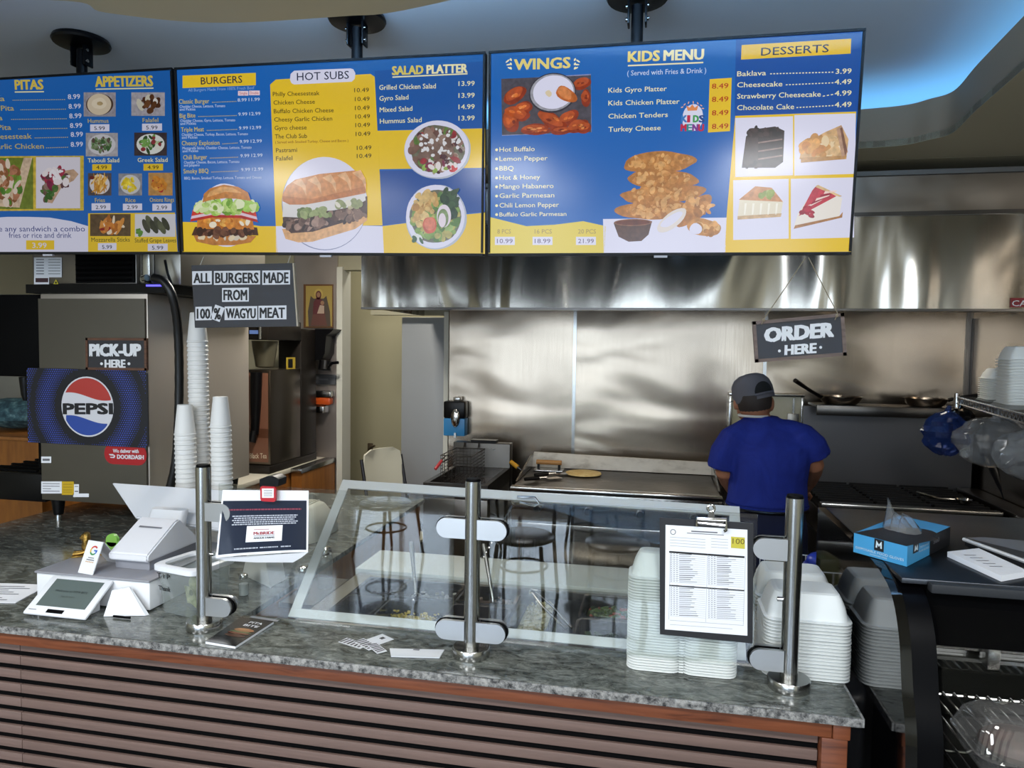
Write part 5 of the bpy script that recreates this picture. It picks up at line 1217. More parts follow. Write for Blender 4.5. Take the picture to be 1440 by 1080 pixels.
# cup stacks
CUPM = M('cup_foam', 'dcdcda', .5)
m = MB(CUPM); m.lathe((0, 0, 0), [(.0405, 0), (.0425, .002), (.0425, .007), (.0405, .009), (.0290, .124), (.028, .1265), (.002, .1265), (.002, .1258), (.0282, .1255), (.0396, .006)], 22, cap=False)
cup = m.build('foam_cup', keep_origin=True)
def cups(x, y, ztop, step, label, toplab, group, first=False):
    n = max(2, int((ztop-.127-CZ)/step)+1); rnd = random.Random(int(x*1000))
    for i in range(n):
        o = cup if first and i == 0 else cup.copy()
        if o is not cup: COL.objects.link(o)
        f_ = i/n; o.location = (x+.003*sin(f_*4), y, CZ+.001+i*(ztop-.127-CZ)/(n-1)); tag(o, toplab if i == n-1 else label, 'cup', group)
c = P(279, 550, y=2.70); cups(c.x, 2.70, P(276, 440, y=2.70).z, .019, 'white foam cup nested in the tallest upside-down cup stack', 'topmost white cup of the tallest stack, under the hanging letter sign', 'cups in the tallest stack', True)
c = P(262, 620, y=2.60); cups(c.x-.0, 2.595, P(265, 569, y=2.6).z, .019, 'white foam cup nested in the short stack beside the black hose', 'topmost white cup of the short stack beside the black hose', 'cups in the stack by the hose')
c = P(311, 620, y=2.60); cups(c.x, 2.60, P(312, 558, y=2.6).z, .019, 'white foam cup nested in the stack nearest the tea brewer', 'topmost white cup of the stack nearest the tea brewer', 'cups in the stack by the tea brewer')
# ribbed white tray behind the clip
c = P(385, 690, y=2.85)
m = MB(M('ivory_plastic', 'c9c6b6', .5)); m.loft([[Vector((x, y, z)) for x, y in rrect(-1.58, 2.9, w_, d_, .05)] for z, w_, d_ in ((CZ+.001, .34, .30), (CZ+.06, .33, .29), (CZ+.13, .25, .21), (CZ+.14, .22, .18))])
for i in range(12): m.bx(-1.68+i*.017, -1.674+i*.017, 2.82, 2.98, CZ+.1395, CZ+.144)
tag(m.build('plastic_bin'), 'low ivory ribbed plastic bin behind the clipped flyer', 'bin')

# ------------------------------------------------------------------ tea brewer on its cabinet
t = thing('tea_cabinet', 'wood cabinet with pale worktop under the tea brewer', 'cabinet', (-2.75, 4.35, 0))
b = MB(WOODC); b.bx(-3.05, -2.45, 3.80, 4.96, 0, .868); b.build('body', t)
b = MB(M('pale_worktop', 'b5b0a2', .4)); b.bx(-3.06, -2.435, 3.79, 4.97, .87, .90, .003); b.build('worktop', t)
b = MB(M('pale_worktop', 'b5b0a2', .4)); b.bx(-2.449, -2.437, 4.945, 4.97, 0, .868); b.build('edge_strip', t)
BR = steel('brewer_steel', '6b6258', .3, .12, 1.5); BRD = M('brewer_dark', '2c2723', .4, .6)
yx = 4.22; bl, br_ = P(350, 600, y=yx).x-.02, -2.452
t = thing('tea_brewer', 'tall dark steel tea brewer with a black spigot and tea label', 'tea brewer', ((bl+br_)/2, 4.5, .90))
uz = P(365, 520, y=yx).z
b = MB(BR); b.bx(bl, br_, yx, 4.62, .955, uz, .006); b.build('urn_body', t)
b = MB(BRD); b.bx(bl-.01, br_+.003, yx-.02, 4.86, .901, .953, .004); b.build('base', t)
b = MB(BRD); b.bx(bl, br_, 4.63, 4.86, .954, 1.86, .006); b.build('tower', t)
hz = P(365, 478, y=yx).z
b = MB(BRD); b.bx(bl-.01, br_+.005, yx-.03, 4.625, hz, hz+.13, .008); b.use(M('display_blue', '101830', .2, emit='8aa8e8', estr=.5)); p = P(357, 467, y=yx-.03); b.bx(p.x-.03, p.x+.03, yx-.034, yx-.0305, p.z-.012, p.z+.012); b.build('brew_head', t)
b = MB(M('brewer_olive', '5c5848', .35, .4)); b.loft([ring(((bl+br_)/2-.01, yx+.10, z), r1, r1, n=20) for z, r1 in ((uz+.012, .045), (uz+.02, .06), (hz-.03, .082), (hz-.005, .085))]); b.build('brew_funnel', t)
b = MB(SATIN); b.cyl((br_-.05, yx-.035, hz+.005), (br_-.05, yx-.035, hz+.12), .012); b.build('steel_lever', t)
m = MB(M('tea_label_copper', '7a5240', .4)); bd = Board((bl, yx-.001, .955), (1, 0, 0), (0, 0, 1), m)
W_ = br_-bl; bd.rect(.012, .02, W_-.016, uz-.955-.02, M('tea_label_copper', '7a5240', .4), 0)
bd.rect(.012, .18, W_-.016, .24, M('tea_label_brown', '5c3826', .4), 1)
bd.ptext('Black Tea', 351.5, 375, 644.5, 7.5, M('tea_lettering', 'e0d0b8', .5), 2, .01); m.build('tea_label', t)
b = MB(BLACK); xm = (bl+br_)/2-.005; b.tube([(xm, yx-.012, uz-.015), (xm-.004, yx-.016, uz-.25), (xm-.008, yx-.02, uz-.42)], [.040, .034, .026], 10); b.tube([(xm-.01, yx-.03, uz-.40), (xm-.012, yx-.05, uz-.47)], [.022, .026], 10); b.tube([(xm-.04, yx-.05, uz-.36), (xm-.045, yx-.05, uz-.44)], .01, 7); b.build('spigot', t)
b = MB(M('timer_yellow', 'a8902c', .5)); p = P(405, 508, y=4.62); b.bx(br_+.001, br_+.004, 4.42, 4.54, 1.58, 1.66); b.use(BLACK); b.bx(br_+.0035, br_+.006, 4.44, 4.50, 1.59, 1.65); b.build('side_label', t)
# icon, towel dispenser and hygiene fittings on the steel sheet
def wallpx(x, y, yy=4.985): return P(x, y, y=yy)
a = wallpx(428, 400); c = wallpx(469, 461)
t = thing('icon_painting', 'gilded painting of a seated mother and child on the steel sheet', 'painting', ((a.x+c.x)/2, 4.98, c.z))
m = MB(M('icon_frame_wood', '5c3c20', .5)); m.bx(a.x, c.x, 4.972, 4.986, c.z, a.z); m.build('panel', t)
m = MB(M('icon_gold', '9a8648', .4)); bd = Board((0, 4.9715, 0), (1, 0, 0), (0, 0, 1), m)
bd.prect(430, 402, 467, 459, M('icon_gold', '9a8648', .4), 0)
IB, IR, IS, IF = M('icon_throne_brown', '4a4038', .6), M('icon_robe_red', '54262a', .6), M('icon_pale_cloth', 'a89484', .6), M('icon_skin', '8c6a50', .6)
bd.ppoly([(434, 459), (465, 459), (464, 438), (459, 416), (455, 420), (441, 420), (437, 416), (433, 438)], IB, 1)
bd.pell(448, 413, 6, 7, M('icon_halo', 'b09a54', .4), 2); bd.pell(448, 415, 4, 6, IR, 3); bd.pell(448, 414.5, 2.6, 3.6, IF, 4)
bd.ppoly([(440, 442), (457, 442), (455, 424), (450, 419), (445, 419), (441, 425)], IR, 3); bd.ppoly([(446, 441), (456, 441), (456, 430), (450, 429)], IS, 4); bd.pell(453.5, 426, 2.6, 3, IF, 5)
bd.ppoly([(437, 458), (460, 458), (457, 442), (440, 442)], M('icon_step_red', '5c3a34', .6), 2)
m.build('picture', t)
a = wallpx(449, 463, 4.9); c = wallpx(475, 520, 4.9)
t = thing('paper_towel_dispenser', 'black paper towel dispenser on the steel sheet under the painting', 'towel dispenser', ((a.x+c.x)/2, 4.9, c.z))
m = MB(BLACK); m.loft([[Vector((x, y, z)) for x in (a.x, c.x-k) for y in ((4.83, 4.983) if x == a.x else (4.983, 4.83))] for z, k in ((c.z+.07, .10), (c.z+.12, .07), (a.z-.05, .06), (a.z-.02, .02), (a.z, .0))]); m.build('cover', t)
m = MB(BLACK); m.tube([(c.x-.09, 4.88, c.z+.066), (c.x-.09, 4.87, c.z+.0)], [.045, .05], 10); m.tube([(c.x-.06, 4.86, c.z+.02), (c.x-.02, 4.85, c.z+.05), (c.x+.03, 4.84, c.z+.055)], .012, 6); m.build('crank_knob', t)
a = wallpx(441, 526); c = wallpx(473, 541); m = MB(M('grey_plaque', '4a4c50', .4)); m.bx(a.x, c.x, 4.975, 4.987, c.z, a.z, .004); m.use(GREYINK); m.bx(a.x+.05, c.x-.06, 4.9735, 4.9745, (a.z+c.z)/2-.006, (a.z+c.z)/2+.006); tag(m.build('wall_plaque'), 'dark grey plaque on the steel sheet under the towel dispenser', 'plaque')
a = wallpx(441, 549, 4.93); c = wallpx(467, 581, 4.93)
t = thing('hand_soap_dispenser', 'clear dispenser with orange soap on the steel sheet', 'soap dispenser', ((a.x+c.x)/2, 4.95, c.z))
m = MB(M('orange_soap', 'b0481a', .25)); m.bx(a.x, c.x-.01, 4.91, 4.98, c.z+.06, a.z-.05, .012); m.build('soap_tank', t)
m = MB(SATIN); m.bx(a.x, c.x, 4.905, 4.985, a.z-.048, a.z, .01); m.build('lid', t); m = MB(CHROME); m.bx(a.x+.01, c.x-.05, 4.89, 4.985, c.z, c.z+.055, .01); m.build('push_bar', t)
t = thing('hand_sink_cabinet', 'wood cabinet with a steel sink top by the passage trim', 'cabinet', (-2.36, 4.7, 0))
b = MB(WOODC); b.bx(-2.432, wb-.04, 4.45, 4.96, 0, .865); b.build('body', t)
b = MB(SATIN); b.bx(-2.432, wb-.035, 4.44, 4.97, .868, .90, .003); b.build('sink_top', t)

# far left cabinet with bags
t = thing('side_cabinet', 'wood cabinet at the left edge behind the drip tray', 'cabinet', (-4.1, 3.8, 0))
b = MB(WOODC); zc = P(20, 612, y=3.5).z; b.bx(-4.6, -3.45, 3.45, 4.2, 0, zc-.022); b.build('body', t)
b = MB(WOODC); b.bx(-4.62, -3.44, 3.43, 4.22, zc-.02, zc, .004); b.build('top_board', t)
TEAL = ramp_mat('teal_print', [(.4, '1f3a44'), (.55, '3a5c64'), (.7, '6c8a8c')], 28, .8)
c = P(14, 592, y=3.65); bag('cloth_bundle', 'teal patterned cloth bundle on the far left cabinet', (c.x, 3.7, zc+.108), (.24, .16, .095), TEAL, 12, jag=.06)
c = P(10, 555, y=3.95); bag('canvas_bag', 'pale canvas bag behind the teal bundle at the left edge', (c.x-.02, 4.05, zc+.225), (.26, .13, .205), M('canvas', '77756a', .8), 14, jag=.07)

# ------------------------------------------------------------------ glass screen posts on the counter
def post(x, y, clamps, label):
    t = thing('glass_post', label, 'post', (x, y, CZ))
    m = MB(SATIN); m.lathe((x, y, CZ), [(.051, 0), (.052, .003), (.052, .024), (.050, .027), (.030, .0275)], 36); m.build('base_flange', t)
    m = MB(SATIN); m.cyl((x, y, CZ+.028), (x, y, 1.385), .0215, .0215, 28); m.build('tube', t)
    m = MB(BLACKM); m.cyl((x, y, 1.3853), (x, y, 1.392), .0205, .019, 24); m.build('end_cap', t)
    for z in (1.255, .972):
        for s in clamps:
            m = MB(CLAMP); pts = [(0, -.027), (.055, -.027)]+[(.055+.027*sin(pi*i/10), -.027*cos(pi*i/10)) for i in range(1, 10)]+[(.055, .027), (0, .027)]
            for y0 in (-.019, .008): m.prism([Vector((x+s*(.0165+a), y+y0, z+b_)) for a, b_ in pts], (0, .011, 0))
            gc_ = m.build('glass_clamp', t)
            m = MB(BLACKM); m.prism([Vector((x+s*(.0235+a*.97), y-.0075, z+b_*.97)) for a, b_ in pts], (0, .0025, 0)); m.prism([Vector((x+s*(.0235+a*.97), y+.005, z+b_*.97)) for a, b_ in pts], (0, .0025, 0)); m.build('rubber_gasket', gc_)
    for s in clamps if len(clamps) == 1 else ():
        m = MB(CHROME)
        m.cyl((x+s*.021, y, 1.125), (x+s*.034, y, 1.125), .006, seg=10); m.build('stub_pin', t)
    return t
post(-1.302, 1.865, (1,), 'satin steel glass post beside the tip jar')
post(-.479, 1.865, (-1, 1), 'satin steel glass post between the two glass panels, clamps both sides')
post(.350, 1.865, (-1,), 'satin steel glass post in front of the low foam stack')
PANE = clear('guard_glass', 'fafcfb', 1.95)
for x0, x1, lab in ((-1.250, -.532, 'clear upright glass panel between the tip jar post and middle post'), (-.430, .262, 'clear upright glass panel behind the clipboard')):
    m = MB(PANE); m.bx(x0, x1, 1.862, 1.868, CZ+.045, 1.338)
    tag(m.build('glass_screen'), lab, 'glass screen')

# ------------------------------------------------------------------ salad bar behind the counter
sx_0, sx_1 = -1.085, .268
t = thing('salad_bar', 'steel salad prep table with a well of food pans', 'prep table', (-.41, 2.4, 0))
b = MB(SATIN); b.bx(sx_0, sx_1, 2.0, 2.07, .862, .888); b.bx(sx_0, sx_1, 2.46, 2.50, .862, .888); b.bx(sx_0, sx_0+.06, 2.071, 2.459, .862, .888); b.bx(sx_1-.04, sx_1, 2.071, 2.459, .862, .888); b.build('well_rim', t)
b = MB(DARKST); b.bx(sx_0, sx_1, 2.0, 2.76, .1, .65); b.bx(sx_0, sx_0+.02, 2.0, 2.76, .651, .861); b.bx(sx_1-.02, sx_1, 2.0, 2.76, .651, .861); b.bx(sx_0+.021, sx_1-.021, 2.74, 2.76, .651, .861); b.bx(sx_0+.021, sx_1-.021, 2.0, 2.02, .651, .861); b.build('cabinet_body', t)
for x in (sx_0+.08, sx_1-.08):
    for y in (2.08, 2.68): m = MB(BLACK); m.cyl((x, y, 0), (x, y, .099), .02); m.build('leg', t)
m = MB(M('cutting_board_white', 'bfc2b8', .5)); m.bx(sx_0-.02, sx_1+.05, 2.505, 2.76, .865, .90, .004); tag(m.build('cutting_board'), 'long white cutting board along the back of the salad bar', 'cutting board')
PANM = M('pan_dark_plastic', '2a2a30', .25)
CLP = clear('pan_clear', 'c8ccd2', 1.55, .05, .10, '6a7078')
def food_pan(x0, x1, y0, y1, label, pm, food, seed, tall=.03, cnt=60, sz=.012):
    t = thing('food_pan', label, 'food pan', ((x0+x1)/2, (y0+y1)/2, .80))
    m = MB(pm); r1 = rrect((x0+x1)/2, (y0+y1)/2, x1-x0, y1-y0, .02); r2 = rrect((x0+x1)/2, (y0+y1)/2, x1-x0-.016, y1-y0-.016, .018); r3 = rrect((x0+x1)/2, (y0+y1)/2, x1-x0-.05, y1-y0-.05, .015)
    m.loft([[Vector((x, y, z)) for x, y in rr] for rr, z in ((r3, .735), (r2, .868), (r2, .886), (r1, .887), (r1, .892), (r2, .893), (r2, .886), (r3, .74))], cap=True); m.build('pan', t)
    if food:
        rnd = random.Random(seed); b = MB(M('food_bed_'+food[0], food[0], .7)); b.bx(x0+.018, x1-.018, y0+.018, y1-.018, .76, .845)
        for i in range(cnt):
            b.use(M('food_'+food[i % len(food)], food[i % len(food)], .6)); R_ = Matrix.Rotation(rnd.random()*3, 3, 'Z') @ Matrix.Rotation(rnd.random()*1.5, 3, 'X')
            b.box((x0+.03+rnd.random()*(x1-x0-.06), y0+.03+rnd.random()*(y1-y0-.06), .848+rnd.random()*tall*.6), (sz*(.6+rnd.random()), sz*(.5+rnd.random()*.6), sz*.5), R_, .002, 1)
        o = b.build('food', t); o['kind'] = 'stuff'
xs_ = [sx_0+.068, -.865, -.645, -.435]
food_pan(xs_[0], xs_[1]-.006, 2.08, 2.255, 'empty dark food pan at the left front of the salad bar', PANM, None, 1)
food_pan(xs_[0], xs_[1]-.006, 2.275, 2.45, 'clear lidded food pan at the left back of the salad bar', CLP, ['3c3438'], 2, cnt=10)
food_pan(xs_[1], xs_[2]-.006, 2.08, 2.255, 'clear food pan of yellow corn at the front of the salad bar', CLP, ['a08c2c', 'b8a43c', 'c8b450'], 3, cnt=120, sz=.010)
food_pan(xs_[1], xs_[2]-.006, 2.275, 2.45, 'food pan of pale shredded onion behind the corn', CLP, ['8c8c88', 'a8a8a0'], 4, cnt=60)
food_pan(xs_[2], xs_[3]-.006, 2.08, 2.255, 'dark food pan right of the corn pan', PANM, ['4a4a4c', '5c5a58'], 5, cnt=50)
food_pan(xs_[2], xs_[3]-.006, 2.275, 2.45, 'food pan of sliced onion behind the middle post', CLP, ['6a5c54', '8a7c70'], 6, cnt=50)
food_pan(-.435, -.30, 2.08, 2.45, 'narrow food pan of shredded pale cheese right of the middle post', CLP, ['a8a070', 'b8b084', 'c8c09a'], 7, cnt=150, sz=.012)
food_pan(-.225, .215, 2.24, 2.45, 'wide food pan of chopped greens and tomato on the right', CLP, ['46582c', '5a6e38', '6c7c50', '8a4028', '38482a'], 8, cnt=260, sz=.020)
food_pan(-.225, .215, 2.08, 2.225, 'wide food pan of dark leafy greens at the right front', PANM, ['2a3422', '343e28', '3c4a30'], 9, cnt=160, sz=.018)
for (x, y, dx, dz, lab) in ((-.81, 2.36, -.055, .16, 'steel serving spoon standing in the onion pan behind the corn'), (-.53, 2.36, -.06, .17, 'steel serving spoon standing in the pan behind the middle post')):
    m = MB(SATIN); m.tube([(x, y, .87), (x+dx*.5, y+.05, .87+dz*.5), (x+dx, y+.10, .87+dz)], [.006, .007, .009], 8); m.ell((x+.003, y-.01, .858), (.022, .03, .008), 8); tag(m.build('serving_spoon'), lab, 'spoon')
t = thing('tongs', 'steel tongs leaning on the wide greens pan', 'tongs', (-.23, 2.15, .89))
for s in (-1, 1):
    m = MB(CHROME); a = P(752, 862, y=2.32); c = P(800, 893, y=2.10); a = Vector((a.x, 2.30, .935)); c = Vector((c.x, 2.10, .905)); o_ = Vector((.008*s, .006*s, 0)); m.tube([a+o_*.6, a.lerp(c, .4)+o_*1.6, c+o_], .0042, 7); m.build('arm', t)
m = MB(CHROME); m.tube([a+Vector((-.012, -.004, 0)), a+Vector((-.016, .018, .004)), a+Vector((.010, .012, .004))], .005, 7); m.build('pivot_loop', t)
def shaker(x, y, z, h, r, label, fill=None):
    t = thing('glass_shaker', label, 'shaker', (x, y, z))
    m = MB(CLEAR); m.lathe((x, y, z), [(r*.9, 0), (r, .004), (r, h*.72), (r*.8, h*.8)], 18); m.build('glass_body', t)
    if fill: m = MB(M('fill_'+fill, fill, .8)); m.lathe((x, y, z+.003), [(r*.85, 0), (r*.88, h*.5)], 14); m.build('contents', t)
    m = MB(CHROME); m.lathe((x, y, z+h*.8+.001), [(r*.86, 0), (r*.88, h*.1), (r*.7, h*.17), (.004, h*.2)], 18); m.build('cap', t)
shaker(-1.157, 2.36, CZ-.028+.0, .15, .028, 'tall glass shaker with a steel cap inside the sneeze guard frame')
shaker(-1.19, 2.26, CZ-.028+.0, .105, .022, 'short glass shaker beside the tall one by the guard strut')
shaker(-1.345, 2.14, CZ, .075, .017, 'small glass salt shaker standing right of the tip jar post', 'c8cccc')
t = thing('shaker_ledge', 'narrow steel ledge carrying the glass shakers beside the salad bar', 'ledge', (-1.165, 2.3, .85))
m = MB(DARKST); m.bx(IX-.0+.002, sx_0-.025, 2.18, 2.46, .855, CZ-.0285); m.build('ledge_top', t); m = MB(DARKST); m.bx(IX+.03, sx_0-.06, 2.24, 2.40, 0, .854); m.build('support', t)

# slanted sneeze guard frame
t = thing('sneeze_guard', 'slanted aluminium framed sneeze guard over the salad bar', 'sneeze guard', (-.4, 2.1, CZ))
B0 = Vector((-1.098, 1.992, CZ+.003)); B1 = Vector((.262, 1.992, CZ+.003)); T0 = Vector((-1.085, 2.34, 1.25)); T1 = P(1040, 722, y=2.34)
def bar(p, q, wd, m):
    m.prism([p, q, q+wd[0], p+wd[0]], wd[1])
up = (T0-B0).normalized(); nn = Vector((1, 0, 0)).cross(up).normalized()
m = MB(ALU); bar(B0, B1, (up*.028, nn*.006), m); m.build('bottom_rail', t)
m = MB(ALU); bar(T0-up*.012, T1-up*.012, (up*.034, nn*.006), m); m.build('top_rail', t)
m = MB(ALU); bar(B0+up*.0285, T0-up*.0125, (Vector((.032, 0, 0)), nn*.006), m); m.build('side_strut', t)
m = MB(ALU); bar(B1+Vector((-.032, 0, 0))+up*.0285, T1+Vector((-.032, 0, 0))-up*.0125, (Vector((.032, 0, 0)), nn*.006), m); m.build('side_strut', t)
m = MB(GLASS); bar(B0+Vector((.033, 0, 0))+up*.029+nn*.002, B1+Vector((-.033, 0, 0))+up*.029+nn*.002, (up*((T0-B0).length-.042), nn*.003), m); m.build('glass_pane', t)
m = MB(SATIN)
for f_ in (.02, .25, .5, .75, .97):
    p = T0.lerp(T1, f_)-nn*.001; m.cyl(p, p-nn*.003, .005, seg=8)
for f_ in (.12, .5, .9): p = B0.lerp(T0, f_)+Vector((.016, 0, 0)); m.cyl(p, p-nn*.003, .005, seg=8)
m.build('rivet', t)
p = T0.lerp(T1, .465); m = MB(CHROME); m.ell(p-nn*.012, (.018, .012, .018), 8); m.tube([p+Vector((.01, -.02, .008)), p+Vector((.07, -.022, .01)), p+Vector((.085, -.02, -.01)), p+Vector((.07, -.02, -.018)), p+Vector((.02, -.02, -.01))], .0045, 7); m.build('latch', t)
m = MB(CHROME); q = P(678, 785, y=2.0); cp = [p+Vector((-.005, -.025, -.02)).lerp(q-p, i/26) for i in range(27)]
for i in range(26):
    d = cp[i+1]-cp[i]; X = Vector((1, 0, 0)) if i % 2 else Vector((0, 1, 0)); c = (cp[i]+cp[i+1])/2; u_ = d.normalized()
    m.tube([c+u_*d.length*.62*cos(a)+X*.0035*sin(a) for a in [2*pi*k/8 for k in range(8)]], .0009, 5, closed=True)
m.build('chain', t)

# ------------------------------------------------------------------ papers on the glass
t = thing('flyer', 'glossy dark flyer with white borders clipped to the glass panel', 'flyer', (-1.09, 1.84, 1.12))
def sheet(TL, TR, BR, BL, curl=.012, nseg=10):
    rows = []
    for j in range(nseg+1):
        v = j/nseg; row = []
        for i in range(nseg+1):
            u_ = i/nseg; p = TL.lerp(TR, u_).lerp(BL.lerp(BR, u_), v)+Vector((0, -curl*(abs(u_-.5)*2)**4*v, 0)); row.append(p)
        rows.append(row)
    return rows
TL, TR_, BR_, BL_ = P(313, 689, y=1.85), P(434, 690, y=1.85), P(436, 775, y=1.85), P(307, 783, y=1.85)
m = MB(PAPER); rows = sheet(TL, TR_, BR_, BL_)
vs = [[m.v(p) for p in r] for r in rows]
for j in range(10):
    for i in range(10): m.face([vs[j][i], vs[j+1][i], vs[j+1][i+1], vs[j][i+1]])
e_ = Vector((0, -.0008, 0))
fl_lo = [rows[10][i] for i in range(11)]
m.poly([rows[10][0], P(303, 785, y=1.846), P(318, 788.5, y=1.846), P(360, 791, y=1.846), P(412, 791, y=1.846), P(424, 784, y=1.846), rows[10][10]])
FLM = M('flyer_navy', '1e2638', .22, coat=.4); m.use(FLM)
def at(u_, v): 
    j = min(int(v*10), 9); i = min(int(u_*10), 9); fu = u_*10-i; fv = v*10-j
    return rows[j][i].lerp(rows[j][i+1], fu).lerp(rows[j+1][i].lerp(rows[j+1][i+1], fu), fv)
nv = [[m.v(at(.02+.96*i/12, .16+.80*j/8)+e_) for i in range(13)] for j in range(9)]
for j in range(8):
    for i in range(12): m.face([nv[j][i], nv[j+1][i], nv[j+1][i+1], nv[j][i+1]])
def stext(s, u0, u1, v, h, mt, bold=.01, k=2):
    vs_, fs_ = text_geo(s); x0 = min(q.x for q in vs_); x1 = max(q.x for q in vs_); m.use(mt)
    nn_ = [m.v(at(min(max(u0+(q.x-x0)/(x1-x0)*(u1-u0), 0), 1), min(max(v-q.y/CAPH*h, 0), 1))+e_*k) for q in vs_]
    for f in fs_: m.face([nn_[i] for i in f], False)
FLR = M('flyer_red', '8c3a4c', .4); FLW = M('flyer_white', 'b8bcc8', .4)
def lines(u0, u1, v, mt, h, n_=30, seed=1):
    rnd = random.Random(seed); x = u0; m.use(mt)
    while x < u1:
        w_ = .012+rnd.random()*.03; a, bb = x, min(x+w_, u1)
        m.poly([at(a, v+h)+e_*2, at(bb, v+h)+e_*2, at(bb, v)+e_*2, at(a, v)+e_*2]); x += w_+.006
lines(.09, .92, .285, FLR, .022, seed=3)
for i in range(5): lines(.14+.02*(i % 2), .88-.02*(i % 3), .385+i*.032, FLW, .018, seed=i+5)
m.use(PAPER); m.poly([at(.30, .80)+e_*2, at(.70, .80)+e_*2, at(.71, .55)+e_*2, at(.31, .55)+e_*2])
for du in (-.003, 0, .003): stext('McBRIDE', .39+du, .62+du, .69, .05, M('logo_red', '9c2c34', .5), .03, 3+du*20); stext('ANGUS FARMS', .39+du*.6, .62+du*.6, .755, .03, INK, .02, 3+du*20)
m.use(M('logo_red', '9c2c34', .5)); m.poly([at(.39, .612)+e_*3, at(.56, .612)+e_*3, at(.56, .605)+e_*3, at(.39, .605)+e_*3]); m.use(GREYINK); m.poly([at(.39, .712)+e_*3, at(.62, .712)+e_*3, at(.62, .704)+e_*3, at(.39, .704)+e_*3])
lines(.18, .44, .885, FLW, .018, seed=21); lines(.46, .66, .885, FLW, .018, seed=22); lines(.69, .8, .885, FLW, .018, seed=23)
m.build('printed_sheet', t)
t2 = thing('bulldog_clip', 'black and red spring clip holding the dark flyer', 'clip', (P(376, 700, y=1.83).x, 1.84, 1.29))
a, c = P(365, 670, y=1.835), P(391, 684, y=1.835)
m = MB(BLACK); m.prism([P(365, 684, y=1.832), P(391, 684, y=1.832), P(392, 674, y=1.832), P(384, 669.5, y=1.832), P(376, 669.5, y=1.832), P(365, 674, y=1.832)], (0, .045, 0)); m.build('spring_handle', t2)
m = MB(RED); a, c = P(366.5, 705, y=1.83), P(388, 684, y=1.83); pts = rrect((a.x+c.x)/2, (a.z+c.z)/2, c.x-a.x, c.z-a.z-.002, .008); m.prism([Vector((x, 1.828, z)) for x, z in pts], (0, .008, 0))
bd = Board((0, 1.828, 0), (1, 0, 0), (0, 0, 1), m); bd.prect(368.5, 687, 385, 700, PAPER, 1)
for y in (689.5, 692, 694.5, 697): bd.pline(371, y, 383, y, .8, GREYINK, 2)
m.build('red_jaw', t2)
# clipboard with inspection report
t = thing('clipboard', 'black board holding an inspection report scored 100 on the glass', 'clipboard', (.14, 1.85, 1.02))
q = [P(927.5, 728, y=1.853), P(1059.5, 736, y=1.853), P(1058.5, 905, y=1.853), P(928, 892, y=1.853)]
m = MB(M('clipboard_black', '1c1c20', .5)); m.prism(q, (0, .006, 0)); m.build('backing_board', t)
m = MB(PAPER); bd = Board((0, 1.8522, 0), (1, 0, 0), (0, 0, 1), m)
bd.ppoly([(935, 885), (1051, 894), (1051, 745), (936, 738)], PAPER, 0)
bd.pell(946.5, 748, 4, 4, GREYINK, 1); bd.pell(946.5, 748, 3, 3, PAPER, 2)
bd.pline(972, 747, 1009, 749, 1.8, GREYINK, 1); bd.pline(966, 749.5, 1018, 752.5, 1, GREYINK, 1)
LG = M('report_grey', 'a9abb4', .6)
sl = .071
def ry(x, y): return y+(x-941)*sl
for i in range(4): bd.pline(942, ry(942, 755+i*4), 992, ry(992, 755+i*4), .6, LG, 1); bd.pline(1000, ry(1000, 753+i*4), 1024, ry(1024, 753+i*4), .6, LG, 1)
bd.pline(941, ry(941, 776), 1047, ry(1047, 776), 2.6, INK, 1); bd.pline(941, ry(941, 823), 1047, ry(1047, 823), 1.6, INK, 1)
rnd = random.Random(8)
for i in range(30):
    y = 780+i*2.95+(3 if i > 13 else 0)
    if y > 866: break
    for x0, x1 in ((942, 992), (995, 1046)):
        bd.pline(x0, ry(x0, y), x1, ry(x1, y), .35, LG, 1)
        for j in range(3): bd.pline(x0+1+j*4, ry(x0, y-1.4), x0+3+j*4, ry(x0, y-1.4), 1.1, LG, 1)
        e = x0+14+rnd.random()*12; bd.pline(x0+13, ry(x0+13, y-1.4), min(e+14, x1-2), ry(e, y-1.4), .9, GREYINK if rnd.random() > .6 else LG, 1)
for x in (941.5, 993.5, 1046.5): bd.pline(x, ry(x, 823), x+.5, ry(x, 823), 96, LG, 1)
bd.pline(942, ry(942, 872), 1046, ry(1046, 872), .6, LG, 1); bd.pline(942, ry(942, 878), 1030, ry(1030, 878), .6, LG, 1)
rp_ = m.build('report_paper', t)
m = MB(M('score_yellow', 'c3b83e', .6)); bd = Board((0, 1.8517, 0), (1, 0, 0), (0, 0, 1), m); bd.ppoly([(1028, 770.5), (1047.5, 772), (1047.5, 756), (1028, 754.5)], M('score_yellow', 'c3b83e', .6), 0); bd.ptext('100', 1030, 1047, 764.5, 8, M('score_ink', '6a5a1c', .6), 1, .01, 765.5); m.build('score_box', rp_)
m = MB(CHROME); m.tube([P(980, 740, y=1.842), P(980, 729, y=1.842), P(1021, 731, y=1.842), P(1021, 746, y=1.842), P(1018, 747, y=1.842)], .0045, 8); a = P(981, 735, y=1.843); c = P(1020, 739, y=1.843); m.tube([a, c], .004, 8)
m.prism([P(983, 738, y=1.845), P(1018, 741, y=1.845), P(1018, 730, y=1.845), P(983, 728, y=1.845)], (0, .006, 0)); cb_ = m.build('clip_bar', t)
m = MB(CHROME); pc = P(1000, 715, y=1.845); m.prism([P(995, 731, y=1.842), P(1006, 732, y=1.842), P(1004, 720, y=1.842), P(997, 720, y=1.842)], (0, .006, 0))
m.tube([pc+Vector((cos(a)*.0085, 0, sin(a)*.0085)) for a in [2*pi*k/16 for k in range(16)]], .0035, 7, closed=True); m.build('hang_ring', cb_)

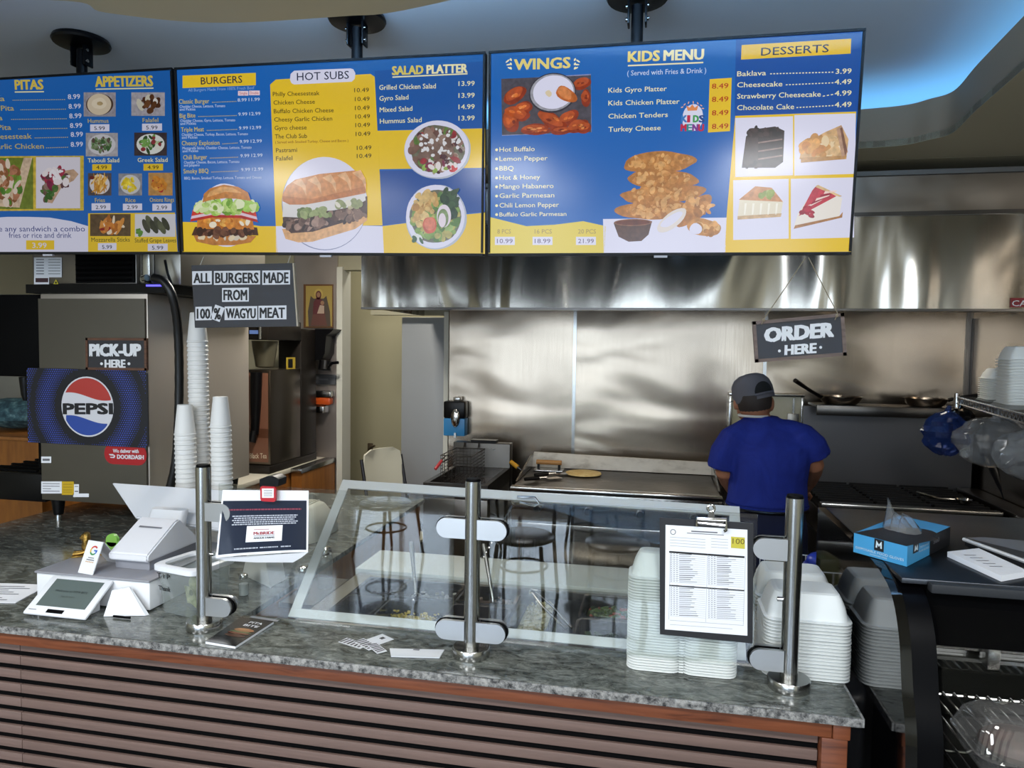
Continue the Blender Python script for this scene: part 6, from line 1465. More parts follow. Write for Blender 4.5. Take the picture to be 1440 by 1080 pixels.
# ------------------------------------------------------------------ register area on the left counter
DX0, DX1 = -1.965, -1.545
t = thing('cash_drawer', 'long low white cash drawer under the receipt printer', 'cash drawer', ((DX0+DX1)/2, 2.1, CZ))
m = MB(WHITE); m.bx(DX0, DX1, 1.937, 2.24, CZ+.004, CZ+.094, .004); m.build('drawer_case', t)
m = MB(M('grey_lid_plastic', '8c8c92', .4)); m.bx(DX0-.002, DX1+.004, 1.930, 2.242, CZ+.0945, CZ+.102, .003); m.build('lid', t)
m = MB(GREYINK); m.cyl((DX1-.05, 1.9248, CZ+.065), (DX1-.05, 1.9225, CZ+.065), .004, seg=10); m.build('lock', t)
for x in (DX0+.03, DX1-.03): m = MB(BLACK); m.cyl((x, 1.96, CZ), (x, 1.96, CZ+.0035), .012); m.build('foot', t)
# customer display
t = thing('customer_display', 'white tilted customer tablet showing a welcome screen, before the cash drawer', 'tablet', (-1.785, 1.88, CZ))
BL_ = Vector((-1.897, 1.815, CZ+.012)); BR_ = Vector((-1.672, 1.815, CZ+.012)); upv = Vector((0, .118, .082)).normalized(); Ht = .142; nrm = Vector((1, 0, 0)).cross(upv).normalized()
R = Matrix((Vector((1, 0, 0)), upv, nrm)).transposed(); W_ = .225
c = (BL_+BR_)/2+upv*Ht/2
m = MB(WHITE); m.box(c-nrm*.005, (W_, Ht, .010), R, .005); m.build('tablet_body', t)
m = MB(WHITE); pr_ = [Vector((-1.86, 1.84, CZ+.001)), Vector((-1.86, 1.912, CZ+.001)), Vector((-1.86, 1.912, CZ+.060)), Vector((-1.86, 1.84, CZ+.016))]; m.prism(pr_, (.155, 0, 0)); m.build('wedge_stand', t)
m = MB(M('lcd_grey', '5c6663', .2)); bd = Board(BL_+nrm*.0004, (1, 0, 0), upv, m); bd.rect(.026, .030, W_-.022, Ht-.012, M('lcd_grey', '5c6663', .2, coat=.3), 0)
LCDI = M('lcd_ink', '161c1a', .3); bd.text('Welcome to PITA BITE', W_/2, .084, .0075, LCDI, width=.118, align='c', k=1, bold=.01); bd.text('Tap to start', W_/2, .066, .005, M('lcd_ink_faint', '2a332f', .3), width=.05, align='c', k=1)
m.build('screen', t)
m = MB(BLACK); bd = Board(BL_+nrm*.0004, (1, 0, 0), upv, m); bd.rect(.078, .008, .138, .021, BLACK, 0); bd.mb.use(GREYINK); bd.rect(.012, .014, .04, .0165, GREYINK, 0); m.build('card_slot', t)
# folded white holder beside the tablet
m = MB(WHITE); m.loft([[Vector((-1.655, 1.87, CZ+.001)), Vector((-1.535, 1.905, CZ+.001)), Vector((-1.53, 1.915, CZ+.001)), Vector((-1.655, 1.88, CZ+.001))], [Vector((-1.645, 1.895, CZ+.075)), Vector((-1.60, 1.915, CZ+.082)), Vector((-1.60, 1.921, CZ+.082)), Vector((-1.645, 1.903, CZ+.075))]]); m.use(BLACKM); m.bx(-1.62, -1.56, 1.868, 1.872, CZ+.002, CZ+.008)
tag(m.build('paper_holder'), 'small white folded holder leaning on the cash drawer front', 'holder')
# receipt printer
t = thing('receipt_printer', 'white wedge shaped receipt printer on the cash drawer', 'receipt printer', (-1.66, 2.1, CZ+.103))
za = CZ+.103
m = MB(M('printer_white', 'dcdde2', .4))
f0, f1, w0, w1 = 2.0, 2.16, -1.748, -1.60
m.use(M('printer_base_grey', '86878e', .45)); m.hexa([(w0+.01, f0+.02, za), (w1-.01, f0+.02, za), (w1-.01, f1+.1, za), (w0+.01, f1+.1, za)], [(w0+.01, f0+.02, za+.03), (w1-.01, f0+.02, za+.03), (w1-.01, f1+.1, za+.03), (w0+.01, f1+.1, za+.03)]); m.build('foot_block', t)
m = MB(M('printer_white', 'dcdde2', .4)); prof = [(f0, za+.031), (f0-.004, za+.045), (f0, za+.056), (f1-.02, za+.135), (f1, za+.138), (f1+.12, za+.031)]
m.prism([Vector((w0, y, z)) for y, z in prof], (w1-w0, 0, 0)); bmesh.ops.bevel(m.bm, geom=list(m.bm.edges), offset=.005, segments=2, affect='EDGES'); m.build('printer_cover', t)
m = MB(GREYINK); sl_ = Vector((0, f1-.02-f0, .079)).normalized(); p = Vector((0, f0, za+.056))+sl_*.12; nq = Vector((1, 0, 0)).cross(sl_); m.prism([Vector((w0+.03, 0, 0))+p+nq*.0006, Vector((w1-.03, 0, 0))+p+nq*.0006, Vector((w1-.03, 0, 0))+p+sl_*.006+nq*.0006, Vector((w0+.03, 0, 0))+p+sl_*.008+nq*.0006], nq*.0006); m.build('paper_slot', t)
# POS terminal, seen from behind
t = thing('pos_terminal', 'white point of sale terminal seen from behind', 'terminal', (-1.78, 2.42, CZ))
q = [P(157, 678, y=2.47), P(322, 689, y=2.47), P(316, 746, y=2.30), P(205, 735, y=2.30)]
q[3] = P(190, 727, y=2.33); q[2] = P(313, 745, y=2.33)
n_ = (q[1]-q[0]).cross(q[3]-q[0]).normalized()
m = MB(M('terminal_white', 'd2d5da', .4)); m.prism(q, n_*.018 if n_.y > 0 else -n_*.018); bmesh.ops.bevel(m.bm, geom=list(m.bm.edges), offset=.005, segments=2, affect='EDGES'); m.build('display_back', t)
a = P(232, 716, y=2.33); m = MB(M('terminal_white', 'd2d5da', .4)); cx_ = P(233, 740, y=2.3).x
m.loft([[Vector((x, y, z)) for x, y in rrect(cx_+dx, y_, w_, d_, .02)] for z, dx, y_, w_, d_ in ((CZ+.045, .0, 2.40, .10, .06), (CZ+.10, .0, 2.33, .13, .07), (CZ+.17, .01, 2.285, .15, .05), (CZ+.235, .012, 2.31, .145, .04))]); m.build('stand_neck', t)
m = MB(M('terminal_grey', '9a9ca2', .4)); m.bx(cx_-.10, cx_+.16, 2.36, 2.56, CZ+.001, CZ+.044, .006); m.build('stand_base', t)
# review sign and sphinx
t = thing('review_stand', 'small white tent sign with a coloured letter G on the cash drawer', 'sign', (-1.79, 1.98, CZ+.103))
bl = Vector((-1.815, 1.945, za)); U = Vector((.985, -.17, 0)).normalized(); V = Vector((.0, .45, .9)).normalized()
wS, hS = .066, .105
m = MB(WHITE); n_ = U.cross(V).normalized(); m.prism([bl, bl+U*wS, bl+U*wS+V*hS, bl+V*hS], -n_*.003); m.build('front_leaf', t)
m = MB(M('white_back_leaf', 'c0c0c4', .5)); top = bl+V*hS-n_*.0035; bk = Vector((0, .075, -hS*.88)); m.prism([top, top+U*wS, top+U*wS+bk, top+bk], Vector((0, .003, 0))); m.build('back_leaf', t)
m = MB(WHITE); bd = Board(bl+n_*.0006, U, V, m)
gc = (.033, .075)
for a0, a1, col in ((40, 150, 'c0392f'), (150, 210, 'd8a928'), (210, 315, '3a8a4a'), (315, 360, '3c6cc0')):
    k_ = [radians(a0+(a1-a0)*i/8) for i in range(9)]
    bd.poly([(gc[0]+.0155*cos(a), gc[1]+.0155*sin(a)) for a in k_]+[(gc[0]+.0105*cos(a), gc[1]+.0105*sin(a)) for a in k_[::-1]], M('g_'+col, col, .5), 1)
bd.rect(gc[0]+.001, gc[1]-.0025, gc[0]+.0155, gc[1]+.0025, M('g_3c6cc0', '3c6cc0', .5), 1)
bd.rect(.020, .050, .046, .0525, GREYINK, 1); bd.rect(.016, .043, .050, .046, GREYINK, 1)
for i in range(5): bd.ellipse(.018+i*.0075, .038, .0022, .0022, M('star_orange', 'c8902c', .5), 1, 0, 8)
m.build('print', t)
p = Vector((-1.935, 2.16, CZ+.103))
t = thing('sphinx_figurine', 'small golden sphinx figurine lying on the cash drawer', 'figurine', (-1.93, 2.12, CZ+.103))
D = Vector((-.82, -.57, 0)).normalized(); S = Vector((-D.y, D.x, 0)); o = Vector((-1.915, 2.125, CZ+.103))
def sp(a, s, z): return o+D*a+S*s+Vector((0, 0, z))
m = MB(GOLD); m.prism([sp(-.065, -.02, 0), sp(.065, -.02, 0), sp(.065, .02, 0), sp(-.065, .02, 0)], (0, 0, .006)); m.build('plinth', t)
m = MB(GOLD); R_ = Matrix((D, S, Vector((0, 0, 1)))).transposed()
m.ell(sp(-.012, 0, .024), (.046, .016, .018), 10, R_); m.ell(sp(-.045, 0, .026), (.020, .018, .020), 9, R_); m.ell(sp(.022, 0, .034), (.016, .015, .026), 9, R_)
for s in (-1, 1): m.tube([sp(.018, s*.010, .016), sp(.040, s*.010, .011), sp(.062, s*.010, .010)], [.009, .007, .0065], 8); m.ell(sp(-.040, s*.016, .018), (.020, .007, .013), 8, R_)
m.tube([sp(-.062, .004, .016), sp(-.060, .018, .010), sp(-.035, .022, .009)], .003, 6)
m.ell(sp(.028, 0, .064), (.0125, .0115, .015), 10, R_); m.ell(sp(.040, 0, .063), (.003, .0025, .004), 6, R_)
b0 = m; m.build('body', t)
m = MB(GOLD); m.loft([[sp(.022+.016*cos(a)*k, .019*sin(a)*k2, z) for a in [2*pi*i/16 for i in range(16)]] for z, k, k2 in ((.036, .7, 1.0), (.050, .8, 1.05), (.066, .85, .92), (.078, .7, .7), (.083, .3, .3))]); m.build('headdress', t)
m = MB(M('green_plastic', '7ab04c', .4)); p = Vector((-1.80, 2.08, za)); m.box(p+Vector((0, 0, .035)), (.05, .012, .07), bevel=.005); m.cyl(p+Vector((0, -.006, .072)), p+Vector((0, .006, .072)), .022); tag(m.build('card_holder'), 'small green holder behind the white tent sign', 'holder')
# tip jar
JX0, JX1, JY0, JY1 = -1.545, -1.355, 1.945, 2.125; JZ = CZ+.152
R4 = Matrix.Rotation(radians(-12), 3, 'Z'); jc = Vector((-1.432, 2.005, 0))
def jr(wx, wy, z, r=.03): return [jc+R4@Vector((x, y, 0))+Vector((0, 0, z)) for x, y in rrect(0, 0, wx, wy, r)]
t = thing('tip_jar', 'square clear plastic tip jar with a white rim and a dollar bill inside', 'tip jar', (jc.x, jc.y, CZ))
JARP = clear('jar_plastic', 'eef2f2', 1.6, .05, .24, 'c0c6c4')
m = MB(JARP); m.loft([jr(.145, .145, CZ+.0005), jr(.15, .15, CZ+.005), jr(.165, .165, JZ-.016)], cap=False); m.build('jar_body', t)
m = MB(JARP); m.poly(jr(.145, .145, CZ+.001)); m.build('jar_bottom', t)
m = MB(WHITE); m.loft([jr(.172, .172, JZ-.018), jr(.184, .184, JZ-.014), jr(.184, .184, JZ), jr(.172, .172, JZ+.004), jr(.140, .140, JZ+.002), jr(.138, .138, JZ-.006), jr(.160, .160, JZ-.010), jr(.166, .166, JZ-.018)], cap=False); m.build('rim_lid', t)
m = MB(INK); U = R4@Vector((1, 0, 0)); V = Vector((0, -.055, 1)).normalized(); fo = jc+R4@Vector((-.079, -.0815, 0))+Vector((0, 0, CZ+.07)); bd = Board(fo-U*.0+Vector((0, -.002, 0)), U, V, m)
bd.text('T i P', .012, .045, .016, INK, width=.055, k=1, bold=.07); bd.text('Thank', .016, .005, .015, INK, width=.05, k=1, bold=.07); m.build('handwriting', t)
BILL = ramp_mat('dollar_green', [(.35, '7c8458'), (.6, 'a8ac84')], 60, .7)
def bill(c, ry, rz, label, k):
    R_ = Matrix.Rotation(rz, 3, 'Z') @ Matrix.Rotation(ry, 3, 'Y'); m = MB(BILL); n = 8; rows = []
    for j in range(n+1): rows.append([c+R_@Vector((-.028+.056*i/2, .008*sin(j/n*6+k), -.046+.092*j/n)) for i in range(3)])
    vs = [[m.v(p) for p in r] for r in rows]
    for j in range(n):
        for i in range(2): m.face([vs[j][i], vs[j][i+1], vs[j+1][i+1], vs[j+1][i]])
    m.use(M('bill_print', '4c5836', .7)); pc_ = c+R_@Vector((0, -.012, .0)); m.lathe(pc_, [(.010, 0), (.008, .0004)], 12, axis=R_@Vector((0, -1, 0)))
    return tag(m.build('dollar_bill'), label, 'banknote')
bill(jc+R4@Vector((.035, -.035, CZ+.068)), .35, -.35, 'curled dollar bill leaning against the tip jar wall', 0)
o = bill(jc+R4@Vector((-.005, .0, CZ+.043)), 1.35, radians(-12), 'dollar bill lying flat on the tip jar bottom', 2)
# things behind post and flyer
m = MB(M('ivory_card', 'bdbcb4', .5)); m.prism([(-1.47, 2.33, CZ+.001), (-1.30, 2.23, CZ+.001), (-1.40, 2.34, CZ+.17), (-1.45, 2.37, CZ+.17)], (.01, .09, 0)); tag(m.build('card_tent'), 'pale card tent behind the left glass post', 'card')
m = MB(FILM); m.loft([[Vector((-1.365, 2.40, CZ+.001)), Vector((-1.305, 2.37, CZ+.001)), Vector((-1.305, 2.41, CZ+.001)), Vector((-1.365, 2.44, CZ+.001))], [Vector((-1.375, 2.44, CZ+.075)), Vector((-1.285, 2.40, CZ+.06)), Vector((-1.285, 2.41, CZ+.06)), Vector((-1.375, 2.45, CZ+.075))]]); tag(m.build('plastic_pouch'), 'clear plastic pouch standing behind the salt shaker', 'pouch')
# papers at left edge
m = MB(PAPER); a = [P(0, 862, z=CZ+.001), P(18, 846, z=CZ+.001), P(46, 826, z=CZ+.001), P(-10, 832, z=CZ+.001), P(-60, 850, z=CZ+.001)]; 
m.prism([(-2.22, 1.86, CZ+.001), (-2.01, 1.90, CZ+.001), (-2.05, 2.07, CZ+.001), (-2.26, 2.04, CZ+.001)], (0, 0, .002)); bd = Board((-2.22, 1.86, CZ+.0032), (.21, .04, 0), (-.04, .18, 0), m)
for i in range(8): bd.rect(.02, .02+i*.018, .17-(i % 3)*.03, .026+i*.018, GREYINK, 1)
tag(m.build('printed_sheet'), 'printed sheet lying flat at the left end of the counter', 'paper')
# booklet
a, b_, c, d = P(289, 902, z=CZ+.008), P(331, 909, z=CZ+.008), P(385, 874, z=CZ+.008), P(343, 865, z=CZ+.008)
t = thing('menu_booklet', 'black glossy booklet with a burger cover on the counter edge', 'booklet', ((a.x+c.x)/2, (a.y+c.y)/2, CZ))
m = MB(PAPER); m.prism([Vector((p.x, p.y, CZ+.001)) for p in (a, b_, c, d)], (0, 0, .0065)); m.build('pages', t)
m = MB(M('booklet_black', '0e0e10', .25, coat=.5)); m.prism([Vector((p.x, p.y, CZ+.0078)) for p in (a, b_, c, d)], (0, 0, .0008))
U = (b_-a).normalized(); V = (d-a); bd = Board(Vector((a.x, a.y, CZ+.0088)), Vector((U.x, U.y, 0)), Vector((V.x, V.y, 0)), m); bd.step = .0003
w_, h_ = (b_-a).length, (d-a).length
for (x, y, rx, ry_, col) in ((.5, .30, .34, .045, '4a2c1c'), (.5, .38, .36, .03, '6a3a24'), (.5, .43, .36, .03, '4c5c30'), (.5, .50, .33, .06, '8a5a34'), (.46, .52, .2, .03, 'a07448')): bd.ellipse(w_*x, h_*y, w_*rx, h_*ry_, M('cover_'+col, col, .3), 1+y, .1, 18)
bd.text('PITA', w_*.5, h_*.74, .014, CHALK, width=w_*.45, align='c', k=2, bold=.03); bd.text('BITE', w_*.5, h_*.63, .014, CHALK, width=w_*.5, align='c', k=2, bold=.03)
bd.rect(0, h_*.93, w_, h_, M('cover_grey', '9a9aa0', .3), 1); m.build('cover', t)
# business cards
CARD = M('card_white', 'c9cdd2', .5); CARDD = M('card_dark_print', '4c4450', .5)
def card(cx, cy, w_, h_, rz, label, dark=False, z=0):
    R_ = Matrix.Rotation(rz, 3, 'Z'); o = Vector((cx, cy, CZ+.0005+z)); m = MB(CARD); m.prism([o+R_@Vector((x, y, 0)) for x, y in ((-w_/2, -h_/2), (w_/2, -h_/2), (w_/2, h_/2), (-w_/2, h_/2))], (0, 0, .0008))
    bd = Board(o+R_@Vector((-w_/2, -h_/2, 0))+Vector((0, 0, .001)), R_@Vector((1, 0, 0)), R_@Vector((0, 1, 0)), m)
    if dark:
        for i in range(6): bd.poly([(w_*(.02+i*.16), h_*.08), (w_*(.10+i*.16), h_*.08), (w_*(.16+i*.14), h_*.92), (w_*(.08+i*.14), h_*.92)], CARDD if i % 2 else INK, 1)
    else: bd.rect(w_*.35, h_*.70, w_*.60, h_*.86, INK, 1)
    return tag(m.build('business_card'), label, 'business card', 'cards scattered on the counter')
a = P(528, 902, z=CZ); card(a.x, a.y, .055, .09, -.55, 'white card with a small black mark, upright above the dark cards')
a = P(497, 905, z=CZ); card(a.x, a.y, .085, .035, -.35, 'dark printed card farthest left in the scattered pile', True)
a = P(515, 907, z=CZ); card(a.x, a.y, .08, .035, -.6, 'dark printed card in the middle of the scattered pile', True, .0012)
a = P(530, 913, z=CZ); card(a.x, a.y, .07, .03, -.75, 'dark printed card nearest the white slip', True, .0024)
a = P(587, 917, z=CZ); m = MB(CARD); m.prism([P(548, 913, z=CZ+.001), P(550, 924, z=CZ+.001), P(618, 926, z=CZ+.001), P(625, 915, z=CZ+.001)][::-1], (0, 0, .003)); bd = Board((0, 0, CZ+.0042), (1, 0, 0), (0, 1, 0), m); p = P(586, 914, z=CZ+.004); bd.rect(p.x-.01, p.y-.004, p.x+.008, p.y+.006, GREYINK, 1); tag(m.build('paper_slip'), 'long white paper slip lying left of the middle post base', 'paper')

# ------------------------------------------------------------------ display case at the right
KX0, KX1 = .525, 1.93; KZ = 1.25
PIANO = M('gloss_black', '060607', .06, spec=.6)
t = thing('display_case', 'black refrigerated display case with curved glass at the counter end', 'display case', (1.2, 2.0, 0))
prof = [(2.42, .02), (1.55, .02), (1.552, .70), (1.563, .94), (1.598, 1.04), (1.632, 1.15), (1.70, 1.222), (1.83, 1.249), (2.42, 1.249)]
pc = [Vector((0, y, z)) for y, z in prof]; cur = [pc[0], pc[1]]+smooth_curve(pc[2:8], 6)+[pc[8]]
m = MB(PIANO); m.prism([Vector((KX0, p.y, p.z)) for p in cur], (.0225, 0, 0)); m.build('end_panel', t)
m = MB(PIANO); m.prism([Vector((KX1-.03, p.y, p.z)) for p in cur], (.03, 0, 0)); m.build('end_panel', t)
m = MB(BLACKM); cc_ = smooth_curve(pc[2:8], 6); ins = [Vector((KX0+.023, p.y+.003, p.z-.002)) for p in cc_]; m.use(M('satin_black', '040406', .4, spec=.08)); m.prism(ins+[Vector((KX0+.023, p.y+.022, p.z-.02)) for p in ins[::-1]], (.05, 0, 0)); m.build('glass_channel', t)
m = MB(steel('case_top_steel', '4c4e52', .34, .08, 2)); m.bx(KX0+.024, KX1-.031, 1.70, 2.42, KZ-.012, KZ, .002); m.build('top_panel', t)
m = MB(M('case_edge_grey', '2c2e31', .5, .0, spec=.15)); m.bx(KX0+.075, KX1-.031, 1.672, 1.699, KZ-.022, KZ-.001, .004); m.build('top_edge', t)
m = MB(M('header_black', '030304', .7, spec=.03)); m.bx(KX0+.075, KX1-.031, 1.70, 1.74, 1.105, KZ-.013); m.build('light_header', t)
m = MB(BLACKM); m.bx(KX0+.024, KX1-.031, 2.40, 2.42, .05, KZ-.013); m.build('back_wall', t)
m = MB(BLACKM); m.bx(KX0+.024, KX1-.031, 1.60, 2.39, .02, .62); m.build('base', t)
m = MB(SATIN); m.bx(KX0+.024, KX1-.031, 2.34, 2.383, .852, .878, .004); m.bx(KX0+.024, KX1-.031, 2.35, 2.383, .815, .826); m.build('rear_track', t)
m = MB(SATIN); m.bx(.985, 1.02, 2.30, 2.339, .815, .90, .003); m.build('track_bracket', t)
m = MB(M('case_mirror', '55585a', .08, 1)); m.bx(KX0+.03, KX1-.04, 2.385, 2.397, .63, .93); m.build('mirror_back', t)
m = MB(clear('case_glass', 'ffffff', 1.22)); rg = [Vector((KX0+.08, p.y+.002, p.z-.003)) for p in cc_]; m.loft([[p, p+Vector((KX1-KX0-.12, 0, 0))] for p in rg], cap=False, closed=False); m.build('curved_glass', t)
m = MB(ALU); m.bx(KX0+.075, KX1-.031, 1.60, 1.625, .621, .66); m.build('glass_sill', t)
area_light('case_fill_light', (1.22, 1.76, 1.10), (0, .6, -1), 1.2, .04, 3.5, (1, .97, .92))  # fill lamp added to brighten the dark case interior
m = MB(M('case_fill_tube', 'ffffff', .5, emit='fff4e8', estr=1.5)); m.cyl((.66, 1.765, 1.115), (1.84, 1.765, 1.115), .009, seg=10); m.build('lamp_tube', t)  # glowing tube added to go with that fill lamp
WZ = P(1340, 975, y=2.29).z
t = thing('wire_shelf', 'chrome wire shelf inside the display case', 'wire shelf', (1.2, 2.0, WZ))
m = MB(CHROME)
for i in range(38): x = .745+i*.030; m.cyl((x, 1.64, WZ), (x, 2.29, WZ), .0036, seg=6)
m.build('rod_deck', t)
m = MB(CHROME)
for y in (1.64, 1.96, 2.29): m.cyl((.74, y, WZ-.006), (1.87, y, WZ-.006), .0035, seg=6)
m.cyl((.742, 1.64, WZ-.004), (.742, 2.29, WZ-.004), .0055, seg=8); m.build('edge_rod', t)
for x in (.742, 1.87):
    for y in (1.66, 2.27): m = MB(CHROME); m.cyl((x, y, .6205), (x, y, WZ-.008), .006, seg=8); m.build('shelf_leg', t)
# clear domed pastry box on the wire shelf
cx_, cy_ = .905, 1.93; DZ = WZ+.005-.8535
t = thing('pastry_box', 'clear ribbed plastic pastry box on the wire shelf in the case', 'pastry box', (cx_, cy_, WZ+.005))
SHINY = clear('ribbed_clear', 'f4f6f8', 1.9, .04, .05)
m = MB(SHINY); rings = []
for z, w_, d_, amp in ((.8535, .22, .20, 0), (.895, .24, .22, 0), (.898, .255, .235, 0), (.902, .245, .225, .004), (.945, .215, .195, .006), (.965, .18, .16, .003), (.968, .10, .09, 0)):
    r = rrect(cx_, cy_, w_, d_, .05, 12); out = []
    for i, (x, y) in enumerate(r):
        f_ = 1+amp*8*(1 if i % 2 else -1)*.5; out.append(Vector((cx_+(x-cx_)*f_, cy_+(y-cy_)*f_, z+DZ)))
    rings.append(out)
m.loft(rings); m.build('clear_shell', t)
m = MB(ramp_mat('dark_pastry', [(.4, '2c1c18'), (.7, '4c3028')], 20, .6)); m.ell((cx_, cy_, .893+DZ), (.09, .08, .035), 10); m.build('pastry', t)
# glove box, pads
t = thing('glove_box', 'blue and black box of disposable food gloves on the display case', 'glove box', (.62, 1.93, KZ))
g0 = P(1200, 776, z=KZ+.001); g1 = P(1275, 797, z=KZ+.001); g2 = P(1335, 766, z=KZ+.001); g3 = g0+(g2-g1)
gh = P(1201, 750, y=g0.y).z-KZ
GB = M('glove_blue', '3f92c4', .45); GK = M('glove_black', '141418', .45)
Uf = (g1-g0).normalized(); Us = (g2-g1).normalized(); wf = (g1-g0).length; ws = (g2-g1).length
m = MB(GB); m.prism([g0, g1, g2, g3], (0, 0, gh)); m.build('carton', t)
m = MB(GK); bd = Board(g1, Us, (0, 0, 1), m); bd.step = .0006; bd.rect(ws*.5, 0, ws, gh, GK, 1)
GW = M('glove_white', 'c4d4dc', .5)
bd.rect(ws*.12, gh*.50, ws*.24, gh*.98, GK, 1); bd.poly([(ws*.14, gh*.60), (ws*.155, gh*.92), (ws*.18, gh*.74), (ws*.205, gh*.92), (ws*.22, gh*.60), (ws*.2, gh*.6), (ws*.18, gh*.66), (ws*.16, gh*.6)], GW, 2)
bd.text('DISPOSABLE', ws*.27, gh*.62, gh*.1, GW, width=ws*.20, k=2); bd.text('FOOD GLOVES', ws*.25, gh*.42, gh*.1, GW, width=ws*.22, k=2); bd.text('500', ws*.58, gh*.5, gh*.25, GREYINK, width=ws*.14, k=2, bold=.03)
bf = Board(g0, Uf, (0, 0, 1), m); bf.step = .0006; bf.rect(wf*.40, gh*.40, wf*.58, gh*.99, GK, 1)
bf.poly([(wf*.43, gh*.55), (wf*.44, gh*.93), (wf*.49, gh*.74), (wf*.54, gh*.93), (wf*.55, gh*.55), (wf*.52, gh*.55), (wf*.515, gh*.72), (wf*.49, gh*.62), (wf*.465, gh*.72), (wf*.46, gh*.55)], GW, 2)
bf.text('DISPOSABLE FOOD GLOVES', wf*.05, gh*.23, gh*.13, GW, width=wf*.9, k=2); bf.text('POWDER FREE', wf*.33, gh*.10, gh*.07, GW, width=wf*.32, k=2)
bt = Board(g0+Vector((0, 0, gh)), Uf, Us, m); bt.step = .0006
bt.poly([(0, 0), (wf*.98, 0), (wf*.98, ws*.45), (wf*.6, ws*.55), (0, ws*.5)], GK, 1)
m.build('print', t)
m = MB(GK); bt.mb = m; bt.ellipse(wf*.52, ws*.5, wf*.30, ws*.17, GK, 2); m.build('opening', t)
gcx = g0+Uf*wf*.5+Us*ws*.48+Vector((0, 0, gh+.002)); m = MB(FILM); rnd = random.Random(4)
for k_ in range(3):
    a = gcx+Uf*(k_-1)*.02; m.loft([[a+Uf*.03*cos(q)+Us*.04*sin(q) for q in [2*pi*i/9 for i in range(9)]], [a+Uf*(.016*cos(q)-.01)+Us*.02*sin(q)+Vector((0, 0, .02+rnd.random()*.015)) for q in [2*pi*i/9 for i in range(9)]], [a+Uf*(-.02-.004*cos(q))+Us*(.006*sin(q)+.0)+Vector((0, 0, .045+(.02 if k_ == 0 else -.012)+rnd.random()*.01)) for q in [2*pi*i/9 for i in range(9)]]])
m.build('pulled_glove', t)
q = [P(1332, 783, z=KZ+.001), P(1408, 818, z=KZ+.001), P(1446, 811, z=KZ+.001), P(1376, 778, z=KZ+.001)]
t = thing('order_pad', 'white order pad lying on the display case top', 'notepad', (q[0]+q[2])/2)
m = MB(PAPER); m.prism(q, (0, 0, .013)); m.build('pad_block', t)
U = (q[1]-q[0]).normalized(); V = (q[3]-q[0]); m = MB(GREYINK); bd = Board(q[0]+Vector((0, 0, .0135)), (q[1]-q[0]), V, m)
for i in range(5): bd.rect(.03+i*.022, .02, .033+i*.022, .05, GREYINK, 1)
m.build('print', t)
a, c = P(1357, 761, z=KZ+.012), P(1440, 791, z=KZ+.012)
t = thing('serving_tray', 'dark tray with a pale rim on the display case, cut by the frame', 'tray', (1.0, 2.05, KZ))
e = (c-a); nrm = Vector((-e.y, e.x, 0)).normalized(); nrm = nrm if nrm.y > 0 else -nrm; c2 = a+e.normalized()*.30
pts = [a, c2, c2+nrm*.20, a+e.normalized()*.16+nrm*.235, a+e.normalized()*.06+nrm*.17, a+nrm*.06]
m = MB(M('tray_dark', '202124', .35)); m.prism([Vector((p.x, p.y, KZ+.001)) for p in pts], (0, 0, .02)); m.use(M('tray_grey', '66686c', .35)); m.poly([Vector((p.x, p.y, KZ+.0215)) for p in (pts[0], pts[1].lerp(pts[0], .35)+nrm*.07, pts[2], pts[3], pts[4], pts[5])]); m.build('tray_body', t)
m = MB(M('tray_rim', 'b8babc', .4)); m.tube([Vector((p.x, p.y, KZ+.017)) for p in (a-nrm*.004, c2-nrm*.004)], .005, 6); m.build('tray_rim', t)
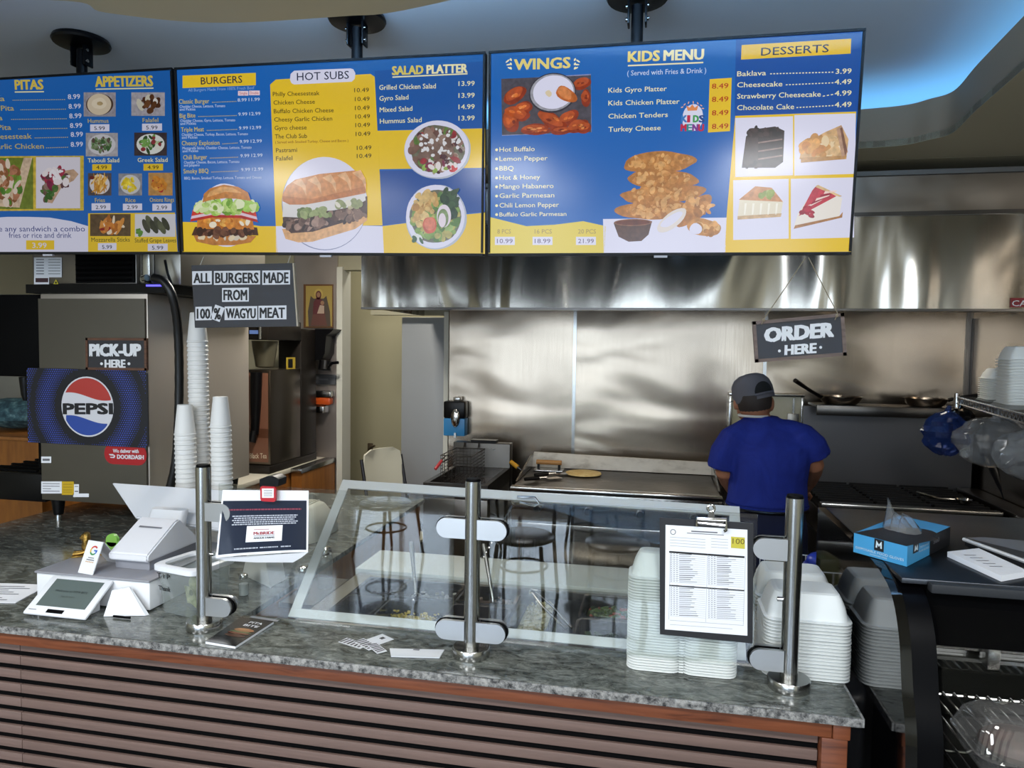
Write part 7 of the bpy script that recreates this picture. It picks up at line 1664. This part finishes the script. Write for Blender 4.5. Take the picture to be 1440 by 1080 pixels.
# blue packet and wire basket behind the low foam stack
t = thing('wire_basket', 'white wire basket on a stand behind the low foam stack', 'basket', (.50, 2.62, .80))
m = MB(WHITE); x0, x1, y0, y1, z0, z1 = .40, .64, 2.55, 2.75, .86, 1.0
for k_ in range(7):
    f_ = k_/6; m.tube([(x0+(x1-x0)*f_, y0, z1), (x0+(x1-x0)*f_, y0, z0), (x0+(x1-x0)*f_, y1, z0), (x0+(x1-x0)*f_, y1, z1)], .0015, 5)
for z in (z0, (z0+z1)/2, z1): m.tube([(x0, y0, z), (x1, y0, z), (x1, y1, z), (x0, y1, z)], .0018, 5, closed=True)
m.build('wire_mesh', t)
for x in (x0, x1):
    for y in (y0, y1): m = MB(DARKST); m.cyl((x, y, 0), (x, y, z0-.002), .01); m.build('leg', t)
m = MB(M('blue_wrap', '23389c', .3)); m.box((.58, 2.62, .945), (.10, .10, .15), Matrix.Rotation(.3, 3, 'Z'), .03, 3); m.ell((.585, 2.62, 1.02), (.05, .045, .03), 8); tag(m.build('blue_packet'), 'shiny blue packet standing in the white wire basket', 'packet')
m = MB(M('olive_pack', '4a4a28', .5)); m.box((.45, 2.66, .95), (.08, .12, .17), Matrix.Rotation(-.2, 3, 'Z'), .02, 2); tag(m.build('olive_packet'), 'dull olive packet behind the right glass post', 'packet')

# ------------------------------------------------------------------ dining chairs (seen mirrored in the glass panels)
CHM = M('chair_dark_metal', '17161a', .35, .4); CHS = M('chair_black_vinyl', '121216', .28)
def dining_chair(x, y, rz, label):
    t = thing('dining_chair', label, 'chair', (0, 0, 0)); WM[t.name] = Matrix.Identity(4)
    m = MB(CHS); m.lathe((0, 0, .43), [(.19, 0), (.215, .012), (.215, .03), (.19, .045), (.02, .05)], 28); m.build('seat', t)
    for sx_ in (-1, 1):
        m = MB(CHM); m.tube([(sx_*.15, .13, .428), (sx_*.19, .19, .005)], [.014, .012], 8); m.build('leg', t)
        m = MB(CHM); m.tube([(sx_*.20, -.24, .005), (sx_*.175, -.18, .44), (sx_*.18, -.20, .65), (sx_*.175, -.25, .88)], [.012, .014, .014, .012], 8); m.build('leg', t)
    m = MB(CHM); m.tube([(.165*cos(a), .165*sin(a)-.01, .25) for a in [2*pi*i/24 for i in range(24)]], .009, 7, closed=True); m.build('hoop_stretcher', t)
    m = MB(CHM)
    for z, yy in ((.60, -.195), (.70, -.215), (.79, -.235), (.87, -.25)): m.tube([(-.176, yy, z), (-.09, yy-.035, z), (.09, yy-.035, z), (.176, yy, z)], .013, 7)
    m.build('ladder_back', t)
    t.location = (x, y, 0); t.rotation_euler = (0, 0, rz); return t
for x, y, rz, lab in ((-.86, -1.02, .05, 'dark metal dining chair with round black seat, mirrored beside the middle post'), (-.22, -1.02, -.08, 'dark metal dining chair mirrored left of the foam stack'),
        (-2.15, -1.75, .5, 'dark metal dining chair mirrored at the left of the guard glass'), (-1.5, -2.3, -.3, 'dark metal dining chair mirrored behind the corn pan'), (-.5, -2.2, 2.9, 'dark metal dining chair farther back, mirrored above the foam stack')):
    dining_chair(x, y, rz, lab)
